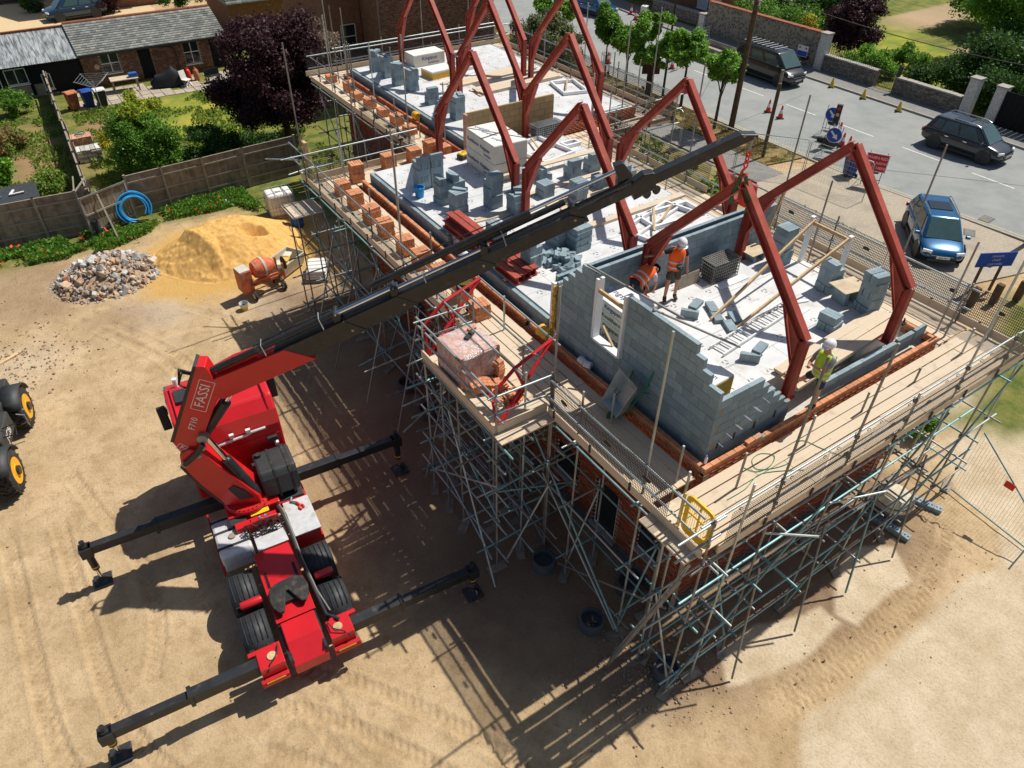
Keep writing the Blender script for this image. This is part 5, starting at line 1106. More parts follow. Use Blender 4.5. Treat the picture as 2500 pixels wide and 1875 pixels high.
# black slatted crates
def crate(lb, x, y, rz, d, mat):
    t = T('crate', lb, 'crate', (x, y, FL), rz); w, l, h = d; n = 12; b = MB()
    for k in range(n + 1):
        u = -w / 2 + w * k / n; b.box(u - .008, u + .008, -l / 2, -l / 2 + .012, 0, h).box(u - .008, u + .008, l / 2 - .012, l / 2, 0, h).box(u - .008, u + .008, -l / 2, l / 2, h - .012, h)
    for k in range(7):
        z = h * k / 6; b.box(-w / 2, w / 2, -l / 2 - .004, -l / 2 + .008, z - .01, z + .01).box(-w / 2, -w / 2 + .012, -l / 2, l / 2, z - .01, z + .01).box(w / 2 - .012, w / 2, -l / 2, l / 2, z - .01, z + .01)
    for k in range(8):
        v = -l / 2 + l * k / 7; b.box(-w / 2, w / 2, v - .008, v + .008, h - .01, h + .003).box(-w / 2, -w / 2 + .012, v - .008, v + .008, 0, h).box(w / 2 - .012, w / 2, v - .008, v + .008, 0, h)
    b.build('lattice', mat, t, kind='stuff'); MB().box(-w / 2 + .05, w / 2 - .05, -l / 2 + .05, l / 2 - .05, .02, h - .05).build('core', 'black_plastic', t)
crate('black plastic drainage crate against the party wall', 14.0, 10.75, -.02, (.95, .5, .55), 'galv_old'); crate('grey drainage crate beside the tan block wall', 15.95, 21.3, .03, (1.2, .5, .45), 'galv')
t = T('toolbox', 'small yellow and black toolbox on the floor near the tan wall', 'toolbox', (12.3, 21.1, FL), .2); MB().box(-.22, .22, -.16, .16, 0, .14).build('case', 'black_plastic', t, bev=.02); MB().box(-.2, .2, -.14, .14, .14, .2).build('lid', 'yellow', t, bev=.02); MB().path([(-.1, 0, .2), (-.1, 0, .25), (.1, 0, .25), (.1, 0, .2)], .012, 6).build('handle', 'black_plastic', t)
t = T('bucket', 'turquoise plastic bucket beside the tall block stack', 'bucket', (9.55, 19.25, FL)); MB().lathe([(.13, 0), (.165, .3), (.175, .3), (.175, .33), (.155, .33), (.12, .03), (.01, .03)], n=20).build('body', 'hose_blue', t, True); MB().path([(.17 * math.cos(a), .17 * math.sin(a) * .3, .33 - .1 * math.sin(a)) for a in np.linspace(0, PI, 9)], .005, 5).build('handle', 'galv', t)
# timber props and white posts at the street edge
for a, b, lb in (((12.3, 9.35, 5.24), (16.55, 10.0, 6.45), 'long timber prop bracing the taller white post'), ((12.5, 8.75, 5.24), (16.5, 8.87, 6.45), 'shorter timber prop bracing the nearer white post')):
    o = MB().bar(a, b, .05, .09).build('timber_prop', 'timber'); tag(o, lb, 'prop')
wp = TW('white_frame', 'white upright frame posts joined by a timber rail at the street edge', 'window frame', (16.5, 9.5, 5.2))
for y, tz in ((10.05, 6.55), (8.86, 6.5)): MB().box(16.45, 16.57, y - .05, y + .05, 5.2, tz).build('post', 'white_pvc', wp)
MB().bar((16.5, 8.86, 6.38), (16.5, 10.05, 6.38), .05, .09).build('rail', 'timber', wp)
MB().box(16.43, 16.59, 8.8, 10.1, 5.17, 5.2).build('sill', 'white_pvc', wp)
o = MB().bar((15.95, 11.05, 5.22), (16.55, 11.12, 6.9), .06, .08).build('timber_stud', 'timber'); tag(o, 'yellow timber stud leaning against the end of the party wall', 'timber')
t = T('trestle', 'plywood sheet on low blocks between the street corner stacks', 'trestle', (15.85, 8.12, FL), -.2)
for u in (-.2, .2): inst('block', LB, t, (u, 0, 0), (0, 0, PI / 2)); inst('block', LB, t, (u, .0, .215), (0, 0, PI / 2))
MB().box(-.4, .4, -.3, .3, .432, .455).build('sheet', 'ply', t)
t = T('trestle', 'plywood sheet on a block bench in the corner by the tall stack', 'trestle', (15.55, 10.9, FL), 0.)
for u in (-.18, .18): inst('block', LB, t, (u, 0, 0), (0, 0, PI / 2))
MB().box(-.35, .3, -.25, .25, .217, .24).build('sheet', 'ply', t)
t = T('ladder', 'aluminium ladder section lying on the front floor', 'ladder', (11.45, 8.35, FL + .02), math.atan2(.35, 2.9))
for v in (-.19, .19): MB().box(0, 3.0, v - .02, v + .02, 0, .07).build('rail', 'alu', t)
for k in range(12): MB().box(.12 + k * .25, .15 + k * .25, -.17, .17, .02, .05).build('rung', 'alu', t)
for k, (x, y, rz) in enumerate(((14.6, 8.75, -.3), (14.3, 8.3, .15))): o = MB().cbox((x, y, FL + .02), (.9, .09, .035), Matrix.Rotation(rz, 3, 'Z')).build('plastic_trim', 'white_pvc'); tag(o, ('white plastic trim lying near the plywood trestle', 'white plastic trim lying beside the boards and ladder')[k], 'trim')
o = MB().cbox((13.0, 10.85, FL + .16), (.75, .35, .03), Matrix.Rotation(1.35, 3, 'X')).build('hatch_panel', 'timber_grey'); tag(o, 'small grey timber panel leaning on the party wall by the standing worker', 'panel')
o = MB().box(13.55, 14.6, 10.2, 10.42, FL + .002, FL + .03).build('plastic_sheet', 'white_pvc'); tag(o, 'white plastic sheet lying in front of the black crate', 'sheet')
t = T('club_hammer', 'hammer and spirit level left on the low wall corner', 'tool', (16.1, 6.62, FL)); MB().bar((-.05, 0, .05), (.1, 0, .05), .05, .05).bar((.02, 0, .05), (.02, .03, .2), .03, .03).build('hammer_head', 'black_steel', t)
# scaffold tubes laid along the gable top
for a, b, lb in (((9.02, 10.35, 7.34), (9.35, 7.75, 7.32), 'rusty scaffold tube resting along the gable wall above the window'), ((9.05, 8.3, 7.33), (10.9, 7.4, 6.2), 'rusty scaffold tube sloping from the gable wall onto the floor')):
    o = tube_ob('scaffold_tube', a, b, .026, 'galv_old'); tag(o, lb, 'scaffold tube')
# wheelbarrow tipped against the gable wall
wb = T('wheelbarrow', 'green wheelbarrow tipped up against the grey gable wall', 'wheelbarrow', (8.5, 8.35, 4.74), R(-100))
tm = Matrix.Rotation(R(62), 4, 'X')
def tp(x, y, z): return Vector((x, y * math.cos(R(60)) - z * math.sin(R(60)), y * math.sin(R(60)) + z * math.cos(R(60))))
def tpoly(b, pts, f): b.add([tp(*p) for p in pts], f); return b
b = MB(); lo = [(-.2, .25, .05), (.2, .25, .05), (.24, .75, .12), (-.24, .75, .12)]; up = [(-.32, .1, .33), (.32, .1, .33), (.36, .95, .36), (-.36, .95, .36)]
tpoly(b, lo + up, [(0, 1, 2, 3), (0, 1, 5, 4), (1, 2, 6, 5), (2, 3, 7, 6), (3, 0, 4, 7)]); tr = b.build('tray', 'galv', wb); md = tr.modifiers.new('s', 'SOLIDIFY'); md.thickness = .012
MB().path([tp(x, .95 - .35 * 0, .0 + z) for x, z in ((-.3, .38), (.3, .38))], .01, 5).build('tray_lip', 'galv', wb)
MB().box(-.22, .22, -.01, .0, 0, .001).build('label_plate', 'hose_blue', wb)
for s in (-1, 1): MB().path([tp(s * .05, -.05, .02), tp(s * .2, .3, .0), tp(s * .27, .9, .02), tp(s * .3, 1.45, .15)], .02, 8).build('handle', 'hose_green', wb, True); MB().path([tp(s * .24, .8, .0), tp(s * .3, .85, -.28), tp(s * .24, 1.05, .02)], .016, 6).build('leg', 'hose_green', wb, True)
w = MB().lathe([(.05, -.045), (.13, -.05), (.19, -.03), (.20, 0), (.19, .03), (.13, .05), (.05, .045)], tp(0, -.12, 0) + Vector((0, 0, .12)), 20, 'x').build('wheel', 'sling', wb, True)
MB().lathe([(.01, -.03), (.12, -.035), (.12, .035), (.01, .03)], tp(0, -.12, 0) + Vector((0, 0, .12)), 16, 'x').build('rim', 'black_plastic', w, True)
txt('lettering', 'EZ', .16, 'print_dark', wb, face_m(tp(0, .55, .40), tp(1, 0, 0), tp(0, 1, 0)))
# brick pallet on the loading bay
bp = T('brick_pallet', 'shrink wrapped pallet of pink bricks on the loading bay', 'brick pallet', (6.55, 11.35, 4.74), .03)
MB().box(-.48, .48, -.52, .52, 0, .1).build('pallet', 'timber_grey', bp)
PB = MB().box(-.1075, .1075, -.051, .051, 0, .065).mesh('brick', 'brick_pink')
for L in range(12):
    for s in range(9):
        for sx in (-1, 1): inst('brick', PB, bp, (sx * .42, -.45 + s * .112, .1 + L * .0665), (0, 0, PI / 2 * 0), (1, 1, 1))
    for s in range(4):
        for sy in (-1, 1): inst('brick', PB, bp, (-.34 + s * .224, sy * .47 , .1 + L * .0665)) if s in (0, 1, 2, 3) and sy < 0 else None
MB().box(-.5, .5, -.5, .5, .9, .93).build('top_layer', 'brick_pink', bp)
MB().box(-.34, .34, -.41, .5, .1, .9).build('core', 'brick_pink', bp)
g = NG('wrap'); g.base((.8, .8, .82)); g.set(rough=.12, spec=.6)
tr_ = g.n('ShaderNodeBsdfTransparent'); mx = g.n('ShaderNodeMixShader'); g.l(g.ramp(g.noise(7, 5, rough=.7), [(.38, .10), (.68, .62)]), mx.inputs[0]); g.l(tr_.outputs[0], mx.inputs[1]); g.l(g.b.outputs[0], mx.inputs[2]); g.l(mx.outputs[0], g.o.inputs[0]); g.bump(g.noise(14, 4), .8, .03); MT['wrap'] = g.m
wrp = MB(); N = 20
ring = []
for zz in (.02, .3, .6, .9, .955):
    for k in range(N):
        a = 2 * PI * k / N; q = .56 if zz < .95 else .5; cx, cy = math.cos(a), math.sin(a); m_ = max(abs(cx), abs(cy)); ring.append((cx / m_ * q * .97 + rnd.uniform(-.01, .015), cy / m_ * q * 1.0 + rnd.uniform(-.01, .015), zz))
wrp.add(ring, [(j * N + k, j * N + (k + 1) % N, (j + 1) * N + (k + 1) % N, (j + 1) * N + k) for j in range(4) for k in range(N)] + [tuple(range(4 * N, 5 * N))])
wrp.build('shrink_wrap', 'wrap', bp, True)
MB().cbox((.1, .1, .97), (.3, .12, .06), Matrix.Rotation(.5, 3, 'Z')).build('strap_bundle', 'black_plastic', bp); MB().cbox((.3, .3, .965), (.2, .1, .065)).build('brick', 'brick_new', bp)
def bricks_pile(nm, lb, c, cat, n, seed, rad=.3, mat=None):
    t = T(nm, lb, cat, c); r = random.Random(seed)
    for k in range(n):
        a, q = r.uniform(0, 6.28), r.random() ** .5 * rad
        inst('brick', BMN, t, (q * math.cos(a), q * math.sin(a) * 1.3, .035 + max(0, (1 - q / rad)) * .28 * r.random()), (r.uniform(-.5, .5), r.uniform(-.3, .3), r.uniform(0, 3)))
bricks_pile('brick_heap', 'loose heap of orange bricks in front of the wrapped pallet', (6.8, 10.2, 4.74), 'brick heap', 34, 3)
t = T('brick_row', 'tied row of standing orange bricks slumping from the wrapped pallet', 'brick row', (6.5, 10.65, 4.74), -.35)
for k in range(10):
    for j in range(3): inst('brick', BMN, t, (-.25 + k * .07, -.11 + j * .22 * .5, .12 + .12 * (j == 9) + .04 * math.sin(k * .5)), (0, PI / 2 * .95, PI / 2 * 0))
t = T('brick_stack', 'narrow crooked column of bricks on the loading bay', 'brick stack', (7.02, 10.75, 4.74), .3, None); r = random.Random(8)
for k in range(8): inst('brick', BMN, t, (r.uniform(-.02, .02), r.uniform(-.02, .02), .033 + k * .067), (0, 0, r.uniform(-.15, .15) + (k % 2) * PI / 2 * 0)); inst('brick', BMN, t, (r.uniform(-.02, .02), .11, .033 + k * .067), (0, 0, r.uniform(-.15, .15)))
# brick stacks along the decks
def brick_stack(x, y, L, lb, seed, grp):
    r = random.Random(seed); t = T('brick_stack', lb, 'brick stack', (x, y, 4.732), r.uniform(-.12, .12), grp)
    for k in range(L):
        on_edge = .1; off = (r.uniform(-.012, .012), r.uniform(-.012, .012))
        for s in range(2):
            for j in range(5):
                p = (-.11 + s * .22, (j - 2) * .088) if k % 2 == 0 else ((j - 2) * .088, -.11 + s * .22)
                inst('brick', BMN, t, (p[0] + off[0], p[1] + off[1], .052 + k * .104), (PI / 2, 0, (0 if k % 2 == 0 else PI / 2) + r.uniform(-.03, .03)), (.98, .98, 1.18))
ORD = ('first', 'second', 'third', 'fourth', 'fifth', 'sixth', 'seventh', 'eighth', 'ninth', 'last')
for i, (x, y, L) in enumerate(((7.98, 21.75, 4), (7.92, 20.6, 5), (7.92, 19.4, 5), (7.88, 18.35, 5), (7.9, 17.1, 5), (7.92, 16.2, 5), (8.05, 15.3, 4), (8.08, 14.2, 4), (8.0, 13.2, 4), (8.8, 22.4, 6))): brick_stack(x, y, L, 'orange brick stack on the yard deck, %s one from the caged water tank end' % ORD[i], 300 + i, 'brick stacks along the yard deck')
for i, (x, y, L) in enumerate(((10.15, 22.7, 5), (11.15, 22.7, 5), (12.0, 23.0, 5), (12.3, 22.6, 4))): brick_stack(x, y, L, 'orange brick stack on the short connecting deck, %s one toward the tan wall' % ORD[i], 320 + i, 'brick stacks on the connecting deck')
for i, (x, y) in enumerate(((12.3, 25.2), (12.3, 26.3), (12.28, 27.5), (12.22, 28.6), (12.2, 29.8), (12.35, 31.0), (12.2, 32.6))): brick_stack(x, y, 3 + i % 2, 'orange brick stack beside the rear block, %s one from the tan wall' % ORD[i], 330 + i, 'brick stacks beside the rear block')
# odds and ends along the ledge
t = T('insulation_roll', 'orange wrapped insulation roll on the rear brick ledge', 'roll', (12.95, 25.9, 4.96)); MB().lathe([(.02, -.16), (.13, -.16), (.15, -.1), (.15, .1), (.13, .16), (.02, .16)], (0, 0, .13), 16, 'y').build('roll', 'yellow_rim', t, True)
t = T('foam_roll', 'crumpled yellow insulation quilt at the foot of the gable wall', 'insulation', (8.82, 11.5, 4.76)); b = MB().lathe([(.02, -.2), (.12, -.2), (.16, -.1), (.14, .05), (.17, .15), (.1, .2), (.02, .2)], (0, 0, .15), 12, 'y'); b.build('quilt', 'foam_yellow', t, True)
for k, (y, z) in enumerate(((10.05, 4.88), (9.85, 4.9))):
    t = T('pipe_offcut', ('white plastic pipe elbow on the ledge below the window opening', 'short white plastic pipe offcut on the ledge below the window opening')[k], 'pipe', (8.86, y, z + .07), .4 * k); MB().lathe([(.085, -.09), (.095, -.09), (.095, .09), (.085, .09)], n=18, axis='y').build('ring', 'white_pvc', t, True)
t = T('water_bottle', 'clear water bottle standing on the brick corner', 'bottle', (8.86, 6.1, 4.972)); MB().lathe([(.03, 0), (.032, .12), (.03, .15), (.012, .18), (.012, .2), (.005, .2)], n=12).build('bottle', 'lamp_clear', t, True); MB().lathe([(.005, .2), (.014, .2), (.014, .22), (.005, .22)], n=10).build('cap', 'hose_blue', t)
o = inst('loose_brick', BMN, None, (10.05, 6.02, 5.007), (0, 0, .05)); tag(o, 'single orange brick laid on top of the front ledge', 'brick')
o = inst('loose_brick', PB, None, (10.28, 6.02, 4.974), (0, 0, .03)); tag(o, 'pale brick laid beside the orange brick on the front ledge', 'brick')
for k, pts in enumerate(([(9.6, 5.75, 0), (9.75, 5.5, .01), (10.1, 5.45, .01), (10.4, 5.6, .02), (10.2, 5.8, .01), (9.9, 5.75, .02), (9.85, 5.5, .02), (10.5, 5.3, .01), (11.2, 5.6, .01), (11.4, 5.2, .01), (11.6, 4.75, .02)], [(8.7, 5.3, .01), (9.2, 5.3, .01), (9.8, 5.4, .01), (10.6, 5.0, .02)])):
    sp = spline([(x, y) for x, y, z in pts], 6); o = MB().path([(x, y, 4.745) for x, y in sp], .008, 5).build('string_line', 'hose_green'); tag(o, ('tangled green string line on the front deck', 'loose end of green string along the front deck edge')[k], 'string')
# ------------------------------------------------------------------ people
def skin(name, nodes, edges, mat, parent, root=0, sub=2):
    me = bpy.data.meshes.new(name); me.from_pydata([tuple(n[0]) for n in nodes], edges, []); o = bpy.data.objects.new(name, me); col.objects.link(o)
    m = o.modifiers.new('skin', 'SKIN'); m.use_smooth_shade = True; m.branch_smoothing = .3
    for i, n in enumerate(nodes):
        sv = me.skin_vertices[0].data[i]; r = n[1]; sv.radius = r if isinstance(r, tuple) else (r, r); sv.use_root = (i == root)
    s = o.modifiers.new('sub', 'SUBSURF'); s.levels = sub; s.render_levels = sub
    m2 = bpy.data.meshes.new_from_object(o.evaluated_get(bpy.context.evaluated_depsgraph_get())); bpy.data.objects.remove(o)
    m2.name = name; m2.materials.clear(); m2.materials.append(MT[mat]); m2.polygons.foreach_set('use_smooth', [True] * len(m2.polygons))
    q = bpy.data.objects.new(name, m2); col.objects.link(q); q.parent = parent; return q
def person(label, loc, rz, J, vest, tee, shorts, helm, boots='boots', bare_arm=True):
    """local frame: +y is where the person faces, +x the person's right hand; J holds the posed joints"""
    t = T('person', label, 'person', loc, rz); V = {k: Vector(v) for k, v in J.items()}; N = []; E = []; I = {}
    def node(k, p, r, par=None):
        I[k] = len(N); N.append((p, r))
        if par is not None: E.append((I[par], I[k]))
    node('pelvis', V['pelvis'], .125); node('waist', V['pelvis'].lerp(V['chest'], .45), .118, 'pelvis'); node('chest', V['chest'], .14, 'waist')
    node('neck', V['neck'], .056, 'chest'); hd = V['head']; up = (hd - V['neck']).normalized(); fw = V['look'].normalized(); fw = (fw - up * fw.dot(up)).normalized(); rt = fw.cross(up)
    node('jaw', hd - up * .05 + fw * .025, .072, 'neck'); node('skull', hd + up * .045, .088, 'jaw'); node('crown', hd + up * .10 - fw * .01, .06, 'skull')
    node('nose', hd + fw * .115 - up * .012, .013, 'jaw')
    for s, q in ((-1, 'l'), (1, 'r')):
        node('ear' + q, hd + rt * s * .098 - fw * .005, .014, 'skull')
        node('sh' + q, V['sh' + q], .062, 'chest'); node('el' + q, V['el' + q], .043, 'sh' + q); node('wr' + q, V['wr' + q], .029, 'el' + q)
        d = (V['wr' + q] - V['el' + q]).normalized(); hb = V.get('hd' + q, V['wr' + q] + d * .08); node('ha' + q, hb, .033, 'wr' + q)
        d = (hb - V['wr' + q]).normalized(); sd2 = d.cross(Vector((0, 0, 1))); sd2 = sd2.normalized() if sd2.length > .1 else Vector((1, 0, 0)); dn = V.get('curl' + q, Vector((0, .3, -1))).normalized()
        for f, ln in enumerate((.055, .068, .07, .062)):
            b = hb + d * .03 + sd2 * (f - 1.5) * .019; node('f%d' % f + q, b + d * ln * .55, .0095, 'ha' + q); node('g%d' % f + q, b + d * ln * .8 + dn * ln * .45, .0085, 'f%d' % f + q)
        node('t1' + q, hb + sd2 * .04 * -1 + d * .01, .011, 'ha' + q); node('t2' + q, hb + sd2 * .055 * -1 + d * .045 + dn * .01, .0095, 't1' + q)
        node('hip' + q, V['hip' + q], .092, 'pelvis'); node('kn' + q, V['kn' + q], .058, 'hip' + q); node('an' + q, V['an' + q], .038, 'kn' + q)
        fd = V.get('toe' + q, V['an' + q] + Vector((0, .16, -.05))); node('to' + q, fd, .036, 'an' + q)
    skin('body', N, E, 'skin', t)
    T0 = [(V['pelvis'].lerp(V['chest'], .12), .150), (V['pelvis'].lerp(V['chest'], .5), .142), (V['chest'], .158), (V['neck'] - up * .03, .088)]
    te = [(T0[0][0], .137), (T0[1][0], .130), (T0[2][0], .150), (T0[3][0], .075)]; ee = [(0, 1), (1, 2), (2, 3)]
    for q in 'lr': te += [(V['sh' + q], .074), (V['sh' + q].lerp(V['el' + q], .72), .060)]; ee += [(2, len(te) - 2), (len(te) - 2, len(te) - 1)]
    te_sh = [n for n in te]; skin('t_shirt', te, ee, tee, t)
    sdx = (V['shr'] - V['shl']).normalized()
    def loft(nm, rings, mat, par):
        n = 20; vs = []
        for c0, rx, ry, a0 in rings:
            f0 = a0.cross(sdx).normalized(); vs += [c0 + sdx * math.cos(2 * PI * k / n) * rx + f0 * math.sin(2 * PI * k / n) * ry for k in range(n)]
        return MB().add(vs, [(i * n + k, i * n + (k + 1) % n, (i + 1) * n + (k + 1) % n, (i + 1) * n + k) for i in range(len(rings) - 1) for k in range(n)]).build(nm, mat, par, True)
    ax = (V['chest'] - V['pelvis']).normalized(); a2 = (V['neck'] - V['chest']).normalized(); Pv = lambda f: V['pelvis'].lerp(V['chest'], f)
    vo = loft('vest', [(Pv(-.12), .20, .155, ax), (Pv(.25), .19, .15, ax), (Pv(.6), .20, .155, ax), (Pv(1.0), .215, .16, ax), (V['chest'].lerp(V['neck'], .5), .205, .13, a2), (V['chest'].lerp(V['neck'], .8), .15, .10, a2), (V['neck'] - a2 * .01, .08, .07, a2)], vest, t)
    for fr in (.1, .48): loft('reflective_band', [(Pv(fr - .065), .204, .162, ax), (Pv(fr + .065), .204, .162, ax)], 'reflective', vo)
    for q in 'lr':
        b = MB().path([V['pelvis'].lerp(V['chest'], .3) + (V['sh' + q] - V['chest']) * .55 + (fw * s_ * .145), V['chest'] + (V['sh' + q] - V['chest']) * .55 + (fw * s_ * .15), V['neck'].lerp(V['sh' + q], .5) + ax * .03] if False else [V['pelvis'].lerp(V['chest'], .25) + (V['sh' + q] - V['chest']) * .5 + fw * .152, V['chest'] + (V['sh' + q] - V['chest']) * .5 + fw * .158, V['neck'].lerp(V['sh' + q], .45) + ax * .045, V['chest'] + (V['sh' + q] - V['chest']) * .5 - fw * .158, V['pelvis'].lerp(V['chest'], .25) + (V['sh' + q] - V['chest']) * .5 - fw * .152], .014, 5)
        b.build('reflective_brace', 'reflective', vo, True)
    st = [(V['pelvis'] + ax * .04, .145), (V['pelvis'], .150)]; se = [(0, 1)]
    for q in 'lr': st += [(V['hip' + q], .105), (V['hip' + q].lerp(V['kn' + q], .82), .092)]; se += [(1, len(st) - 2), (len(st) - 2, len(st) - 1)]
    skin('shorts', st, se, shorts, t)
    for q in 'lr':
        fd = V.get('toe' + q, V['an' + q] + Vector((0, .16, -.05))); skin('boot', [(V['an' + q].lerp(V['kn' + q], .22), .056), (V['an' + q] + Vector((0, 0, -.01)), .056), (fd, .05)], [(0, 1), (1, 2)], boots, t)
    b = MB(); n = 20; vs = []; pr = [(.128, -.005), (.124, .02), (.116, .06), (.092, .10), (.05, .125), (.005, .132)]
    for r_, h in pr: vs += [hd + up * (h + .045) + (rt * math.cos(2 * PI * k / n) * .92 + fw * math.sin(2 * PI * k / n) * 1.08) * r_ for k in range(n)]
    b.add(vs, [(i * n + k, i * n + (k + 1) % n, (i + 1) * n + (k + 1) % n, (i + 1) * n + k) for i in range(len(pr) - 1) for k in range(n)]); hm = b.build('helmet', helm, t, True)
    MB().ext([hd + up * .042 + rt * (.11 * math.cos(a)) + fw * (.10 + .085 * math.sin(a)) for a in np.linspace(0, PI, 9)], up * .008).build('helmet_peak', helm, hm)
    return t
STAND = dict(pelvis=(0, 0, .95), chest=(0, .0, 1.32), neck=(0, .01, 1.5), head=(0, .03, 1.64), look=(0, 1, -.3), shl=(-.19, 0, 1.42), shr=(.19, 0, 1.42), ell=(-.25, -.03, 1.14), elr=(.25, -.03, 1.14), wrl=(-.22, .08, .9), wrr=(.22, .08, .9),
             hipl=(-.09, 0, .9), hipr=(.09, 0, .9), knl=(-.11, .03, .5), knr=(.11, .03, .5), anl=(-.12, -.02, .085), anr=(.12, -.02, .085), toel=(-.14, .14, .045), toer=(.14, .14, .045))
J = dict(STAND); J.update(look=(-.3, 1, -.9), head=(-.03, .07, 1.62), elr=(.42, .02, 1.32), wrr=(.66, .05, 1.30), hdr=(.74, .05, 1.30), ell=(-.27, -.02, 1.16), wrl=(-.30, .02, .92), knr=(.13, .04, .5), anr=(.17, .1, .085), toer=(.2, .26, .045))
p1_ = person('worker in orange vest and white helmet standing with one hand on the portal frame', (12.12, 10.62, FL), R(150), J, 'hivis_orange', 'cloth_black', 'cloth_khaki', 'helmet')
MB().box(-.12, .02, .15, .27, 1.0, 1.1).tube((-.05, .26, 1.05), (-.05, .33, 1.05), .04).build('camera', 'black_plastic', p1_, bev=.01)
J = dict(pelvis=(0, -.32, .86), chest=(0, .08, .98), neck=(0, .25, .97), head=(0, .38, .92), look=(0, .4, -1), shl=(-.19, .13, .95), shr=(.19, .13, .95), ell=(-.22, .2, .66), elr=(.22, .2, .66), wrl=(-.12, .3, .42), wrr=(.12, .3, .42),
         hipl=(-.1, -.33, .82), hipr=(.1, -.33, .82), knl=(-.13, -.22, .46), knr=(.13, -.2, .46), anl=(-.15, -.3, .085), anr=(.15, -.26, .085), toel=(-.17, -.14, .045), toer=(.17, -.1, .045))
person('worker in orange vest and dark helmet bending over beside the portal frame foot', (11.28, 10.78, FL), R(-80), J, 'hivis_orange', 'cloth_lilac', 'cloth_navy', 'black_plastic')
J = dict(STAND); J.update(look=(.1, 1, -.1), head=(0, .04, 1.66), ell=(-.2, .18, 1.16), wrl=(-.06, .34, 1.25), hdl=(-.02, .40, 1.32), elr=(.22, .16, 1.14), wrr=(.08, .36, 1.16), hdr=(.04, .42, 1.22), curll=(0, 1, 0), curlr=(0, 1, 0), knr=(.30, .06, .62), anr=(.48, .03, .37), toer=(.56, .18, .33), hipr=(.11, 0, .9), anl=(-.08, -.04, .085), toel=(-.1, .12, .045), knl=(-.09, .02, .5))
person('worker in lime green vest and white helmet gripping the portal frame leg', (11.98, 6.07, 4.97), R(82), J, 'hivis_green', 'cloth_grey', 'cloth_navy', 'helmet', 'boots')
J = dict(STAND); J.update(look=(0, 1, -.6))
person('worker in lime green vest on the yard deck mostly hidden behind the boom', (7.75, 13.6, 4.735), R(-60), J, 'hivis_green', 'cloth_navy', 'cloth_navy', 'helmet')
# ------------------------------------------------------------------ vegetation helpers
def leaf_mat(name, c1, c2, c3, trans=.35):
    g = NG(name); c = g.ramp(g.attr('lc'), [(0., c1), (.5, c2), (1., c3)]); g.base(c); g.set(rough=.55, spec=.25)
    t = g.n('ShaderNodeBsdfTranslucent'); g.l(c, t.inputs[0]); m = g.n('ShaderNodeMixShader'); m.inputs[0].default_value = trans
    g.l(g.b.outputs[0], m.inputs[1]); g.l(t.outputs[0], m.inputs[2]); g.l(m.outputs[0], g.o.inputs[0]); MT[name] = g.m
leaf_mat('leaf_purple', (0.024, 0.011, 0.016), (0.061, 0.022, 0.030), (0.135, 0.061, 0.068)); leaf_mat('leaf_lime', (0.130, 0.238, 0.026), (0.302, 0.410, 0.039), (0.734, 0.648, 0.065)); leaf_mat('leaf_dark', (0.023, 0.069, 0.016), (0.055, 0.128, 0.028), (0.117, 0.215, 0.039))
leaf_mat('leaf_green', (0.049, 0.134, 0.019), (0.134, 0.292, 0.036), (0.267, 0.462, 0.061)); leaf_mat('leaf_street', (0.078, 0.189, 0.022), (0.177, 0.376, 0.044), (0.354, 0.597, 0.078)); leaf_mat('leaf_olive', (0.067, 0.096, 0.038), (0.134, 0.173, 0.067), (0.250, 0.269, 0.115))
leaf_mat('leaf_yellow', (0.240, 0.264, 0.018), (0.504, 0.432, 0.024), (0.720, 0.600, 0.048)); leaf_mat('leaf_weed', (0.085, 0.191, 0.025), (0.191, 0.319, 0.043), (0.425, 0.425, 0.106)); leaf_mat('leaf_dry', (0.180, 0.150, 0.060), (0.330, 0.240, 0.090), (0.420, 0.300, 0.120)); leaf_mat('leaf_tan', (.18, .13, .09), (.3, .22, .15), (.4, .32, .24))
def leaves(name, C, Rd, n, size, mat, parent, seed, flat=.5, clump=None, shade=True, asp=.6):
    """C: (k,3) clump centres, Rd: (k,) radii; leaf quads spread through the clumps, denser near their surface"""
    r = np.random.RandomState(seed); C = np.asarray(C, float); Rd = np.asarray(Rd, float); w = Rd ** 2; k = r.choice(len(C), n, p=w / w.sum())
    d = r.normal(size=(n, 3)); d /= np.linalg.norm(d, axis=1)[:, None]; q = Rd[k] * (r.rand(n) ** .45) * (1 + .18 * r.normal(size=n))
    P = C[k] + d * q[:, None] * np.array([1, 1, .85]); P = P[P[:, 2] > .02]; n = len(P); d = d[:n]
    nr = r.normal(size=(n, 3)) * .75 + d * .5 + np.array([0, 0, flat]); nr /= np.linalg.norm(nr, axis=1)[:, None]
    a = np.cross(nr, r.normal(size=(n, 3))); a /= np.linalg.norm(a, axis=1)[:, None]; b = np.cross(nr, a); s = size * (.6 + .8 * r.rand(n))[:, None]
    bend = nr * s * .18
    V = np.stack([P - a * s, P - b * s * asp + bend * .0, P + a * s, P + b * s * asp], 1).reshape(-1, 3); F = np.arange(4 * n).reshape(n, 4)
    lc = np.clip(.5 + .28 * r.normal(size=n) + .25 * (r.rand(len(C))[k[:n]] - .5), 0, 1)
    return ob(name, np_mesh(name, V, F, mat, {'lc': ('FACE', lc)}), parent)
def clumps(c, rad, n, cr, seed, fill=.75):
    r = np.random.RandomState(seed); d = r.normal(size=(n, 3)); d /= np.linalg.norm(d, axis=1)[:, None]; q = (r.rand(n) ** .5) * fill + (1 - fill) * .3
    P = np.array(c) + d * q[:, None] * np.array(rad); return P, cr * (.6 + .8 * r.rand(n))
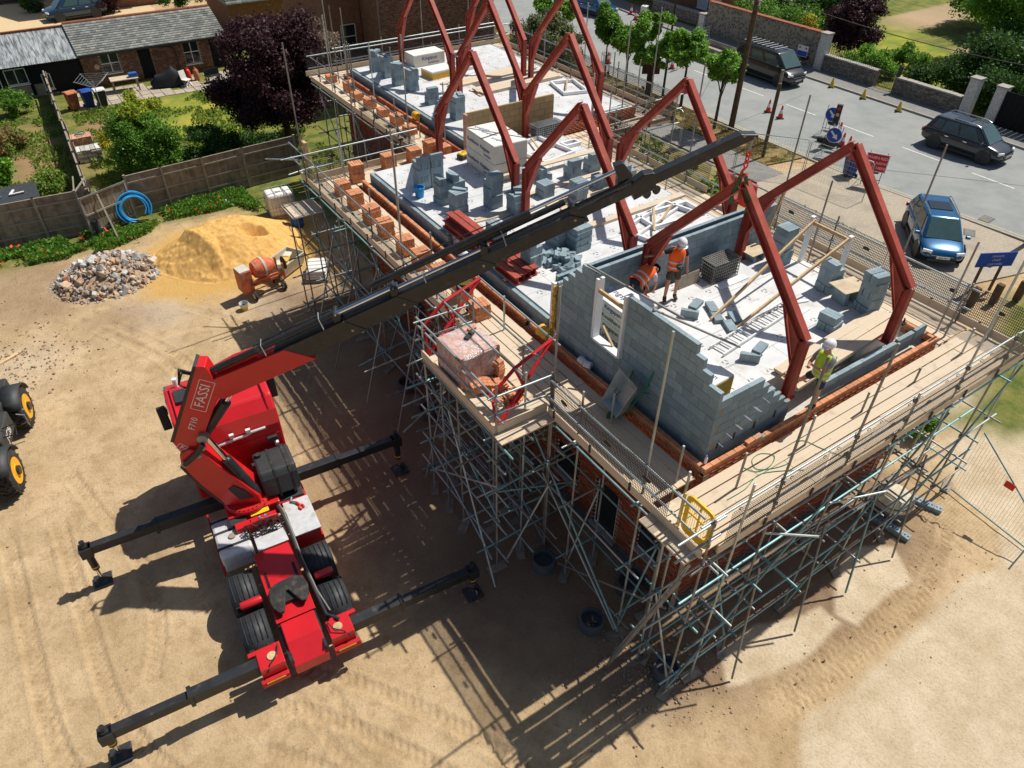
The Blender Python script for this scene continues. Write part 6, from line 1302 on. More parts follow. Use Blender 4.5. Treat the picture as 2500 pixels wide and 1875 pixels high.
def tree(lb, loc, h, crown, mat, n, size, seed, trunk=.12, nc=26, cr=.5, cat='tree', bark='bark', group=None, name='tree', limbs=6, lean=(0, 0)):
    """crown = (centre height, rx, ry, rz)"""
    t = T(name, lb, cat, loc, 0, group); r = random.Random(seed); ch, rx, ry, rz = crown; C, Rd = clumps((lean[0], lean[1], ch), (rx, ry, rz), nc, cr, seed)
    b = MB(); top = Vector((lean[0] * .8, lean[1] * .8, ch)); b.path([(0, 0, -.05), (lean[0] * .2, lean[1] * .2, ch * .4), top * 1.0], [trunk, trunk * .8, trunk * .4], 9)
    for k in range(limbs):
        p = C[r.randrange(len(C))]; s = Vector((lean[0] * .4, lean[1] * .4, ch * r.uniform(.45, .8))); e = Vector(p); m = s.lerp(e, .5) + Vector((r.uniform(-.15, .15), r.uniform(-.15, .15), .15)); b.path([s, m, e], [trunk * .42, trunk * .28, trunk * .1], 6)
    b.build('trunk', bark, t, True); leaves('crown', C, Rd, n, size, mat, t, seed + 5); return t
def shrub(lb, loc, rad, mat, n, size, seed, nc=30, cr=.4, cat='shrub', group=None, name='shrub', extra=None):
    t = T(name, lb, cat, loc, 0, group); C, Rd = clumps((0, 0, rad[2] * .9), rad, nc, cr, seed); C[:, 2] = np.maximum(C[:, 2], .15)
    b = MB(); r = random.Random(seed)
    for k in range(5): p = C[r.randrange(len(C))]; b.path([(r.uniform(-.1, .1), r.uniform(-.1, .1), -.03), tuple(p * .5), tuple(p)], [.04, .03, .012], 6)
    b.build('stems', 'bark', t, True); leaves('foliage', C, Rd, n, size, mat, t, seed + 3)
    if extra: C2, R2 = clumps((extra[1], extra[2], extra[3]), extra[4], 12, cr * .7, seed + 9); leaves('accent_foliage', C2, R2, n // 3, size, extra[0], t, seed + 11)  # second leaf colour; the lime shrub uses it to paint a sunlit top
    return t
def cover(name, lb, polys, n, size, mat, seed, h=.12, tall=.0, cat='plants'):
    r = np.random.RandomState(seed); P = []
    for pl, wgt in polys:
        pl = np.array(pl); lo, hi = pl.min(0), pl.max(0); m = int(n * wgt * 3); x = lo[0] + r.rand(m) * (hi[0] - lo[0]); y = lo[1] + r.rand(m) * (hi[1] - lo[1]); k = (poly_sd(x, y, [tuple(q) for q in pl]) < 0) & (fbm(x * .9, y * .9, 3, seed) > .42); P.append(np.stack([x[k], y[k]], 1)[:int(n * wgt)])
    P = np.concatenate(P); n = len(P); hh = h * (.4 + 1.2 * fbm(P[:, 0] * 1.3, P[:, 1] * 1.3, 3, seed + 1)) ; z = r.rand(n) ** .7 * hh * 1.6
    a = r.rand(n) * 2 * PI; dx = np.stack([np.cos(a), np.sin(a), r.normal(size=n) * .3], 1); up = np.stack([r.normal(size=n) * .5, r.normal(size=n) * .5, np.ones(n) * (.6 + tall)], 1); s = (size * (.5 + r.rand(n)))[:, None]
    B = np.stack([P[:, 0], P[:, 1], z], 1); V = np.stack([B - dx * s * .5, B + up * s * .5, B + dx * s * .5, B - up * s * .5], 1).reshape(-1, 3); V[:, 2] = np.maximum(V[:, 2], .004)
    o = ob(name, np_mesh(name, V, np.arange(4 * n).reshape(n, 4), mat, {'lc': ('FACE', np.clip(.5 + .25 * r.normal(size=n), 0, 1))})); tag(o, lb, cat, kind='stuff'); return o
# ------------------------------------------------------------------ yard: sand, rubble, mixer, tanks
def sand_heap():
    n = 150; u = np.linspace(-1, 1, n); X, Y = np.meshgrid(u * 3.3, u * 2.9, indexing='ij'); rr2 = np.hypot(X / (3.0 + .3 * np.sin(Y)), Y / 2.55); wob = fbm(X * .9 + 9, Y * .9, 4, 5) - .5
    h = 1.5 * np.clip(1 - rr2 ** 1.15 + .1 * wob, 0, 1); h = np.minimum(h, 1.12 + .06 * X); f1 = np.clip((X * .55 + Y * -.9 - .2), 0, 2)
    h = h - np.clip(.55 - np.hypot((X - .9) / 1.1, (Y + .6) / .7) , 0, 1) * 1.25 * (.7 + .9 * fbm(X * 3, Y * 3, 3, 8)); h = h + np.where(h > .05, .10 * (fbm(X * 3.5, Y * 3.5, 4, 6) - .5) + .09 * np.clip(fbm(X * 7, Y * 7, 2, 7) - .55, 0, 1) * (Y < .8), 0)
    rid = np.clip(1 - np.abs(X + 1.0 + .25 * (Y + 1)) / .45, 0, 1) * (Y < .9) * (Y > -1.8); h = h + .22 * rid * (h > .05) * (X < -.6 + .1 * Y)
    h = np.where(rr2 > 1.06, -.05, np.maximum(h, -.02)); g = NG('sand'); f = g.noise(6, 6, rough=.7); c = g.mix(g.ramp(f, [(.35, 0.), (.65, 1.)]), (.62, .35, .10), (.80, .50, .18)); c = g.mix(g.ramp(g.noise(2.5, 5), [(.5, 0.), (.7, .6)]), c, (.50, .28, .08)); g.base(c); g.set(rough=.95, spec=.1); g.bump(g.noise(45, 5), .6, .03); MT['sand'] = g.m
    i = np.arange(n * n).reshape(n, n); f = np.stack([i[:-1, :-1], i[1:, :-1], i[1:, 1:], i[:-1, 1:]], -1).reshape(-1, 4); o = ob('sand_heap', np_mesh('sand_heap', np.stack([X, Y, h], -1).reshape(-1, 3), f, 'sand', None, True)); o.location = (5.4, 28.9, 0); tag(o, 'big heap of orange building sand in front of the fence', 'sand heap')
sand_heap()
def stone_meshes(mat, k0):
    out = []
    for k in range(4):
        r = random.Random(k0 + k); bm = bmesh.new(); bmesh.ops.create_cube(bm, size=1)
        for v in bm.verts: v.co += Vector((r.uniform(-.2, .2), r.uniform(-.2, .2), r.uniform(-.2, .2)))
        bmesh.ops.bevel(bm, geom=bm.edges[:], offset=.1, segments=1, affect='EDGES'); me = bpy.data.meshes.new('stone'); bm.to_mesh(me); bm.free(); me.materials.append(MT[mat]); out.append(me)
    return out
SM = stone_meshes('stone_rub', 1) + stone_meshes('stone_tan', 11) + stone_meshes('stone_brick', 21)
rb = T('rubble_heap', 'heap of broken block and brick rubble beside the sand', 'rubble heap', (.6, 29.4, 0)); r = random.Random(12)
def rub_h(x, y): return max(0, 0.85 * (1 - ((x / 1.95) ** 2 + (y / 1.75) ** 2) ** .75))
b = MB(); nn = 26; vs = []
for i in range(nn):
    for j in range(nn): x = -2 + 4 * i / (nn - 1); y = -1.9 + 3.8 * j / (nn - 1); vs.append((x, y, rub_h(x, y) - .08 + r.uniform(-.03, .03)))
b.add(vs, [(i * nn + j, (i + 1) * nn + j, (i + 1) * nn + j + 1, i * nn + j + 1) for i in range(nn - 1) for j in range(nn - 1)]); b.build('core', 'stone_tan', rb, True)
for k in range(300):
    a, q = r.uniform(0, 2 * PI), r.random() ** .55; x, y = q * 1.95 * math.cos(a), q * 1.75 * math.sin(a); s = r.uniform(.07, .17) if k > 40 else r.uniform(.16, .28)
    me = SM[r.choice((0, 1, 2, 3, 0, 1, 2, 3, 0, 1, 5, 6, 8))] if y > .2 else SM[r.choice((4, 5, 6, 7, 4, 5, 6, 7, 0, 1, 2, 3, 8))]
    inst('stone', me, rb, (x, y, rub_h(x, y) + r.uniform(-.02, .04)), (r.uniform(0, 3), r.uniform(0, 3), r.uniform(0, 3)), (s * r.uniform(.8, 1.6), s, s * r.uniform(.5, 1)))
def scatter(name, lb, pts, mat, seed, cat='stones'):
    r = random.Random(seed); b = MB()
    for x, y, z, s in pts: b.cbox((x, y, z), (s, s * r.uniform(.6, 1), s * r.uniform(.4, .8)), Matrix.Rotation(r.uniform(0, 3), 3, (r.random(), r.random(), r.random() + .1)))
    o = b.build(name, mat); tag(o, lb, cat, kind='stuff')
pts = []
for k in range(900): a, q = r.uniform(0, 6.28), r.random() ** .5 * 1.05; x, y = q * 2.0 * math.cos(a), q * 1.8 * math.sin(a); pts.append((x, y, rub_h(x, y) + .01, r.uniform(.03, .08)))
b = MB()
for x, y, z, s in pts: b.cbox((x, y, z), (s, s * .8, s * .6), Matrix.Rotation(r.uniform(0, 3), 3, (r.random(), r.random(), .3)))
b.build('small_rubble', 'stone_rub', rb, kind='stuff')
scatter('loose_stones', 'scattered pale stones trodden into the yard soil', [(r.uniform(-4.5, 5), r.uniform(3, 30), .01, r.uniform(.015, .045)) for k in range(260)] + [(r.gauss(7.2, .9), r.gauss(5.2, .7), .015, r.uniform(.02, .06)) for k in range(500)] + [(r.gauss(-2.8, 1.0), r.gauss(25, 1.2), .015, r.uniform(.02, .08)) for k in range(260)] + [(r.uniform(8, 17), r.gauss(3.0, .5), .015, r.uniform(.015, .045)) for k in range(110)], 'stone_tan', 3)
# cement mixer
mx_ = T('cement_mixer', 'battered orange cement mixer beside the sand heap', 'cement mixer', (5.5, 25.0, 0), R(8))
mtr = MB().box(-.95, -.5, -.28, .28, .35, 1.25).build('motor_housing', 'orange_mixer', mx_, bev=.03); MB().box(-.93, -.52, -.26, .26, 1.25, 1.28).build('housing_top', 'cement', mtr)
b = MB()
for k in range(5):
    for j in range(4): b.box(-.62 + j * .04, -.6 + j * .04, -.285, -.278, .6 + k * .06, .64 + k * .06)
b.build('vent', 'black_plastic', mtr)
MB().bar((-.5, -.3, .75), (.75, -.3, .75), .06, .1).bar((-.5, .3, .75), (.75, .3, .75), .06, .1).bar((.72, -.3, .45), (.72, -.3, 1.1), .06, .08).bar((.72, .3, .45), (.72, .3, 1.1), .06, .08).bar((-.5, 0, .45), (.8, 0, .45), .1, .1).build('frame', 'orange_mixer', mx_)
dr = MB().lathe([(.12, -.5), (.30, -.42), (.38, -.2), (.38, 0), (.30, .22), (.20, .40), (.17, .40), (.27, .2), (.34, 0), (.1, -.4)], (0.1, 0, 1.05), 22, 'x').build('drum', 'orange_mixer', mx_, True); MB().lathe([(.385, -.04), (.40, -.04), (.40, .04), (.385, .04)], (.05, 0, 1.05), 22, 'x').build('drum_ring', 'cement', dr, True)
MB().lathe([(.24, -.01), (.26, -.01), (.26, .01), (.24, .01)], (.95, .1, .85), 18, 'x').build('hand_wheel', 'rubber', mx_, True)
for s in (-1, 1): wheel('wheel', (s * .6, -.35, .2), .2, .1, mx_, 'tub'); 
MB().bar((-.6, -.35, .2), (.6, -.35, .2), .05, .05).bar((-.6, -.35, .2), (-.6, 0, .45), .05, .05).bar((.6, -.35, .2), (.6, 0, .45), .05, .05).bar((.5, .35, 0), (.5, .2, .5), .06, .06).bar((-.5, .35, 0), (-.5, .2, .5), .06, .06).build('axle_stand', 'rubber', mx_)
tb = T('mixing_trough', 'cream plastic trough with cement bags behind the mixer', 'trough', (6.65, 26.0, 0), R(32)); b = MB(); o_, i_ = .8, .74; q = []
for (x, y, z) in ((.7, .38, .08), (.82, .48, .62)): q += [(-x, -y, z), (x, -y, z), (x, y, z), (-x, y, z)]
for (x, y, z) in ((.76, .42, .62), (.66, .34, .14)): q += [(-x, -y, z), (x, -y, z), (x, y, z), (-x, y, z)]
b.add(q, [(0, 1, 2, 3)] + [(a + k, a + (k + 1) % 4, a + 4 + (k + 1) % 4, a + 4 + k) for a in (0, 4, 8) for k in range(4)] + [(12, 13, 14, 15)]); b.build('tub', 'tub', tb, bev=.02); MB().box(-.6, .6, -.3, .3, 0, .08).build('skid', 'timber_grey', tb)
for k in range(3): MB().cbox((-.25 + k * .28, rnd.uniform(-.1, .1), .5 + .04 * k), (.4, .3, .12), Matrix.Rotation(rnd.uniform(-.5, .5), 3, 'Z')).build('cement_bag', 'foam_yellow' if k == 1 else 'carton', tb, bev=.04)
fs_ = T('cement_bags', 'white stacked bags beside the scaffold foot near the mixer', 'bags', (7.6, 25.0, 0), R(-25)); MB().box(-.45, .45, -.6, .6, 0, .12).build('pallet', 'timber_grey', fs_)
for k in range(3):
    for j in range(4): MB().box(-.4 + .03 * k, .4, -.55 + j * .28, -.3 + j * .28, .12 + k * .13, .24 + k * .13).build('bag', 'plastic_white', fs_, bev=.04)
bk = T('bucket', 'clear bucket with yellow base on the bare ground before the mixer', 'bucket', (4.4, 24.2, 0)); MB().lathe([(.12, 0), (.15, .15), (.14, .15), (.11, .02), (.01, .02)], n=18).build('base', 'yellow', bk, True); MB().lathe([(.15, .15), (.17, .3), (.165, .3), (.145, .15)], n=18).build('rim', 'plastic_white', bk, True)
ib_ = T('water_tank', 'white caged water tank on a pallet by the fence', 'water tank', (8.3, 30.85, 0), R(-6)); MB().box(-.55, .55, -.45, .45, .14, 1.12).build('tank', 'plastic_white', ib_, bev=.08); MB().tube((0, 0, 1.1), (0, 0, 1.16), .12).build('lid', 'plastic_white', ib_)
pl_ = MB().box(-.58, .58, -.5, .5, .1, .14)
for y in (-.45, 0, .45): pl_.box(-.58, .58, y - .05, y + .05, 0, .1)
pl_.build('pallet', 'timber_grey', ib_)
for k in range(9):
    u = -.58 + k * .145; tube_ob('cage_bar', (u, -.49, .14), (u, -.49, 1.16), .009, 'galv', ib_); tube_ob('cage_bar', (u, .49, .14), (u, .49, 1.16), .009, 'galv', ib_)
for k in range(6): z = .18 + k * .195; [tube_ob('cage_bar', a, b_, .009, 'galv', ib_) for a, b_ in (((-.58, -.49, z), (.58, -.49, z)), ((-.58, .49, z), (.58, .49, z)), ((-.58, -.49, z), (-.58, .49, z)), ((.58, -.49, z), (.58, .49, z)))]
for u in (-.2, .2): tube_ob('cage_bar', (u, -.49, 1.16), (u, .49, 1.16), .012, 'galv', ib_)
br_ = T('water_barrel', 'open blue plastic barrel beside the caged tank', 'barrel', (8.45, 29.35, 0)); MB().lathe([(.24, 0), (.28, .05), (.29, .3), (.285, .33), (.29, .36), (.29, .6), (.27, .86), (.285, .88), (.285, .92), (.26, .92), (.26, .86), (.27, .4), (.02, .38)], n=24).build('body', 'blue_plastic', br_, True)
for k, (x, y, lb) in enumerate(((7.0, 8.7, 'dark concrete ring half filled below the loading bay'), (6.95, 6.7, 'dark concrete ring with scraps inside on pale stones'), (7.6, 4.85, 'dark concrete ring at the foot of the corner standard'), (7.35, 16.8, 'dark concrete ring in the shade of the long scaffold'), (7.3, 15.3, 'dark concrete ring beside the scaffold base plate'), (8.35, 7.0, 'dark concrete ring against the brick wall'))):
    t = T('manhole_ring', lb, 'manhole ring', (x, y, 0), 0, 'concrete manhole rings under the scaffold'); MB().lathe([(.30, 0), (.30, .32), (.28, .33), (.25, .33), (.25, .12), (.02, .1)], n=24).build('ring', 'concrete_ring', t, True)
    for j in range(5 if k == 1 else 0): MB().cbox((rnd.uniform(-.1, .1), rnd.uniform(-.1, .1), .16), (.18, .04, .03), Matrix.Rotation(rnd.uniform(0, 3), 3, 'Z')).build('scrap', 'timber_grey', t)
tk = T('skip_bag', 'round tarpaulin covered tub under the front scaffold', 'tub', (16.0, 4.95, 0)); MB().lathe([(.4, 0), (.52, .3), (.5, .55), (.3, .7), (.02, .72)], n=20).build('tub', 'concrete_ring', tk, True); MB().lathe([(.52, .42), (.53, .5), (.36, .72), (.02, .76)], n=20).build('cover', 'tub', tk, True)
HBK = None
for k, (x, y, rz, n_) in enumerate(((15.45, 4.65, -1.45, 6), (17.0, 4.5, -1.2, 5))):
    t = T('hollow_block_row', ('row of hollow grey blocks beside the covered tub', 'row of hollow blocks next to the outer scaffold foot')[k], 'blocks', (x, y, 0), rz)
    for j in range(n_):
        bb = MB().box(-.1, .1, -.1, .1, 0, .14); o = bb.build('block', 'block', t); o.location = (-.5 + j * .21, 0, 0)
        MB().tube((-.045, 0, .138), (-.045, 0, .142), .03).tube((.045, 0, .138), (.045, 0, .142), .03).build('core_hole_shade', 'print_dark', o)  # dark discs on top paint the shade inside the hollow cores
# boundary fence
fn = TW('boundary_fence', 'weathered close board fence along the far side of the yard', 'fence', (2, 34, 0))
rF = random.Random(2)
def fence_run(parent, x0, y0, x1, y1, h=1.75, z0=.15, posts=True, rails=True, ncol=None):
    L = math.hypot(x1 - x0, y1 - y0); n = int(L / .105); ang = math.atan2(y1 - y0, x1 - x0)
    for k in range(n):
        f = (k + .5) / n; hh = h + rF.uniform(-.015, .015); box_ob('slat', (x0 + (x1 - x0) * f, y0 + (y1 - y0) * f, z0 + hh / 2), (L / n * 1.04, .016 + .008 * (k % 2), hh), 'fence_wood', parent, ang + rF.uniform(-.02, .02))
    nx, ny = -math.sin(ang), math.cos(ang)
    for z in (.45, 1.0, 1.6):
        o = box_ob('rail', ((x0 + x1) / 2 + nx * -.035, (y0 + y1) / 2 + ny * -.035, z), (L, .045, .07), 'fence_post', parent, ang)
    box_ob('cap', ((x0 + x1) / 2, (y0 + y1) / 2, z0 + h + .02), (L, .06, .03), 'fence_post', parent, ang); box_ob('gravel_board', ((x0 + x1) / 2, (y0 + y1) / 2, .07), (L, .03, .16), 'fence_post', parent, ang)
    box_ob('post', (x0, y0 - .05, 1.0), (.1, .1, 2.0), 'fence_post', parent, ang); box_ob('post', (x1, y1 - .05, 1.0), (.1, .1, 2.0), 'fence_post', parent, ang)
for a, b in (((-8, 34.1), (-4.6, 34.0)), ((-4.6, 34.0), (-2.7, 33.95)), ((-2.7, 33.95), (-.85, 33.8)), ((-.85, 33.8), (.7, 33.65)), ((2.75, 34.1), (4.3, 34.2)), ((4.3, 34.2), (6.1, 34.3)), ((6.1, 34.3), (8.0, 34.45)), ((8.0, 34.45), (10.6, 34.6))): fence_run(fn, *a, *b)
gt2 = TW('field_gate', 'sagging grey boarded gate leaning open in the yard fence', 'gate', (1.6, 33.2, 0))
A = Vector((.75, 32.95, 0)); B = Vector((2.65, 33.75, 0)); d_ = (B - A); an = math.atan2(d_.y, d_.x)
for k in range(15): p = A + d_ * ((k + .5) / 15); box_ob('slat', (p.x, p.y, .98), (.12, .018, 1.75), 'fence_wood', gt2, an)
for z in (.35, 1.1, 1.86): box_ob('rail', ((A.x + B.x) / 2 + .02, (A.y + B.y) / 2 - .05, z), (d_.length, .05, .07), 'galv_old' if z > 1.5 else 'fence_post', gt2, an)
box_ob('stile', (A.x, A.y, .95), (.07, .07, 1.85), 'galv_old', gt2, an); box_ob('stile', (B.x, B.y, .95), (.07, .07, 1.85), 'galv_old', gt2, an)
sf = TW('garden_fence', 'old leaning fence running back between the two gardens', 'fence', (1.2, 40, 0))
for k in range(12):
    y0 = 34.4 + k * 1.6; x0 = 1.15 + .045 * (y0 - 34) + rF.uniform(-.03, .03); x1 = 1.15 + .045 * (y0 + 1.6 - 34)
    o = box_ob('panel_board', ((x0 + x1) / 2 + rF.uniform(-.08, .08), y0 + .8, .75), (1.55, .03, 1.45), 'fence_wood', sf, PI / 2 - .045); o.rotation_euler.x = rF.uniform(.0, .22); box_ob('post', (x0, y0, .8), (.09, .09, 1.65), 'fence_post', sf, 0); box_ob('cap', ((x0 + x1) / 2, y0 + .8, 1.5), (1.6, .07, .04), 'fence_post', sf, PI / 2 - .045)
br2 = TW('broken_fence_panel', 'broken splayed fence panel at the corner of the gardens', 'fence panel', (1.0, 34.6, 0))
for k in range(9): MB().bar((.65 + k * .06, 34.1 + k * .09, .2), (.85 + k * .07, 34.2 + k * .1, 1.7 + .05 * math.sin(k)), .08, .02, up=(0, 1, 0)).build('slat', 'fence_wood', br2)
MB().bar((.7, 33.95, 1.75), (1.35, 34.85, 1.95), .06, .05).bar((.68, 33.95, 1.7), (.9, 34.8, 2.1), .05, .05).build('rail', 'fence_post', br2)
o = MB().bar((1.6, 31.95, 0), (1.45, 33.3, 1.95), .07, .05).build('leaning_post', 'fence_post'); tag(o, 'bare timber post leaning against the boarded gate', 'post')
hc = T('hose_coil', 'coil of bright blue water pipe leaning on the fence', 'hose coil', (2.65, 33.55, 0), R(10)); r = random.Random(3)
for k in range(9):
    R0 = .62 + r.uniform(-.1, .1); ox, oz = r.uniform(-.06, .06), r.uniform(-.05, .05); MB().path([(ox + R0 * math.cos(a), -.35 + .3 * (R0 * math.sin(a) + .7) * .9 + .05 * k * .5, max(.05, .70 + oz + R0 * math.sin(a) * .92)) for a in np.linspace(-.6 + r.uniform(-.3, .3), PI + 1.2 + r.uniform(-.3, .3), 26)], .032, 7).build('loop', 'hose_blue', hc, True)
t = T('drain_gully', 'black plastic drain fittings by the gate', 'drain fitting', (1.05, 32.95, 0), .3); MB().tube((0, 0, .05), (-.05, .1, .75), .14, n=14).tube((.1, -.05, .3), (.45, -.1, .45), .1, n=12).tube((-.06, .1, .72), (-.07, .12, .8), .17, n=14).build('gully', 'black_plastic', t, True); MB().tube((.45, -.1, .2), (.5, -.1, .6), .1, n=12).build('branch', 'black_plastic', t, True)
t = T('plastic_sack', 'crumpled pale plastic sack in the weeds below the fence', 'sack', (6.5, 33.2, 0)); MB().lathe([(.02, 0), (.2, .02), (.22, .1), (.14, .2), (.02, .24)], n=9).build('sack', 'plastic_white', t, True)
o = MB().cbox((-3.3, 25.6, .03), (.9, .12, .04), Matrix.Rotation(.5, 3, 'Z')).build('loose_board', 'timber'); tag(o, 'offcut board lying by the edge of the yard near the rubble', 'board')
# telehandler at the left edge
th = T('telehandler', 'grey and black telehandler with yellow wheel rims', 'telehandler', (-4.5, 20.5, 0), R(-12))
for y in (1.5, -1.35): 
    w = wheel('wheel', (1.05, y, .62), .62, .42, th, 'yellow_rim', n=30, lugs=18); wheel('wheel', (-1.05, y, .62), .62, .42, th, 'yellow_rim', n=30, lugs=18)
    MB().tube((1.26, y, .62), (1.34, y, .62), .13, n=14).build('hub', 'black_steel', w, True)
    b = MB(); P = [(1.5 - .0, y + .74 * math.cos(R(a)), .62 + .74 * math.sin(R(a))) for a in np.linspace(15, 150, 9)]
    b.add([(u, p[1], p[2]) for p in P for u in (.8, 1.3)], [(2 * i, 2 * i + 1, 2 * i + 3, 2 * i + 2) for i in range(len(P) - 1)])
    m_ = b.build('mudguard', 'black_plastic', th, True); m_.modifiers.new('s', 'SOLIDIFY').thickness = .04
MB().box(-.85, .85, -2.3, 2.3, .7, 1.25).build('chassis', 'jcb_grey', th, bev=.05); MB().box(.35, 1.1, -.9, .5, .75, 1.35).build('engine_cover', 'jcb_grey', th, bev=.06); txt('lettering', 'JCB', .35, 'white_paint', th, face_m((1.105, -.2, 1.05), (0, 1, 0), (0, 0, 1)))
cbn = MB().ext([(-.95, y, z) for y, z in ((-.7, 1.2), (-.75, 2.45), (.35, 2.5), (.75, 1.9), (.8, 1.2))], (1.0, 0, 0)).build('cab', 'jcb_grey', th, bev=.06)
for x in (-.96, .055): MB().ext([(x - .004, y, z) for y, z in ((-.6, 1.5), (-.63, 2.3), (.25, 2.35), (.6, 1.85), (.65, 1.5))], (.008, 0, 0)).build('window', 'car_glass', cbn)
MB().bar((.25, -2.6, 1.75), (.25, 2.6, 1.45), .32, .36).bar((.25, 2.6, 1.45), (.25, 3.6, 1.35), .25, .3).build('boom', 'jcb_grey', th, bev=.03)
MB().path([(1.1, .95, 1.0), (1.35, .9, .95), (1.35, .9, .5), (1.1, .9, .45)], .025, 6).path([(1.15, .75, .95), (1.35, .7, .9), (1.35, .7, .5)], .02, 6).build('step', 'galv_old', th, True)
MB().path([(1.1, -.4, 1.4), (1.45, -.4, 1.5), (1.45, -.65, 1.3), (1.1, -.6, 1.25)], .02, 6).build('mirror_frame', 'black_steel', th, True)
# ------------------------------------------------------------------ back gardens and outbuildings
shrub('large lime and yellow leaved shrub behind the yard fence', (4.6, 38.4, 0), (1.9, 1.6, 1.9), 'leaf_green', 26000, .06, 31, 46, .5, extra=('leaf_lime', -.1, .9, 2.9, (1.5, 1.0, .9)))
shrub('dark green spreading shrub behind the fence below the copper beech', (7.6, 37.6, 0), (1.7, 1.3, 1.25), 'leaf_dark', 15000, .055, 32, 34, .42)
shrub('yellow spired shrub beside the lime shrub', (3.2, 41.0, 0), (.5, .5, .9), 'leaf_yellow', 2500, .05, 33, 10, .22)
shrub('low leafy branches drooping over the fence end', (9.3, 35.6, 0), (1.0, .6, 1.3), 'leaf_dark', 5000, .05, 34, 16, .3)
t = tree('spreading copper beech with dark purple leaves', (11.6, 38.6, 0), 7, (3.7, 3.9, 3.4, 3.2), 'leaf_purple', 80000, .075, 41, .22, 80, .75, limbs=16)
C, Rd = clumps((2.6, .8, 4.6), (1.5, 1.6, 1.6), 22, .4, 44); leaves('pale_twigs', C, Rd, 3500, .06, 'leaf_tan', t, 45)
shrub('tangled orange flowered shrub in the overgrown garden', (-1.3, 45.5, 0), (1.3, 1.5, .75), 'leaf_dry', 6000, .06, 51, 26, .35, extra=('leaf_weed', .2, 0, .5, (1.1, 1.2, .5)))
shrub('leafy bush against the black shed', (-.3, 51.0, 0), (1.2, .9, .8), 'leaf_green', 5000, .06, 52, 18, .35); shrub('big leaved clump at the edge of the overgrown garden', (-1.9, 41.2, 0), (.8, .9, .6), 'leaf_street', 2500, .09, 53, 12, .3); shrub('bushy weeds by the old garden fence', (.2, 38.8, 0), (1.1, 1.0, .55), 'leaf_weed', 5000, .055, 54, 18, .35)
cover('garden_weeds', 'rough grass and weeds in the back gardens', [([(-8, 34.5), (1, 34.6), (1.6, 50), (-8, 51)], .5), ([(1.8, 34.8), (13, 35), (13, 49.5), (2.5, 49.5)], .5)], 30000, .11, 'leaf_weed', 61, .10, .5)
cover('fence_weeds', 'green weeds growing along the foot of the yard fence', [([(-8, 32.6), (-1.2, 31.9), (1.0, 31.5), (2.9, 32.2), (3.5, 33.0), (6.6, 32.6), (7.6, 31.6), (7.6, 34.2), (3, 33.9), (.6, 33.4), (-8, 33.8)], 1)], 22000, .08, 'leaf_green', 62, .20, .4)
cover('yard_weeds', 'scattered weeds and poppies before the fence', [([(-8, 32.2), (-1, 31.2), (3.2, 31.6), (7, 31.6), (7, 33.5), (-8, 33.5)], 1)], 160, .09, 'plant_red', 63, .35, 0)
def windowed(t, x, y, z, w, h, nx=2, nz=2, ax='y', mat='white_paint', glass='dark_glass', sg=-1):
    b = MB(); P = lambda u0, u1, q0, q1, d0, d1: (b.box(x + u0, x + u1, y + min(sg * d0, sg * d1), y + max(sg * d0, sg * d1), z + q0, z + q1) if ax == 'y' else b.box(x + min(sg * d0, sg * d1), x + max(sg * d0, sg * d1), y + u0, y + u1, z + q0, z + q1))
    f = .05
    for k in range(nx + 1): u = -w / 2 + k * w / nx; P(u - f / 2, u + f / 2, 0, h, -.02, .04)
    for k in range(nz + 1):
        for j in range(nx): u = -w / 2 + j * w / nx; P(u + f / 2, u + w / nx - f / 2, k * h / nz - f / 2, k * h / nz + f / 2, -.02, .04)
    o = b.build('window', mat, t); b = MB(); P(-w / 2 + f / 2, w / 2 - f / 2, .03, h - .03, .0, .012); b.build('pane', glass, o); b = MB(); P(-w / 2 - .06, w / 2 + .06, -.1, -.03, 0, .09); b.build('sill', mat, o); return o
def slates(t, x0, x1, ye, ze_, yr, zr, mat, name, cw=.3, ch=.22, seed=1, thick=.012):
    r = np.random.RandomState(seed); L = math.hypot(yr - ye, zr - ze_); n = int(L / ch); m = int((x1 - x0) / cw); V = []; F = []; A = []; dy, dz = (yr - ye) / L, (zr - ze_) / L
    for j in range(n):
        for i in range(m + 1):
            a = max(x0, x0 + i * cw - (j % 2) * cw / 2) + .006; b = min(x1, x0 + (i + 1) * cw - (j % 2) * cw / 2) - .006
            if b - a < .05: continue
            s0, s1 = j * ch, (j + 1.25) * ch; l0 = .02 + r.rand() * .012; o = len(V)
            for s_, lf in ((s0, l0 + thick), (min(s1, L), .004)): V += [(a, ye + dy * s_ - dz * lf * np.sign(dy), ze_ + dz * s_ + abs(dy) * lf), (b, ye + dy * s_ - dz * lf * np.sign(dy), ze_ + dz * s_ + abs(dy) * lf)]
            V += [(a, ye + dy * s0, ze_ + dz * s0), (b, ye + dy * s0, ze_ + dz * s0)]
            F += [(o, o + 1, o + 3, o + 2), (o + 4, o + 5, o + 1, o)]; A += [r.rand()] * 2
    ob(name, np_mesh(name, V, F, mat, {'rv': ('FACE', A)}), t, kind='stuff')
brickwork_mat('slate_roof', (.20, .21, .20), (.30, .31, .28), (.42, .42, .37))
sh = TW('brick_outbuilding', 'long brick outbuilding with a mossy slate roof behind the garden', 'outbuilding', (8.5, 55, 0))
SH = [(5.3, 6.35, .75, 1.85), (7.5, 8.3, .05, 1.95), (10.3, 11.3, .55, 1.95), (12.0, 12.9, .05, 1.9)]
brick_wall('y', 53.8, 4.2, 13.1, 0, 2.05, SH, -1, seed=21, parent=sh, mat='brickwork_old')
MB().box(4.3, 13.0, 54.05, 58.9, 0, 2.0).build('core', 'black_wood', sh); MB().box(13.02, 13.1, 53.9, 58.9, 0, 2.05).build('end_wall', 'old_brick', sh)
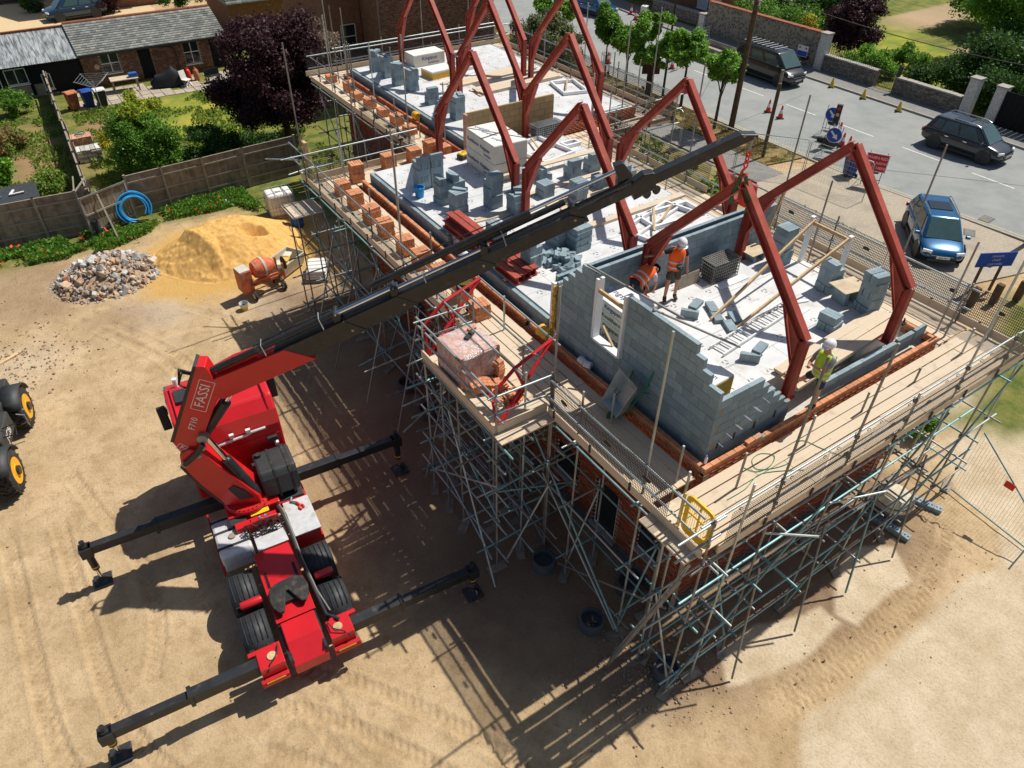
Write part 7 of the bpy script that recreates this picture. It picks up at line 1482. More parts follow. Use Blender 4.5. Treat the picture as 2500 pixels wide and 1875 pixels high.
for x0, x1, z0, z1 in (SH[0], SH[2]): windowed(sh, (x0 + x1) / 2, 53.86, z0, x1 - x0, z1 - z0)
for x0, x1, z0, z1 in (SH[1], SH[3]): MB().box(x0, x1, 53.88, 53.94, 0, z1).build('door', 'black_wood', sh)
b = MB().ext([(4.1, y, z) for y, z in ((53.55, 2.0), (56.5, 3.2), (59.4, 2.0), (59.4, 1.9), (56.5, 3.08), (53.55, 1.9))], (9.1, 0, 0)); rf = b.build('roof', 'slate', sh); slates(rf, 4.1, 13.2, 53.5, 2.02, 56.5, 3.24, 'slate_roof', 'slates')
for k in range(20): MB().lathe([(.02, 0), (.10, 0), (.10, .44), (.02, .44)], (4.1 + k * .455, 56.5, 3.24), 10, 'x').build('ridge_tile', 'tile_red', rf)
MB().path([(8.6, 53.7, 1.95), (9.6, 53.68, 1.75), (9.75, 53.68, 1.6), (9.8, 53.68, .1)], .045, 7).build('downpipe', 'black_plastic', sh, True); MB().bar((4.1, 53.5, 1.95), (13.2, 53.5, 1.95), .09, .08).build('gutter', 'black_plastic', sh)
MB().lathe([(.04, 0), (.14, .02), (.16, .05), (.14, .08), (.05, .1)], (5.0, 53.75, 1.2), 14, 'y').build('wall_plaque', 'timber', sh)
bs = TW('black_shed', 'black boarded shed with a rusty corrugated tin roof', 'shed', (1, 55, 0))
MB().box(-6, 4.15, 54.0, 58.9, 0, 1.95).build('wall', 'black_wood', bs)
for x0, x1, z0, h in ((-.9, -.35, .45, .95), (.0, 1.1, .85, .85), (1.85, 2.3, .35, .85)): windowed(bs, (x0 + x1) / 2, 53.98, z0, x1 - x0, h, 1 if x1 - x0 < .7 else 2, 1)
for x0, x1 in ((-.9, -.3), (.0, 1.1), (1.3, 1.8)): MB().box(x0, x1, 53.93, 53.99, .1, .7).build('panel', 'timber_grey', bs)
MB().box(-1.2, 2.5, 53.85, 54.0, .02, .1).build('bottom_rail', 'timber_grey', bs)
g = NG('tin'); sp_ = g.n('ShaderNodeVectorMath', operation='MULTIPLY'); g.l(g.pos, sp_.inputs[0]); sp_.inputs[1].default_value = (9, 1.2, 1); g.base(g.mix(g.ramp(g.noise(1, 6, sp_.outputs[0], .7), [(.38, 0.), (.62, 1.)]), (.07, .09, .10), (.46, .49, .49))); g.set(rough=.6, metal=.3); MT['tin'] = g.m
n_ = 280; V = []; F = []
for i in range(n_):
    x = -6 + 10.2 * i / (n_ - 1); w_ = .022 * math.sin(2 * PI * x / .09)
    V += [(x, 53.55, 1.92 + w_), (x, 56.5, 3.1 + w_)]
    if i: F.append((2 * i - 2, 2 * i, 2 * i + 1, 2 * i - 1))
ob('tin_roof', np_mesh('tin_roof', V, F, 'tin'), bs); MB().ext([(-6, y, z) for y, z in ((56.4, 3.05), (59.3, 1.95), (59.3, 1.85), (56.4, 2.9))], (10.2, 0, 0)).build('back_roof', 'tin', bs); MB().bar((-6, 56.5, 3.15), (4.2, 56.5, 3.15), .2, .08).build('ridge_cap', 'tile_red', bs)
t = TW('felt_shed', 'low shed with a dark felt roof strewn with scraps behind the fence', 'shed', (-2.4, 35.4, 0)); MB().box(-4.4, -.7, 34.55, 36.1, 0, 1.45).build('wall', 'fence_wood', t); MB().ext([(-4.6, 34.4, 1.45), (-.55, 34.4, 1.45), (-.55, 36.3, 1.62), (-4.6, 36.3, 1.62)], (0, 0, .06)).build('roof', 'felt', t)
for k, (x, y, L, m) in enumerate(((-1.5, 35.6, .5, 'white_pvc'), (-2.2, 35.7, .9, 'hose_blue'), (-1.3, 35.4, .5, 'plastic_white'), (-3.2, 35.2, .6, 'timber_grey'))): MB().cbox((x, y, 1.66), (L, .08, .05), Matrix.Rotation(1.2 + k, 3, 'Z')).build('scrap', m, t)
MB().tube((-2.9, 36.1, 1.6), (-2.9, 36.1, 1.85), .1, .06).build('pot', 'hose_green', t)
for k, (x, y, n1, m, lb) in enumerate(((2.1, 43.7, 9, 'brick_pink', 'stack of reclaimed red bricks beside the lime shrub'), (2.2, 42.0, 8, 'stone_rub', 'stack of grey roof slates below the reclaimed bricks'))):
    t = T('salvage_stack', lb, 'salvage stack', (x, y, 0), -.05); r = random.Random(k)
    for L in range(n1): [box_ob('brick' if k == 0 else 'slate', (-.45 + i * .23 + r.uniform(-.01, .01), r.uniform(-.03, .03), .05 + L * .08), (.21, .75, .07), m, t, r.uniform(-.03, .03)) for i in range(5)]
    if k == 0: MB().path([(.1 + .22 * math.cos(a), .1 + .2 * math.sin(a), .8) for a in np.linspace(0, 6, 14)], .03, 6).build('hose', 'hose_green', t, True)
def bin_(lb, x, y, rz, body, lid, group=None, s=1.):
    t = T('wheelie_bin', lb, 'wheelie bin', (x, y, 0), rz, group); a, b = .22 * s, .29 * s
    q = [(-a, -a, .05), (a, -a, .05), (a, a, .05), (-a, a, .05), (-b, -b, .95 * s), (b, -b, .95 * s), (b, b, .95 * s), (-b, b, .95 * s)]; MB().add(q, [(0, 3, 2, 1), (4, 5, 6, 7), (0, 1, 5, 4), (1, 2, 6, 5), (2, 3, 7, 6), (3, 0, 4, 7)]).build('body', body, t, bev=.03)
    MB().ext([(-b - .02, -b - .05, .96 * s), (-b - .02, b + .05, .96 * s), (-b - .02, b + .03, 1.0 * s), (-b - .02, 0, 1.08 * s), (-b - .02, -b, 1.03 * s)], (2 * b + .04, 0, 0)).build('lid', lid, t, bev=.02); MB().tube((-b, b + .08, .98 * s), (b, b + .08, .98 * s), .018).build('handle', lid, t)
    for u in (-1, 1): MB().lathe([(.02, -.025), (.1, -.025), (.1, .025), (.02, .025)], (u * (a + .04), a + .03, .1), 14, 'x').build('wheel', 'rubber', t, True)
bin_('brown wheelie bin beside the rotary washing line', 2.8, 50.3, .3, 'tile_red', 'terracotta'); bin_('blue wheelie bin beside the rotary washing line', 3.6, 50.2, .2, 'blue_bin', 'blue_lid'); bin_('dark grey wheelie bin under the rotary washing line', 4.3, 50.0, .1, 'jcb_grey', 'plastic_white')
t = T('rotary_dryer', 'grey rotary washing line standing over the bins', 'washing line', (4.1, 49.3, 0)); tube_ob('pole', (0, 0, 0), (0, 0, 1.7), .025, 'galv', t); E4 = [Vector((1.1 * math.cos(a), 1.1 * math.sin(a), 1.9)) for a in (.4, 1.97, 3.54, 5.11)]
for e in E4: tube_ob('arm', (0, 0, 1.3), e, .014, 'galv', t)
for k in range(5): [tube_ob('line', E4[i] * f + Vector((0, 0, 1.3 * (1 - f))), E4[(i + 1) % 4] * f + Vector((0, 0, 1.3 * (1 - f))), .007, 'galv', t) for i in range(4) for f in (.45 + .13 * k,)]
t = T('garden_table', 'wooden garden table with a blue crate against the brick outbuilding', 'table', (6.1, 52.2, 0), -.05); MB().box(-.8, .8, -.45, .45, .74, .79).build('top', 'ply', t); [MB().box(x - .04, x + .04, y - .04, y + .04, 0, .74).build('leg', 'timber_grey', t) for x in (-.7, .7) for y in (-.38, .38)]
t = T('storage_crate', 'blue plastic crate on the garden table', 'crate', (6.65, 52.1, .79)); MB().box(-.25, .25, -.18, .18, 0, .25).build('crate_body', 'blue_plastic', t, bev=.03)
t = T('covered_motorbike', 'motorbike under a black cover on the patio', 'motorbike', (8.5, 51.6, 0), -.1); pr = [(-1.0, .25, .2), (-.7, .8, .25), (-.3, .85, .3), (.1, 1.05, .33), (.35, 1.25, .3), (.6, 1.0, .28), (.95, .65, .2), (1.1, .3, .15)]; V = []; F = []; K = 9
for x, h, w_ in pr: V += [(x, w_ * math.cos(PI * k / (K - 1)) * (1.0 + .25 * (1 - math.sin(PI * k / (K - 1)))), .12 + (h - .12) * math.sin(PI * k / (K - 1)) ** .7) for k in range(K)]
F = [(i * K + k, (i + 1) * K + k, (i + 1) * K + k + 1, i * K + k + 1) for i in range(len(pr) - 1) for k in range(K - 1)] + [tuple(range(K)), tuple(range((len(pr) - 1) * K, len(pr) * K))]; MB().add(V, F).build('cover', 'tarp', t, True)
for x in (-.75, .8): MB().lathe([(.2, -.06), (.3, -.06), (.3, .06), (.2, .06)], (x, 0, .3), 18, 'y').build('wheel', 'rubber', t, True)
for k, (x, y, m, lb) in enumerate(((9.9, 52.1, 'cone_red', 'red gas bottle on the patio'), (10.35, 51.9, 'terracotta', 'terracotta gas bottle on the patio'))): t = T('gas_bottle', lb, 'gas bottle', (x, y, 0)); MB().lathe([(.14, 0), (.17, .06), (.17, .6), (.1, .72), (.05, .74), (.05, .82), (.01, .82)], n=16).build('cylinder', m, t, True)
t = T('garden_chair', 'pale folding garden chair beside the gas bottles', 'chair', (9.5, 51.0, 0), .5); MB().box(-.22, .22, -.22, .22, .42, .45).build('seat', 'plastic_white', t); MB().cbox((0, .26, .7), (.44, .03, .5), Matrix.Rotation(-.2, 3, 'X')).build('backrest', 'plastic_white', t); [MB().bar((x, y, 0), (x, -y * .8, .43), .03, .03).build('leg', 'galv', t) for x in (-.2, .2) for y in (-.22, .22)]
t = T('garden_bench', 'black metal garden bench near the copper beech', 'bench', (11.2, 51.0, 0), .2); MB().box(-.5, .5, -.2, .2, .4, .43).build('seat', 'black_steel', t); MB().box(-.5, .5, .18, .22, .43, .8).build('backrest', 'black_steel', t); [MB().box(x - .025, x + .025, y - .025, y + .025, 0, .4).build('leg', 'black_steel', t) for x in (-.45, .45) for y in (-.18, .18)]
# neighbouring houses
HW = [(23.0, 23.5, 2.2, 3.5)]
nh = TW('brick_house', 'old brick house standing behind the rear scaffold', 'house', (22, 45, 0)); brick_wall('y', 41.5, 18.9, 26.4, 0, 8.2, [], -1, seed=31, parent=nh, mat='brickwork_old'); MB().box(18.95, 26.35, 41.72, 51, 0, 8.1).build('core', 'old_brick', nh); MB().box(26.3, 26.7, 41.6, 42.2, 0, 5.2).build('chimney_breast', 'old_brick', nh)
MB().ext([(18.6, y, z) for y, z in ((41.1, 8.1), (46.3, 11.5), (51.4, 8.1))], (8.2, 0, 0)).build('roof', 'slate', nh); MB().box(16.6, 18.9, 44.2, 51, 0, 6.5).build('wing', 'old_brick', nh); MB().ext([(16.3, 43.9, 6.5), (16.3, 47.6, 8.8), (16.3, 51.3, 6.5)], (2.6, 0, 0)).build('wing_roof', 'slate', nh)
windowed(nh, 18.0, 44.15, 2.7, .9, 1.3, 1, 2); MB().box(16.6, 18.7, 43.6, 44.2, 0, 2.35).build('porch', 'black_wood', nh); windowed(nh, 17.7, 43.55, .5, 1.5, 1.7, 2, 2); MB().box(16.4, 18.9, 43.3, 44.3, 2.35, 2.5).build('porch_roof', 'felt', nh)
gh = TW('slate_roofed_house', 'house with a pale slate roof behind the copper beech', 'house', (19, 64, 0)); MB().box(15.6, 24, 61, 67, 0, 2.3).build('wall', 'old_brick', gh); MB().ext([(15.4, y, z) for y, z in ((60.5, 2.2), (64, 5.2), (67.5, 2.2))], (9, 0, 0)).build('roof', 'slate', gh); slates(gh, 15.4, 24.4, 60.45, 2.25, 64, 5.3, 'slate_roof', 'slates', .4, .3, 3)
fh = TW('corner_house', 'brick house with a white bay window beyond the outbuilding roof', 'house', (12, 76, 0)); MB().box(6.4, 14.2, 74.5, 84, 0, 5.6).build('wall', 'old_brick', fh); windowed(fh, 11.8, 74.45, .9, 1.8, 2.0, 3, 1); MB().box(14.2, 14.35, 74.3, 75, 0, 5).build('corner_trim', 'white_paint', fh); MB().ext([(6, y, z) for y, z in ((74, 5.5), (79, 8.5), (84.5, 5.5))], (8.6, 0, 0)).build('roof', 'slate', fh)
shrub('reddish shrub in front of the white bay window', (8.9, 73.2, 0), (1.7, 1.0, 1.3), 'leaf_purple', 5000, .09, 71, 20, .45); shrub('low dark shrub on the gravel drive', (3.9, 76.5, 0), (1.2, .8, .6), 'leaf_dark', 2500, .09, 72, 12, .35)
def hedge(lb, x0, x1, y0, y1, h, mat, n, seed, size=.09, cat='hedge'):
    t = T('hedge', lb, cat, ((x0 + x1) / 2, (y0 + y1) / 2, 0)); r = np.random.RandomState(seed); m = max(6, int((x1 - x0) * (y1 - y0) * 1.4)); C = np.stack([(r.rand(m) - .5) * (x1 - x0), (r.rand(m) - .5) * (y1 - y0), h * (.25 + .65 * r.rand(m))], 1); leaves('foliage', C, np.full(m, .3 * h + .12), n, size, mat, t, seed)
    b = MB(); [b.path([(C[k][0], C[k][1], 0), tuple(C[k])], [.04, .02], 5) for k in range(min(m, 8))]; b.build('stems', 'bark', t); return t
hedge('clipped dark hedge behind the outbuilding', 12.0, 22, 70.5, 72, 1.5, 'leaf_dark', 7000, 73); hedge('bright hedge between the outbuilding and the slate roofed house', 13.6, 15.2, 58, 60.5, 1.1, 'leaf_green', 3000, 74)
# ------------------------------------------------------------------ vehicles
def car(label, loc, rz, L, W, H, paint, plate, cat='car', van=False, wb=2.6, wr=.34, rails=True, rim='car_silver'):
    t = T('van' if van else 'car', label, cat, loc, rz); h = L / 2; w = W / 2; zb = H * (.60 if not van else .60); hood = H * (.56 if not van else .56); ys = h - (1.05 if not van else 1.0)
    S = [(-h, .80 * w, .48, zb * .88), (-h + .10, .93 * w, .30, zb * .99), (-h + .6, .99 * w, .24, zb * 1.0), (0, w, .22, zb), (ys - .05, w, .22, zb * 1.0), (ys + .2, .985 * w, .23, hood * 1.02), (h - .45, .95 * w, .26, hood * .93), (h - .12, .86 * w, .30, hood * .80), (h, .72 * w, .40, hood * .64)]
    V = []; n = 9
    for y, ww, z0, z1 in S:
        zm = z0 + (z1 - z0) * .5
        V += [(-.8 * ww, y, z0), (-ww, y, z0 + .12), (-ww * 1.01, y, zm), (-ww * .965, y, z1 - .05), (-ww * .8, y, z1), (0, y, z1 + .035), (ww * .8, y, z1), (ww * .965, y, z1 - .05), (ww * 1.01, y, zm), (ww, y, z0 + .12), (.8 * ww, y, z0)]
    n = 11; F = [(i * n + k, i * n + (k + 1) % n, (i + 1) * n + (k + 1) % n, (i + 1) * n + k) for i in range(len(S) - 1) for k in range(n)] + [tuple(range(n)), tuple(range((len(S) - 1) * n, len(S) * n))]
    bd = MB().add(V, F).build('body', paint, t, True); bd.modifiers.new('sub', 'SUBSURF').render_levels = 2
    rb0, rf0, rb1, rf1 = (-h + .12, ys + .28, -h + .5, ys - .55) if not van else (-h + .05, ys + .45, -h + .12, ys - .45)
    wb_, wt = w * .93, w * (.70 if not van else .84); z0, z1 = zb - .06, H
    q = [(-wb_, rb0, z0), (wb_, rb0, z0), (wb_ * .96, rf0, z0 - .02), (-wb_ * .96, rf0, z0 - .02), (-wt, rb1, z1 - .04), (wt, rb1, z1 - .04), (wt * .97, rf1, z1 - .01), (-wt * .97, rf1, z1 - .01)]
    cb = MB().add(q, [(0, 3, 2, 1), (4, 5, 6, 7), (0, 1, 5, 4), (1, 2, 6, 5), (2, 3, 7, 6), (3, 0, 4, 7)]).build('cabin', paint, t, True); m_ = cb.modifiers.new('b', 'BEVEL'); m_.width = .10; m_.segments = 4
    Q = [Vector(p) for p in q]
    def pane(a, b, c_, d, u0, u1, v0, v1, nm='window', off=.012):
        P = lambda u, v: (Q[a].lerp(Q[b], u)).lerp(Q[d].lerp(Q[c_], u), v); p = [P(u0, v0), P(u1, v0), P(u1, v1), P(u0, v1)]; nn_ = (p[1] - p[0]).cross(p[3] - p[0]).normalized(); ctr = sum(Q, Vector()) / 8
        if nn_.dot(p[0] - ctr) < 0: nn_ = -nn_
        MB().ext([x + nn_ * off for x in p], nn_ * .006).build(nm, 'car_glass', cb)
    pane(2, 3, 7, 6, .07, .93, .08, .92, 'windscreen'); pane(1, 0, 4, 5, .1, .9, .35, .9, 'rear_window')
    for a, b, c_, d in ((1, 2, 6, 5), (0, 3, 7, 4)):
        if van: pane(a, b, c_, d, .66, .92, .12, .8); pane(a, b, c_, d, .36, .60, .2, .8)
        else: pane(a, b, c_, d, .10, .24, .2, .85, off=.014); pane(a, b, c_, d, .27, .53, .14, .88); pane(a, b, c_, d, .56, .86, .14, .88)
    for s in (-1, 1):
        for y in (-wb / 2 - .02, wb / 2 + .08):
            wl = wheel('wheel', (s * (w - .11), y, wr), wr, .21, t, rim, n=22)
            for k in range(5): a = 2 * PI * k / 5; MB().bar((s * (w - .005), y, wr), (s * (w - .005), y + wr * .56 * math.cos(a), wr + wr * .56 * math.sin(a)), .07, .02, up=(1, 0, 0)).build('spoke', 'car_silver' if not van else 'jcb_grey', wl)
            MB().lathe([(wr * 1.0, -.02), (wr * 1.17, -.02), (wr * 1.17, .012), (wr * 1.0, .012)], (s * (w - .0), y, wr + .02), 22, 'x').build('wheel_arch', 'black_plastic', bd, True)
        MB().cbox((s * w * .70, h - .14, hood * .74), (.36, .10, .13), Matrix.Rotation(-s * .35, 3, 'Z')).build('headlight', 'lamp_clear', bd, bev=.02); MB().cbox((s * w * .84, -h + .05, zb * .82), (.2, .08, .18), Matrix.Rotation(s * .3, 3, 'Z')).build('tail_light', 'lamp_red', bd, bev=.02)
        MB().cbox((s * (w + .09), ys - .05, zb + .04), (.2, .12, .14)).build('mirror', paint if not van else 'black_plastic', bd, bev=.03)
        for y in ((-.75, .25) if not van else (.6,)): MB().box(min(s * w, s * (w + .025)), max(s * w, s * (w + .025)), y - .1, y + .1, zb - .17, zb - .13).build('door_handle', 'chrome' if not van else paint, bd)
        if rails: MB().path([(s * wt * .92, rb1 + .1, H - .02), (s * wt * .95, rb1 + .3, H + .06), (s * wt * .93, rf1 - .3, H + .06), (s * wt * .9, rf1 - .05, H - .01)], .02, 6).build('roof_rail', 'chrome', cb, True)
        MB().box(min(s * w * .96, s * w * 1.0), max(s * w * .96, s * w * 1.0), -wb / 2 + .4, wb / 2 - .35, .2, .32).build('sill_trim', 'black_plastic', bd)
    MB().box(-w * .55, w * .55, h - .06, h + .012, hood * .50, hood * .62).build('grille', 'black_plastic', bd, bev=.02); MB().box(-w * .6, w * .6, h - .12, h - .02, .26, .38).build('bumper_trim', 'black_plastic', bd)
    np_ = MB().box(-.26, .26, h + .012, h + .022, .42, .53).build('number_plate', 'white_paint', bd); txt('lettering', plate, .09, 'print_dark', np_, face_m((0, h + .024, .475), (-1, 0, 0), (0, 0, 1)), .001)
    MB().box(-wt * .7, wt * .7, (rb1 + rf1) / 2 - .35, (rb1 + rf1) / 2 + .45, H - .005, H + .006).build('sunroof', 'dark_glass', cb) if rails and not van else None
    return t
car('dark grey estate car driving along the road', (41.85, 18.0, 0), R(183), 4.45, 1.86, 1.66, 'car_grey', 'AK12 HJZ')
car('metallic blue hatchback parked on the forecourt', (30.9, 13.1, 0), R(132), 4.36, 1.8, 1.55, 'car_blue', 'AJ69 FRZ')
vn = car('black van with a roof rack towing a flat trailer', (42.75, 32.4, 0), R(178), 5.0, 1.92, 1.92, 'car_black', 'AV21 KJM', 'van', True, 3.1, .35, False)
for x in (-.62, .62): MB().path([(x, -2.2, 2.0), (x, .7, 2.0)], .025, 6).build('rack_side', 'black_steel', vn, True)
for k in range(8): MB().bar((-.62, -2.1 + k * .38, 2.0), (.62, -2.1 + k * .38, 2.0), .05, .03).build('rack_bar', 'alu', vn)
tr = T('trailer', 'galvanised twin axle trailer with a mesh tailgate behind the black van', 'trailer', (42.6, 37.3, 0), R(178)); MB().box(-.8, .8, -1.4, 1.3, .5, .58).build('bed', 'timber_grey', tr)
for a in ((-.82, -.78, -1.4, 1.3), (.78, .82, -1.4, 1.3), (-.8, .8, 1.26, 1.3)): MB().box(*a, .58, .95).build('side', 'galv_old', tr)
for s in (-1, 1):
    for y in (-.45, .25): wheel('wheel', (s * .92, y, .3), .3, .18, tr, 'car_silver', n=18)
    MB().box(min(s * .82, s * 1.04), max(s * .82, s * 1.04), -.85, .65, .64, .68).build('mudguard', 'galv', tr)
MB().bar((0, 1.3, .5), (0, 2.6, .45), .08, .08).build('drawbar', 'galv_old', tr); b = MB(); [b.bar((-.8 + k * .16, -1.4, .55), (-.8 + k * .16, -1.6, 1.75), .015, .015) for k in range(11)]; [b.bar((-.8, -1.4 - .2 * k / 6, .6 + k * .19), (.8, -1.4 - .2 * k / 6, .6 + k * .19), .015, .015) for k in range(7)]; b.build('tailgate', 'galv', tr)
car('dark blue estate car on the gravel drive', (6.6, 73.0, 0), R(95), 4.6, 1.88, 1.7, 'car_navy', 'LM14 OPX'); car('silver car on the gravel drive beyond the estate car', (3.2, 81.5, 0), R(80), 4.3, 1.78, 1.45, 'car_silver', 'FG10 KLV', rails=False)
car('teal blue car waiting by the robot shaped signal unit', (43.6, 52.0, 0), R(185), 4.2, 1.76, 1.5, 'car_blue', 'BD17 RSU', rails=False)
# ------------------------------------------------------------------ street furniture
def cone(lb, x, y, m1='cone_red', m2='cone_white', h=.75, group='traffic cones on the road'):
    t = T('traffic_cone', lb, 'traffic cone', (x, y, -.005), rnd.uniform(0, 1), group); MB().box(-.19, .19, -.19, .19, 0, .045).build('base', 'rubber', t, bev=.01); c_ = MB().lathe([(.155, .045), (.035, h), (.02, h)], n=16).build('body', m1, t, True)
    if m2: MB().lathe([(.158 - .12 * .38 / 1.0, .045 + (h - .045) * .36), (.158 - .12 * .70, .045 + (h - .045) * .68)], n=16).build('band', m2, c_, True)
for x, y, lb in ((37.6, 27.9, 'red and white cone on the road behind the galvanised post pair'), (37.4, 26.8, 'red and white cone on the road in front of the galvanised post pair'), (38.1, 23.2, 'red and white cone behind the portable traffic light'), (36.9, 22.1, 'red and white cone in front of the portable traffic light'), (36.75, 21.6, 'red cone half hidden by the portal frame apex'), (46.1, 50.2, 'red and white cone beside the far kerb near the signal unit'), (45.2, 48.6, 'red and white cone at the wheels of the signal unit'), (38.6, 37.3, 'red cone beside the sandbagged sign frame'), (35.6, 40.6, 'red cone near the caged street tree')): cone(lb, x, y)
for k, (x, y) in enumerate(((44.8, 28.8), (44.65, 26.3), (44.5, 23.7))): cone(('small yellow cone on the kerb below the tall flint wall', 'small yellow cone on the kerb opposite the iron gate', 'small yellow cone on the kerb below the low hedge wall')[k], x, y, 'cone_yellow', None, .6, 'yellow kerb cones')
def a_frame(t, w=.7, h=1.6, back=.9):
    for s in (-1, 1): MB().path([(s * w / 2, 0, 0), (s * w / 2, .05, h)], .016, 6).path([(s * w / 2, .05, h * .75), (s * w / 2, back, .45), (s * w / 2, back, 0)], .014, 6).build('leg', 'black_steel', t, True)
    MB().bar((-w / 2, .0, .35), (w / 2, .0, .35), .02, .02).bar((-w / 2, back, .45), (w / 2, back, .45), .02, .02).build('cross_bar', 'black_steel', t)
    MB().lathe([(.02, -.3), (.12, -.24), (.15, 0), (.12, .24), (.02, .3)], (0, back - .08, .42), 10, 'x').build('sandbag', 'black_plastic', t, True)
for k, (x, y) in enumerate(((37.6, 23.6), (35.1, 21.6))):
    t = T('keep_right_sign', ('round blue arrow sign behind the portable traffic light', 'round blue arrow sign in front of the portable traffic light')[k], 'road sign', (x, y, 0), R(-68), 'round blue arrow signs'); a_frame(t); MB().lathe([(.005, -.012), (.40, -.012), (.40, .012), (.005, .012)], (0, -.02, 1.15), 28, 'y').build('disc', 'white_paint', t); d_ = MB().lathe([(.005, -.004), (.37, -.004), (.37, .004), (.005, .004)], (0, -.038, 1.15), 28, 'y').build('blue_face', 'sign_blue', t)
    u = Vector((.707, 0, -.707)); v = Vector((.707, 0, .707)); o_ = Vector((0, -.046, 1.15)); MB().ext([o_ + u * a + v * b_ for a, b_ in ((-.27, -.05), (.03, -.05), (.03, -.15), (.27, 0), (.03, .15), (.03, .05), (-.27, .05))], (0, -.003, 0)).build('arrow', 'white_paint', d_)
t = T('stop_sign', 'red and white wait here sign on a folding frame beside the blue bin', 'road sign', (33.75, 18.15, 0), R(-62)); a_frame(t, .8, 1.7, 1.0); MB().box(-.52, .52, -.05, -.03, .75, 1.65).build('board', 'white_paint', t); f_ = MB().box(-.48, .48, -.056, -.05, .79, 1.61).build('red_face', 'sign_red', t)
for k, s_ in enumerate(('WHEN RED', 'LIGHT SHOWS', 'WAIT HERE')): txt('lettering', s_, .18 if k != 1 else .155, 'white_paint', f_, face_m((0, -.058, 1.43 - k * .24), (1, 0, 0), (0, 0, 1)))
t = T('traffic_light', 'portable traffic light on a stand beside the blue arrow signs', 'traffic light', (36.3, 22.5, 0), R(-62)); MB().box(-.35, .35, -.25, .25, .0, .5).build('battery_box', 'black_plastic', t, bev=.05); tube_ob('post', (0, 0, .5), (0, 0, 1.25), .035, 'galv', t); hd_ = MB().box(-.15, .15, -.1, .1, 1.25, 2.25).build('signal_head', 'black_plastic', t, bev=.02)
for k, m in enumerate(('leaf_dark', 'timber', 'sign_red')): MB().lathe([(.005, 0), (.09, 0), (.09, .012), (.005, .016)], (0, -.115, 1.42 + k * .32), 16, 'y').build('lens', m, hd_); MB().path([(.1 * math.cos(a), -.16, 1.44 + k * .32 + .1 * math.sin(a)) for a in np.linspace(0, PI, 7)], .012, 5).build('hood', 'black_plastic', hd_)
for k in range(3): MB().lathe([(.02, -.25), (.13, -.2), (.16, 0), (.13, .2), (.02, .25)], (-.5 + .25 * k, .45, .14), 10, 'x').build('sandbag', 'black_plastic', t, True)
bin_('dark blue wheelie bin standing alone on the forecourt edge', 33.9, 19.45, R(150), 'blue_bin', 'blue_lid', None, 1.05)
t = T('sign_frame', 'empty sign frame weighted with sandbags across the road from the van', 'road sign', (38.9, 36.9, 0), R(20)); a_frame(t, .7, 1.5, .9); MB().lathe([(.005, -.01), (.35, -.01), (.35, .01), (.005, .01)], (0, -.03, 1.05), 20, 'y').build('sign_back', 'black_plastic', t)
t = T('signal_unit', 'white and blue wheeled traffic signal unit by the far kerb', 'signal unit', (46.0, 48.5, 0), .5); MB().box(-.3, .3, -.25, .25, .2, 1.0).build('cabinet', 'plastic_white', t, bev=.05); MB().box(-.2, .2, -.26, -.25, .75, .95).build('panel', 'blue_plastic', t); tube_ob('mast', (0, 0, 1.0), (0, 0, 1.6), .03, 'black_steel', t); [MB().lathe([(.02, -.04), (.13, -.04), (.13, .04), (.02, .04)], (s * .3, 0, .13), 14, 'x').build('wheel', 'rubber', t, True) for s in (-1, 1)]
def pole(lb, a, h, r0, r1, mat, name='telegraph_pole', cat='pole', lean=(0, 0)):
    t = T(name, lb, cat, (*a, 0)); MB().path([(0, 0, -.1), (lean[0] * .5, lean[1] * .5, h * .5), (lean[0], lean[1], h)], [r0, (r0 + r1) / 2, r1], 12).build('shaft', mat, t, True); return t
tp_ = pole('tall dark timber telegraph pole on the grass verge', (33.4, 27.0), 8.5, .17, .12, 'pole_wood')
for k in range(5): MB().bar((-.05, -.3, 7.4 - k * .22), (-.05, .3, 7.4 - k * .22), .05, .06).build('cross_arm', 'galv_old', tp_); [tube_ob('insulator', (-.05, s * .22, 7.43 - k * .22), (-.05, s * .22, 7.55 - k * .22), .035, 'plastic_white', tp_) for s in (-1, 1)]
pole('galvanised steel post of the pair on the verge, taller one', (33.6, 24.6), 3.9, .09, .085, 'galv_old', 'steel_post', 'post'); pole('dark painted post of the pair on the verge, standing nearer the path', (32.0, 23.4), 3.8, .09, .085, 'pole_wood', 'steel_post', 'post'); pole('slim dark lamp column by the board sign', (34.1, 33.4), 6.5, .08, .05, 'black_steel', 'lamp_column', 'lamp post'); pole('rusty post at the end of the forecourt', (34.4, 10.7), 5.0, .11, .09, 'pole_wood', 'steel_post', 'post')
for a, b_, sag, r_, lb in (((33.3, 27.0, 7.3), (46.2, 29.0, 2.6 + 4), .5, .014, 'overhead cable from the pole to the far pavement'), ((33.4, 26.9, 7.2), (45.0, 12.0, 4.6), .6, .022, 'thick overhead cable crossing the road toward the gateway'), ((33.4, 27.1, 7.4), (60, 46, 8), .8, .012, 'thin overhead wires leading over the far gardens')):
    A, B = Vector(a), Vector(b_); o = MB().path([A.lerp(B, f) - Vector((0, 0, sag * 4 * f * (1 - f))) for f in np.linspace(0, 1, 16)], r_, 5).build('overhead_cable', 'rubber', None, True); tag(o, lb, 'cable')
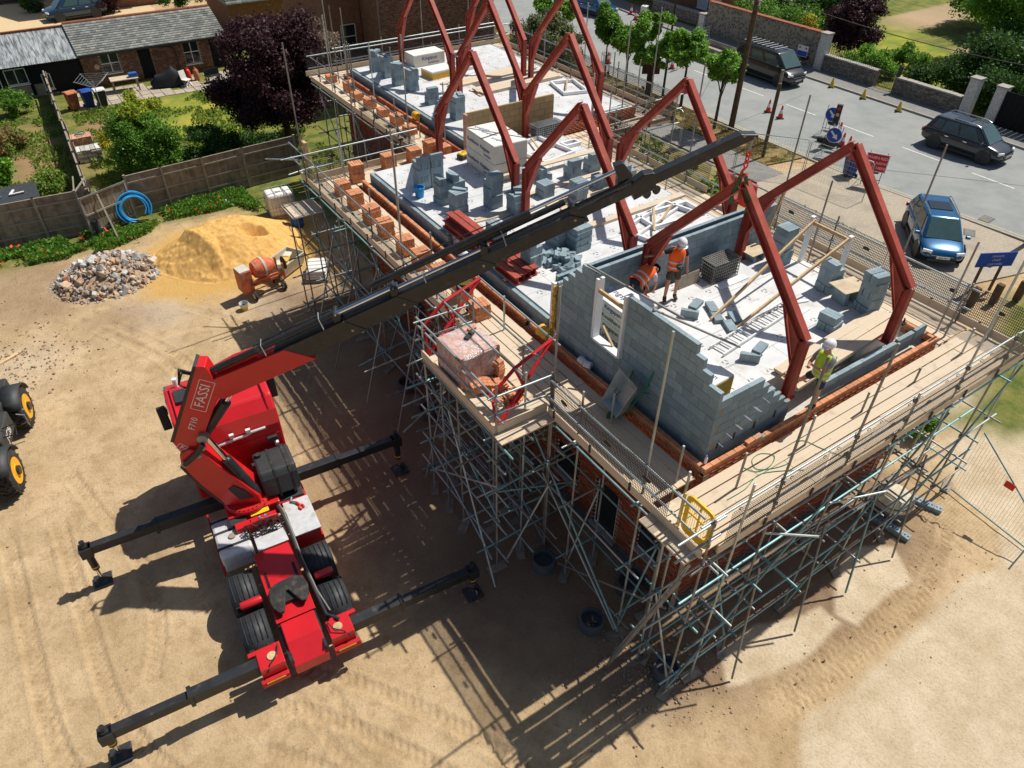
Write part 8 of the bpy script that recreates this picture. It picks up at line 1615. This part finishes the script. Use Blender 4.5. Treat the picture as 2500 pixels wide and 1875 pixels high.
t = T('board_sign', 'brown board sign with a white crest on the verge', 'sign', (33.3, 33.9, 0), R(-35)); MB().box(-.55, .55, -.03, .03, 1.35, 2.3).build('board', 'boots', t, bev=.02); MB().lathe([(.005, 0), (.14, 0), (.16, .004), (.005, .006)], (0, -.04, 2.05), 14, 'y').build('crest', 'plastic_white', t); [txt('lettering', s_, .13, 'sign_red', t, face_m((0, -.034, 1.78 - .16 * k), (1, 0, 0), (0, 0, 1))) for k, s_ in enumerate(('ST MICHAELS', 'BUILDERS', 'SITE'))]; MB().box(-.2, .2, .0, .04, 0, 1.35).build('post', 'boots', t)
t = T('car_park_sign', 'blue car park sign on posts by the forecourt hedge', 'sign', (29.0, 9.7, 0), R(-28)); MB().box(-.75, .75, -.02, .02, 1.15, 1.75).build('board', 'sign_blue', t); [txt('lettering', s_, .13, 'cloth_lilac', t, face_m((0, -.024, 1.6 - .17 * k), (1, 0, 0), (0, 0, 1))) for k, s_ in enumerate(('PRIVATE', 'STAFF', 'CAR PARK'))]; [MB().box(x - .04, x + .04, .02, .1, 0, 1.7).build('post', 'pole_wood', t) for x in (-.4, .4)]
for k, (x, y) in enumerate(((28.6, 9.0), (29.6, 8.6), (27.6, 9.35))): o = MB().box(x - .12, x + .12, y - .12, y + .12, 0, .85).build('timber_bollard', 'pole_wood', None, bev=.02); tag(o, ('dark square timber bollard in front of the blue car park sign', 'dark square timber bollard nearest the grass right of the car park sign', 'dark square timber bollard nearest the blue car')[k], 'bollard', 'timber bollards')
t = T('notice_sign', 'white and blue notice against the flint wall beside the van', 'sign', (46.6, 32.9, .08), R(-85)); a_frame(t, .6, 1.3, .5); MB().box(-.4, .4, -.04, -.02, .6, 1.3).build('board', 'white_paint', t); MB().box(-.38, .38, -.046, -.04, .62, .95).build('blue_panel', 'sign_blue', t); [MB().lathe([(.005, 0), (.07, 0), (.07, .006), (.005, .006)], (x, -.048, 1.15), 12, 'y').build('symbol', 'sign_red', t) for x in (-.25, .25)]
hf = TW('mesh_fence', 'temporary mesh fence panels beside the footpath', 'fence', (30, 22.5, 0))
for (x0, y0), (x1, y1) in (((29.2, 26.8), (29.5, 23.2)), ((29.5, 23.1), (31.6, 20.6)), ((31.6, 20.5), (31.9, 17.2)), ((28.9, 30.4), (29.2, 26.9))):
    P0, P1 = Vector((x0, y0, 0)), Vector((x1, y1, 0)); MB().path([P0, P0 + Vector((0, 0, 1.85)), P0.lerp(P1, .04) + Vector((0, 0, 1.95)), P0.lerp(P1, .96) + Vector((0, 0, 1.95)), P1 + Vector((0, 0, 1.85)), P1], .02, 6).build('panel_frame', 'galv', hf, True); b = MB()
    for k in range(24): p = P0.lerp(P1, (k + .5) / 24); b.bar(p + Vector((0, 0, .15)), p + Vector((0, 0, 1.9)), .005, .005)
    for k in range(9): b.bar(P0 + Vector((0, 0, .2 + k * .2)), P1 + Vector((0, 0, .2 + k * .2)), .005, .005)
    b.build('mesh', 'galv', hf)
gf = TW('mesh_fence', 'low mesh barrier panel lying out from the front scaffold corner', 'fence', (17.8, 3.2, 0)); MB().path([(18.1, 4.4, 2.3), (17.75, 2.1, .9), (16.9, 2.05, .05)], .02, 6).path([(18.1, 4.4, .1), (17.8, 2.1, .1)], .02, 6).build('panel_frame', 'galv_shade', gf, True); b = MB()
for k in range(28): b.bar(Vector((18.1, 4.4, 2.2)).lerp(Vector((17.75, 2.1, .9)), k / 27), Vector((18.1, 4.4, .1)).lerp(Vector((17.78, 2.1, .1)), k / 27), .005, .005)
b.build('mesh', 'galv', gf); MB().box(17.88, 17.9, 3.1, 3.35, 1.35, 1.55).build('red_tag', 'cone_red', gf)
# ------------------------------------------------------------------ far side of the road
g = NG('flint'); v_ = g.n('ShaderNodeTexVoronoi'); v_.inputs['Scale'].default_value = 5.5; g.l(g.pos, v_.inputs['Vector']); c = g.mix(g.ramp(v_.outputs['Distance'], [(.25, 0.), (.6, 1.)]), g.mix(g.n('ShaderNodeObjectInfo').outputs['Random'], (.10, .10, .10), (.12, .11, .10)), (.33, .29, .23)); c = g.mix(g.ramp(g.noise(2, 5), [(.45, 0.), (.7, .5)]), c, (.24, .2, .14)); g.base(c); g.set(rough=.9); g.bump(v_.outputs['Distance'], .8, .05); MT['flint'] = g.m
brickwork_mat('stone_wall', (.16, .14, .115), (.26, .23, .185), (.36, .32, .26))
def street_wall(lb, y0, y1, h, mat='flint', x=47.1, cope='tile_red', thick=.35):
    t = TW('boundary_wall', lb, 'wall', (x, y0, 0))
    if mat == 'stone':
        MB().box(x + .02, x + thick, y0, y1, 0, h).build('core', 'mortar', t); r = np.random.RandomState(int(y0 * 10)); V = []; F = []; A = []; z = .02
        while z < h - .03:
            hh = r.uniform(.07, .13); y = y0 - r.rand() * .2
            while y < y1:
                ln = r.uniform(.14, .36); a, b_ = max(y0, y) + .008, min(y1, y + ln) - .008; y += ln
                if b_ - a < .04: continue
                p = x - r.rand() * .03; zt = min(h, z + hh) - .012; o = len(V); V += [(p, a, z), (p, b_, z), (p, b_, zt), (p, a, zt), (x + .05, a, z), (x + .05, b_, z), (x + .05, b_, zt), (x + .05, a, zt)]; F += [(o, o + 3, o + 2, o + 1), (o + 3, o + 7, o + 6, o + 2), (o, o + 4, o + 7, o + 3), (o + 1, o + 2, o + 6, o + 5)]; A += [r.rand()] * 4
            z += hh
        ob('stonework', np_mesh('stonework', V, F, 'stone_wall', {'rv': ('FACE', A)}), t, kind='stuff')
    else: MB().box(x, x + thick, y0, y1, 0, h).build('face', mat, t)
    n = max(1, int((y1 - y0) / .35)); d = (y1 - y0) / n
    for k in range(n): MB().box(x - .05, x + thick + .05, y0 + k * d + .005, y0 + (k + 1) * d - .005, h, h + .07 + rnd.uniform(0, .02)).build('coping', cope, t)
    return t
street_wall('tall dark flint wall with a brick coping beside the van', 32.0, 42.6, 2.25); street_wall('low stone wall between the flint wall pillar and the iron gate', 27.3, 31.4, 1.0, 'stone', 47.05, 'kerb'); street_wall('low stone wall below the dark hedge right of the iron gate', 21.5, 25.9, 1.0, 'stone', 46.9, 'kerb'); street_wall('low flint wall before the house across the road', 43.2, 50, .9, 'flint', 48.3, 'kerb')
for y, h, lb in ((31.7, 2.3, 'stone gate pillar at the end of the flint wall'), (21.1, 2.15, 'leaning stone pillar at the hedge end'), (19.5, 2.1, 'stone pillar beside the dark boarded gates'), (42.9, 1.3, 'short stone pillar at the house gateway')): t = T('gate_pillar', lb, 'pillar', (47.15, y, 0)); MB().box(-.28, .28, -.28, .28, 0, h).build('shaft', 'stone_rub', t); MB().box(-.33, .33, -.33, .33, h, h + .1).build('cap', 'kerb', t)
t = TW('iron_gate', 'black iron railed gate between the low stone walls', 'gate', (47.1, 26.6, 0)); b = MB(); [b.box(47.08, 47.1, 25.98 + k * .11, 26.0 + k * .11, .12, 1.25) for k in range(12)]; b.build('bars', 'black_steel', t); MB().box(47.07, 47.11, 25.95, 27.25, .2, .24).box(47.07, 47.11, 25.95, 27.25, 1.1, 1.14).build('rails', 'black_steel', t); MB().box(47.05, 47.13, 25.72, 25.95, .9, 1.7).build('lattice_panel', 'black_steel', t)
t = TW('boarded_gate', 'tall dark boarded gates in the shade', 'gate', (47, 17, 0)); [MB().box(47.0, 47.05, 12.2 + k * .31, 12.49 + k * .31, .08, 2.0).build('board', 'black_wood', t) for k in range(23)]
t = TW('railing', 'black railing panels under the purple tree', 'railing', (47.3, 29, 0)); b = MB(); [b.box(47.2, 47.22, 27.4 + k * .16, 27.42 + k * .16, 1.07, 1.7) for k in range(25)]; b.build('bars', 'black_steel', t)
eh = TW('terrace_house', 'brick terrace house with sash windows across the road', 'house', (55, 47, 0)); MB().box(50.6, 58, 43.5, 60, 0, 6).build('wall', 'old_brick', eh); [windowed(eh, 50.55, y, .7, 1.1, 1.6, 2, 2, 'x', 'white_paint', 'cloth_lilac') for y in (45.0, 46.4, 52)]; MB().ext([(50.2, 43.2, 6), (54.3, 43.2, 8.6), (58.4, 43.2, 6)], (0, 17, 0)).build('roof', 'slate', eh)
hedge('dark clipped hedge rising behind the low stone wall', 48.2, 50.6, 19.5, 25.6, 2.2, 'leaf_dark', 16000, 81, .08); hedge('tall dark evergreen mass above the boarded gates', 50.5, 56, 15, 24.5, 3.4, 'leaf_dark', 26000, 82, .1); hedge('bright leafy bush beside the iron gate', 48.2, 50.6, 27.8, 30.8, 1.5, 'leaf_street', 9000, 83, .08); hedge('rounded green bushes on the sloping lawn', 52.2, 55, 27.2, 30.6, 1.1, 'leaf_green', 6000, 84); hedge('tall green hedge at the back of the lawn', 56, 64, 38, 44, 3.0, 'leaf_dark', 16000, 85, .12); hedge('green and yellow shrubs above the flint wall', 48.4, 52, 34.5, 41.5, 2.6, 'leaf_green', 16000, 86, .09)
shrub('golden yellow shrub above the flint wall coping', (49.3, 34.9, 0), (.9, 1.2, 1.5), 'leaf_yellow', 5000, .07, 87, 18, .35)
tree('dark purple leaved tree across the road', (51.6, 32.6, 0), 4, (2.3, 2.2, 2.2, 2.0), 'leaf_purple', 26000, .08, 91, .16, 34, .6); tree('broad bright green tree filling the corner garden', (60, 24.5, 0), 6, (4.2, 5.5, 5.5, 3.2), 'leaf_street', 60000, .10, 92, .25, 70, 1.0, limbs=14); tree('pale green tree behind the corner garden', (68, 31, 0), 6, (3.5, 4.5, 4.5, 3.0), 'leaf_green', 30000, .12, 93, .25, 50, 1.0); tree('green tree beyond the lawn by the gravel path', (65, 41, 0), 5, (3.2, 3.5, 3.5, 2.6), 'leaf_green', 22000, .12, 94, .2, 40, .8)
for lb, x, y, cr_, n_, sd_, mt_, tk_ in (('young street tree with a tuft of leaves beside the telegraph pole', 32.8, 27.7, (3.4, 1.0, 1.0, .75), 6500, 101, 'leaf_street', .10), ('pollarded street tree with clustered leaves opposite the trailer', 33.2, 30.9, (3.7, 1.0, 1.0, .95), 6500, 102, 'leaf_street', .10), ('dense broad street tree behind the brown board sign', 33.2, 33.6, (3.4, 1.35, 1.35, 1.55), 14000, 103, 'leaf_street', .11), ('forked pollarded street tree behind the rear scaffold', 33.2, 36.0, (3.0, .9, .95, .65), 4500, 104, 'leaf_street', .10), ('slim street tree inside a metal tree guard', 33.3, 38.2, (3.4, .9, .9, 1.1), 8000, 105, 'leaf_green', .06), ('leafy street tree further along the verge', 33.6, 44.5, (3.2, 1.2, 1.2, 1.2), 8000, 106, 'leaf_street', .1)): tree(lb, (x, y, 0), 4, (cr_[0], cr_[1] * 1.3, cr_[2] * 1.3, cr_[3] * 1.25), mt_, n_ * 2, .075, sd_, tk_, 30, .32, group='street trees', limbs=7, name='street_tree')
tg = T('tree_guard', 'black metal guard around the slim street tree', 'tree guard', (33.3, 38.2, 0)); [tube_ob('bar', (.3 * math.cos(a), .3 * math.sin(a), 0), (.3 * math.cos(a), .3 * math.sin(a), 1.6), .012, 'black_steel', tg) for a in np.linspace(0, 5.6, 9)]; [MB().path([(.3 * math.cos(a), .3 * math.sin(a), z) for a in np.linspace(0, 2 * PI, 17)], .014, 5).build('hoop', 'black_steel', tg, True) for z in (.4, 1.0, 1.5)]
tree('large olive leaved tree between the rear block and the footpath', (27.2, 37.0, 0), 6, (3.1, 2.3, 3.2, 2.4), 'leaf_olive', 32000, .075, 107, .16, 50, .6, limbs=12); hedge('mixed planting strip between the street scaffold and the footpath', 24, 28.6, 20.5, 33, .35, 'leaf_weed', 6000, 108, .07, 'planting'); shrub('bushy weed clump at the street corner of the scaffold', (19.5, 6.3, 0), (.6, .5, .4), 'leaf_green', 2500, .06, 109, 10, .2)
cover('verge_grass_blades', 'dry grass on the street verge and forecourt edge', [([(31.4, 22.7), (33.7, 22.3), (33.7, 45), (31.4, 45)], 1)], 16000, .08, 'leaf_dry', 64, .05, .5)
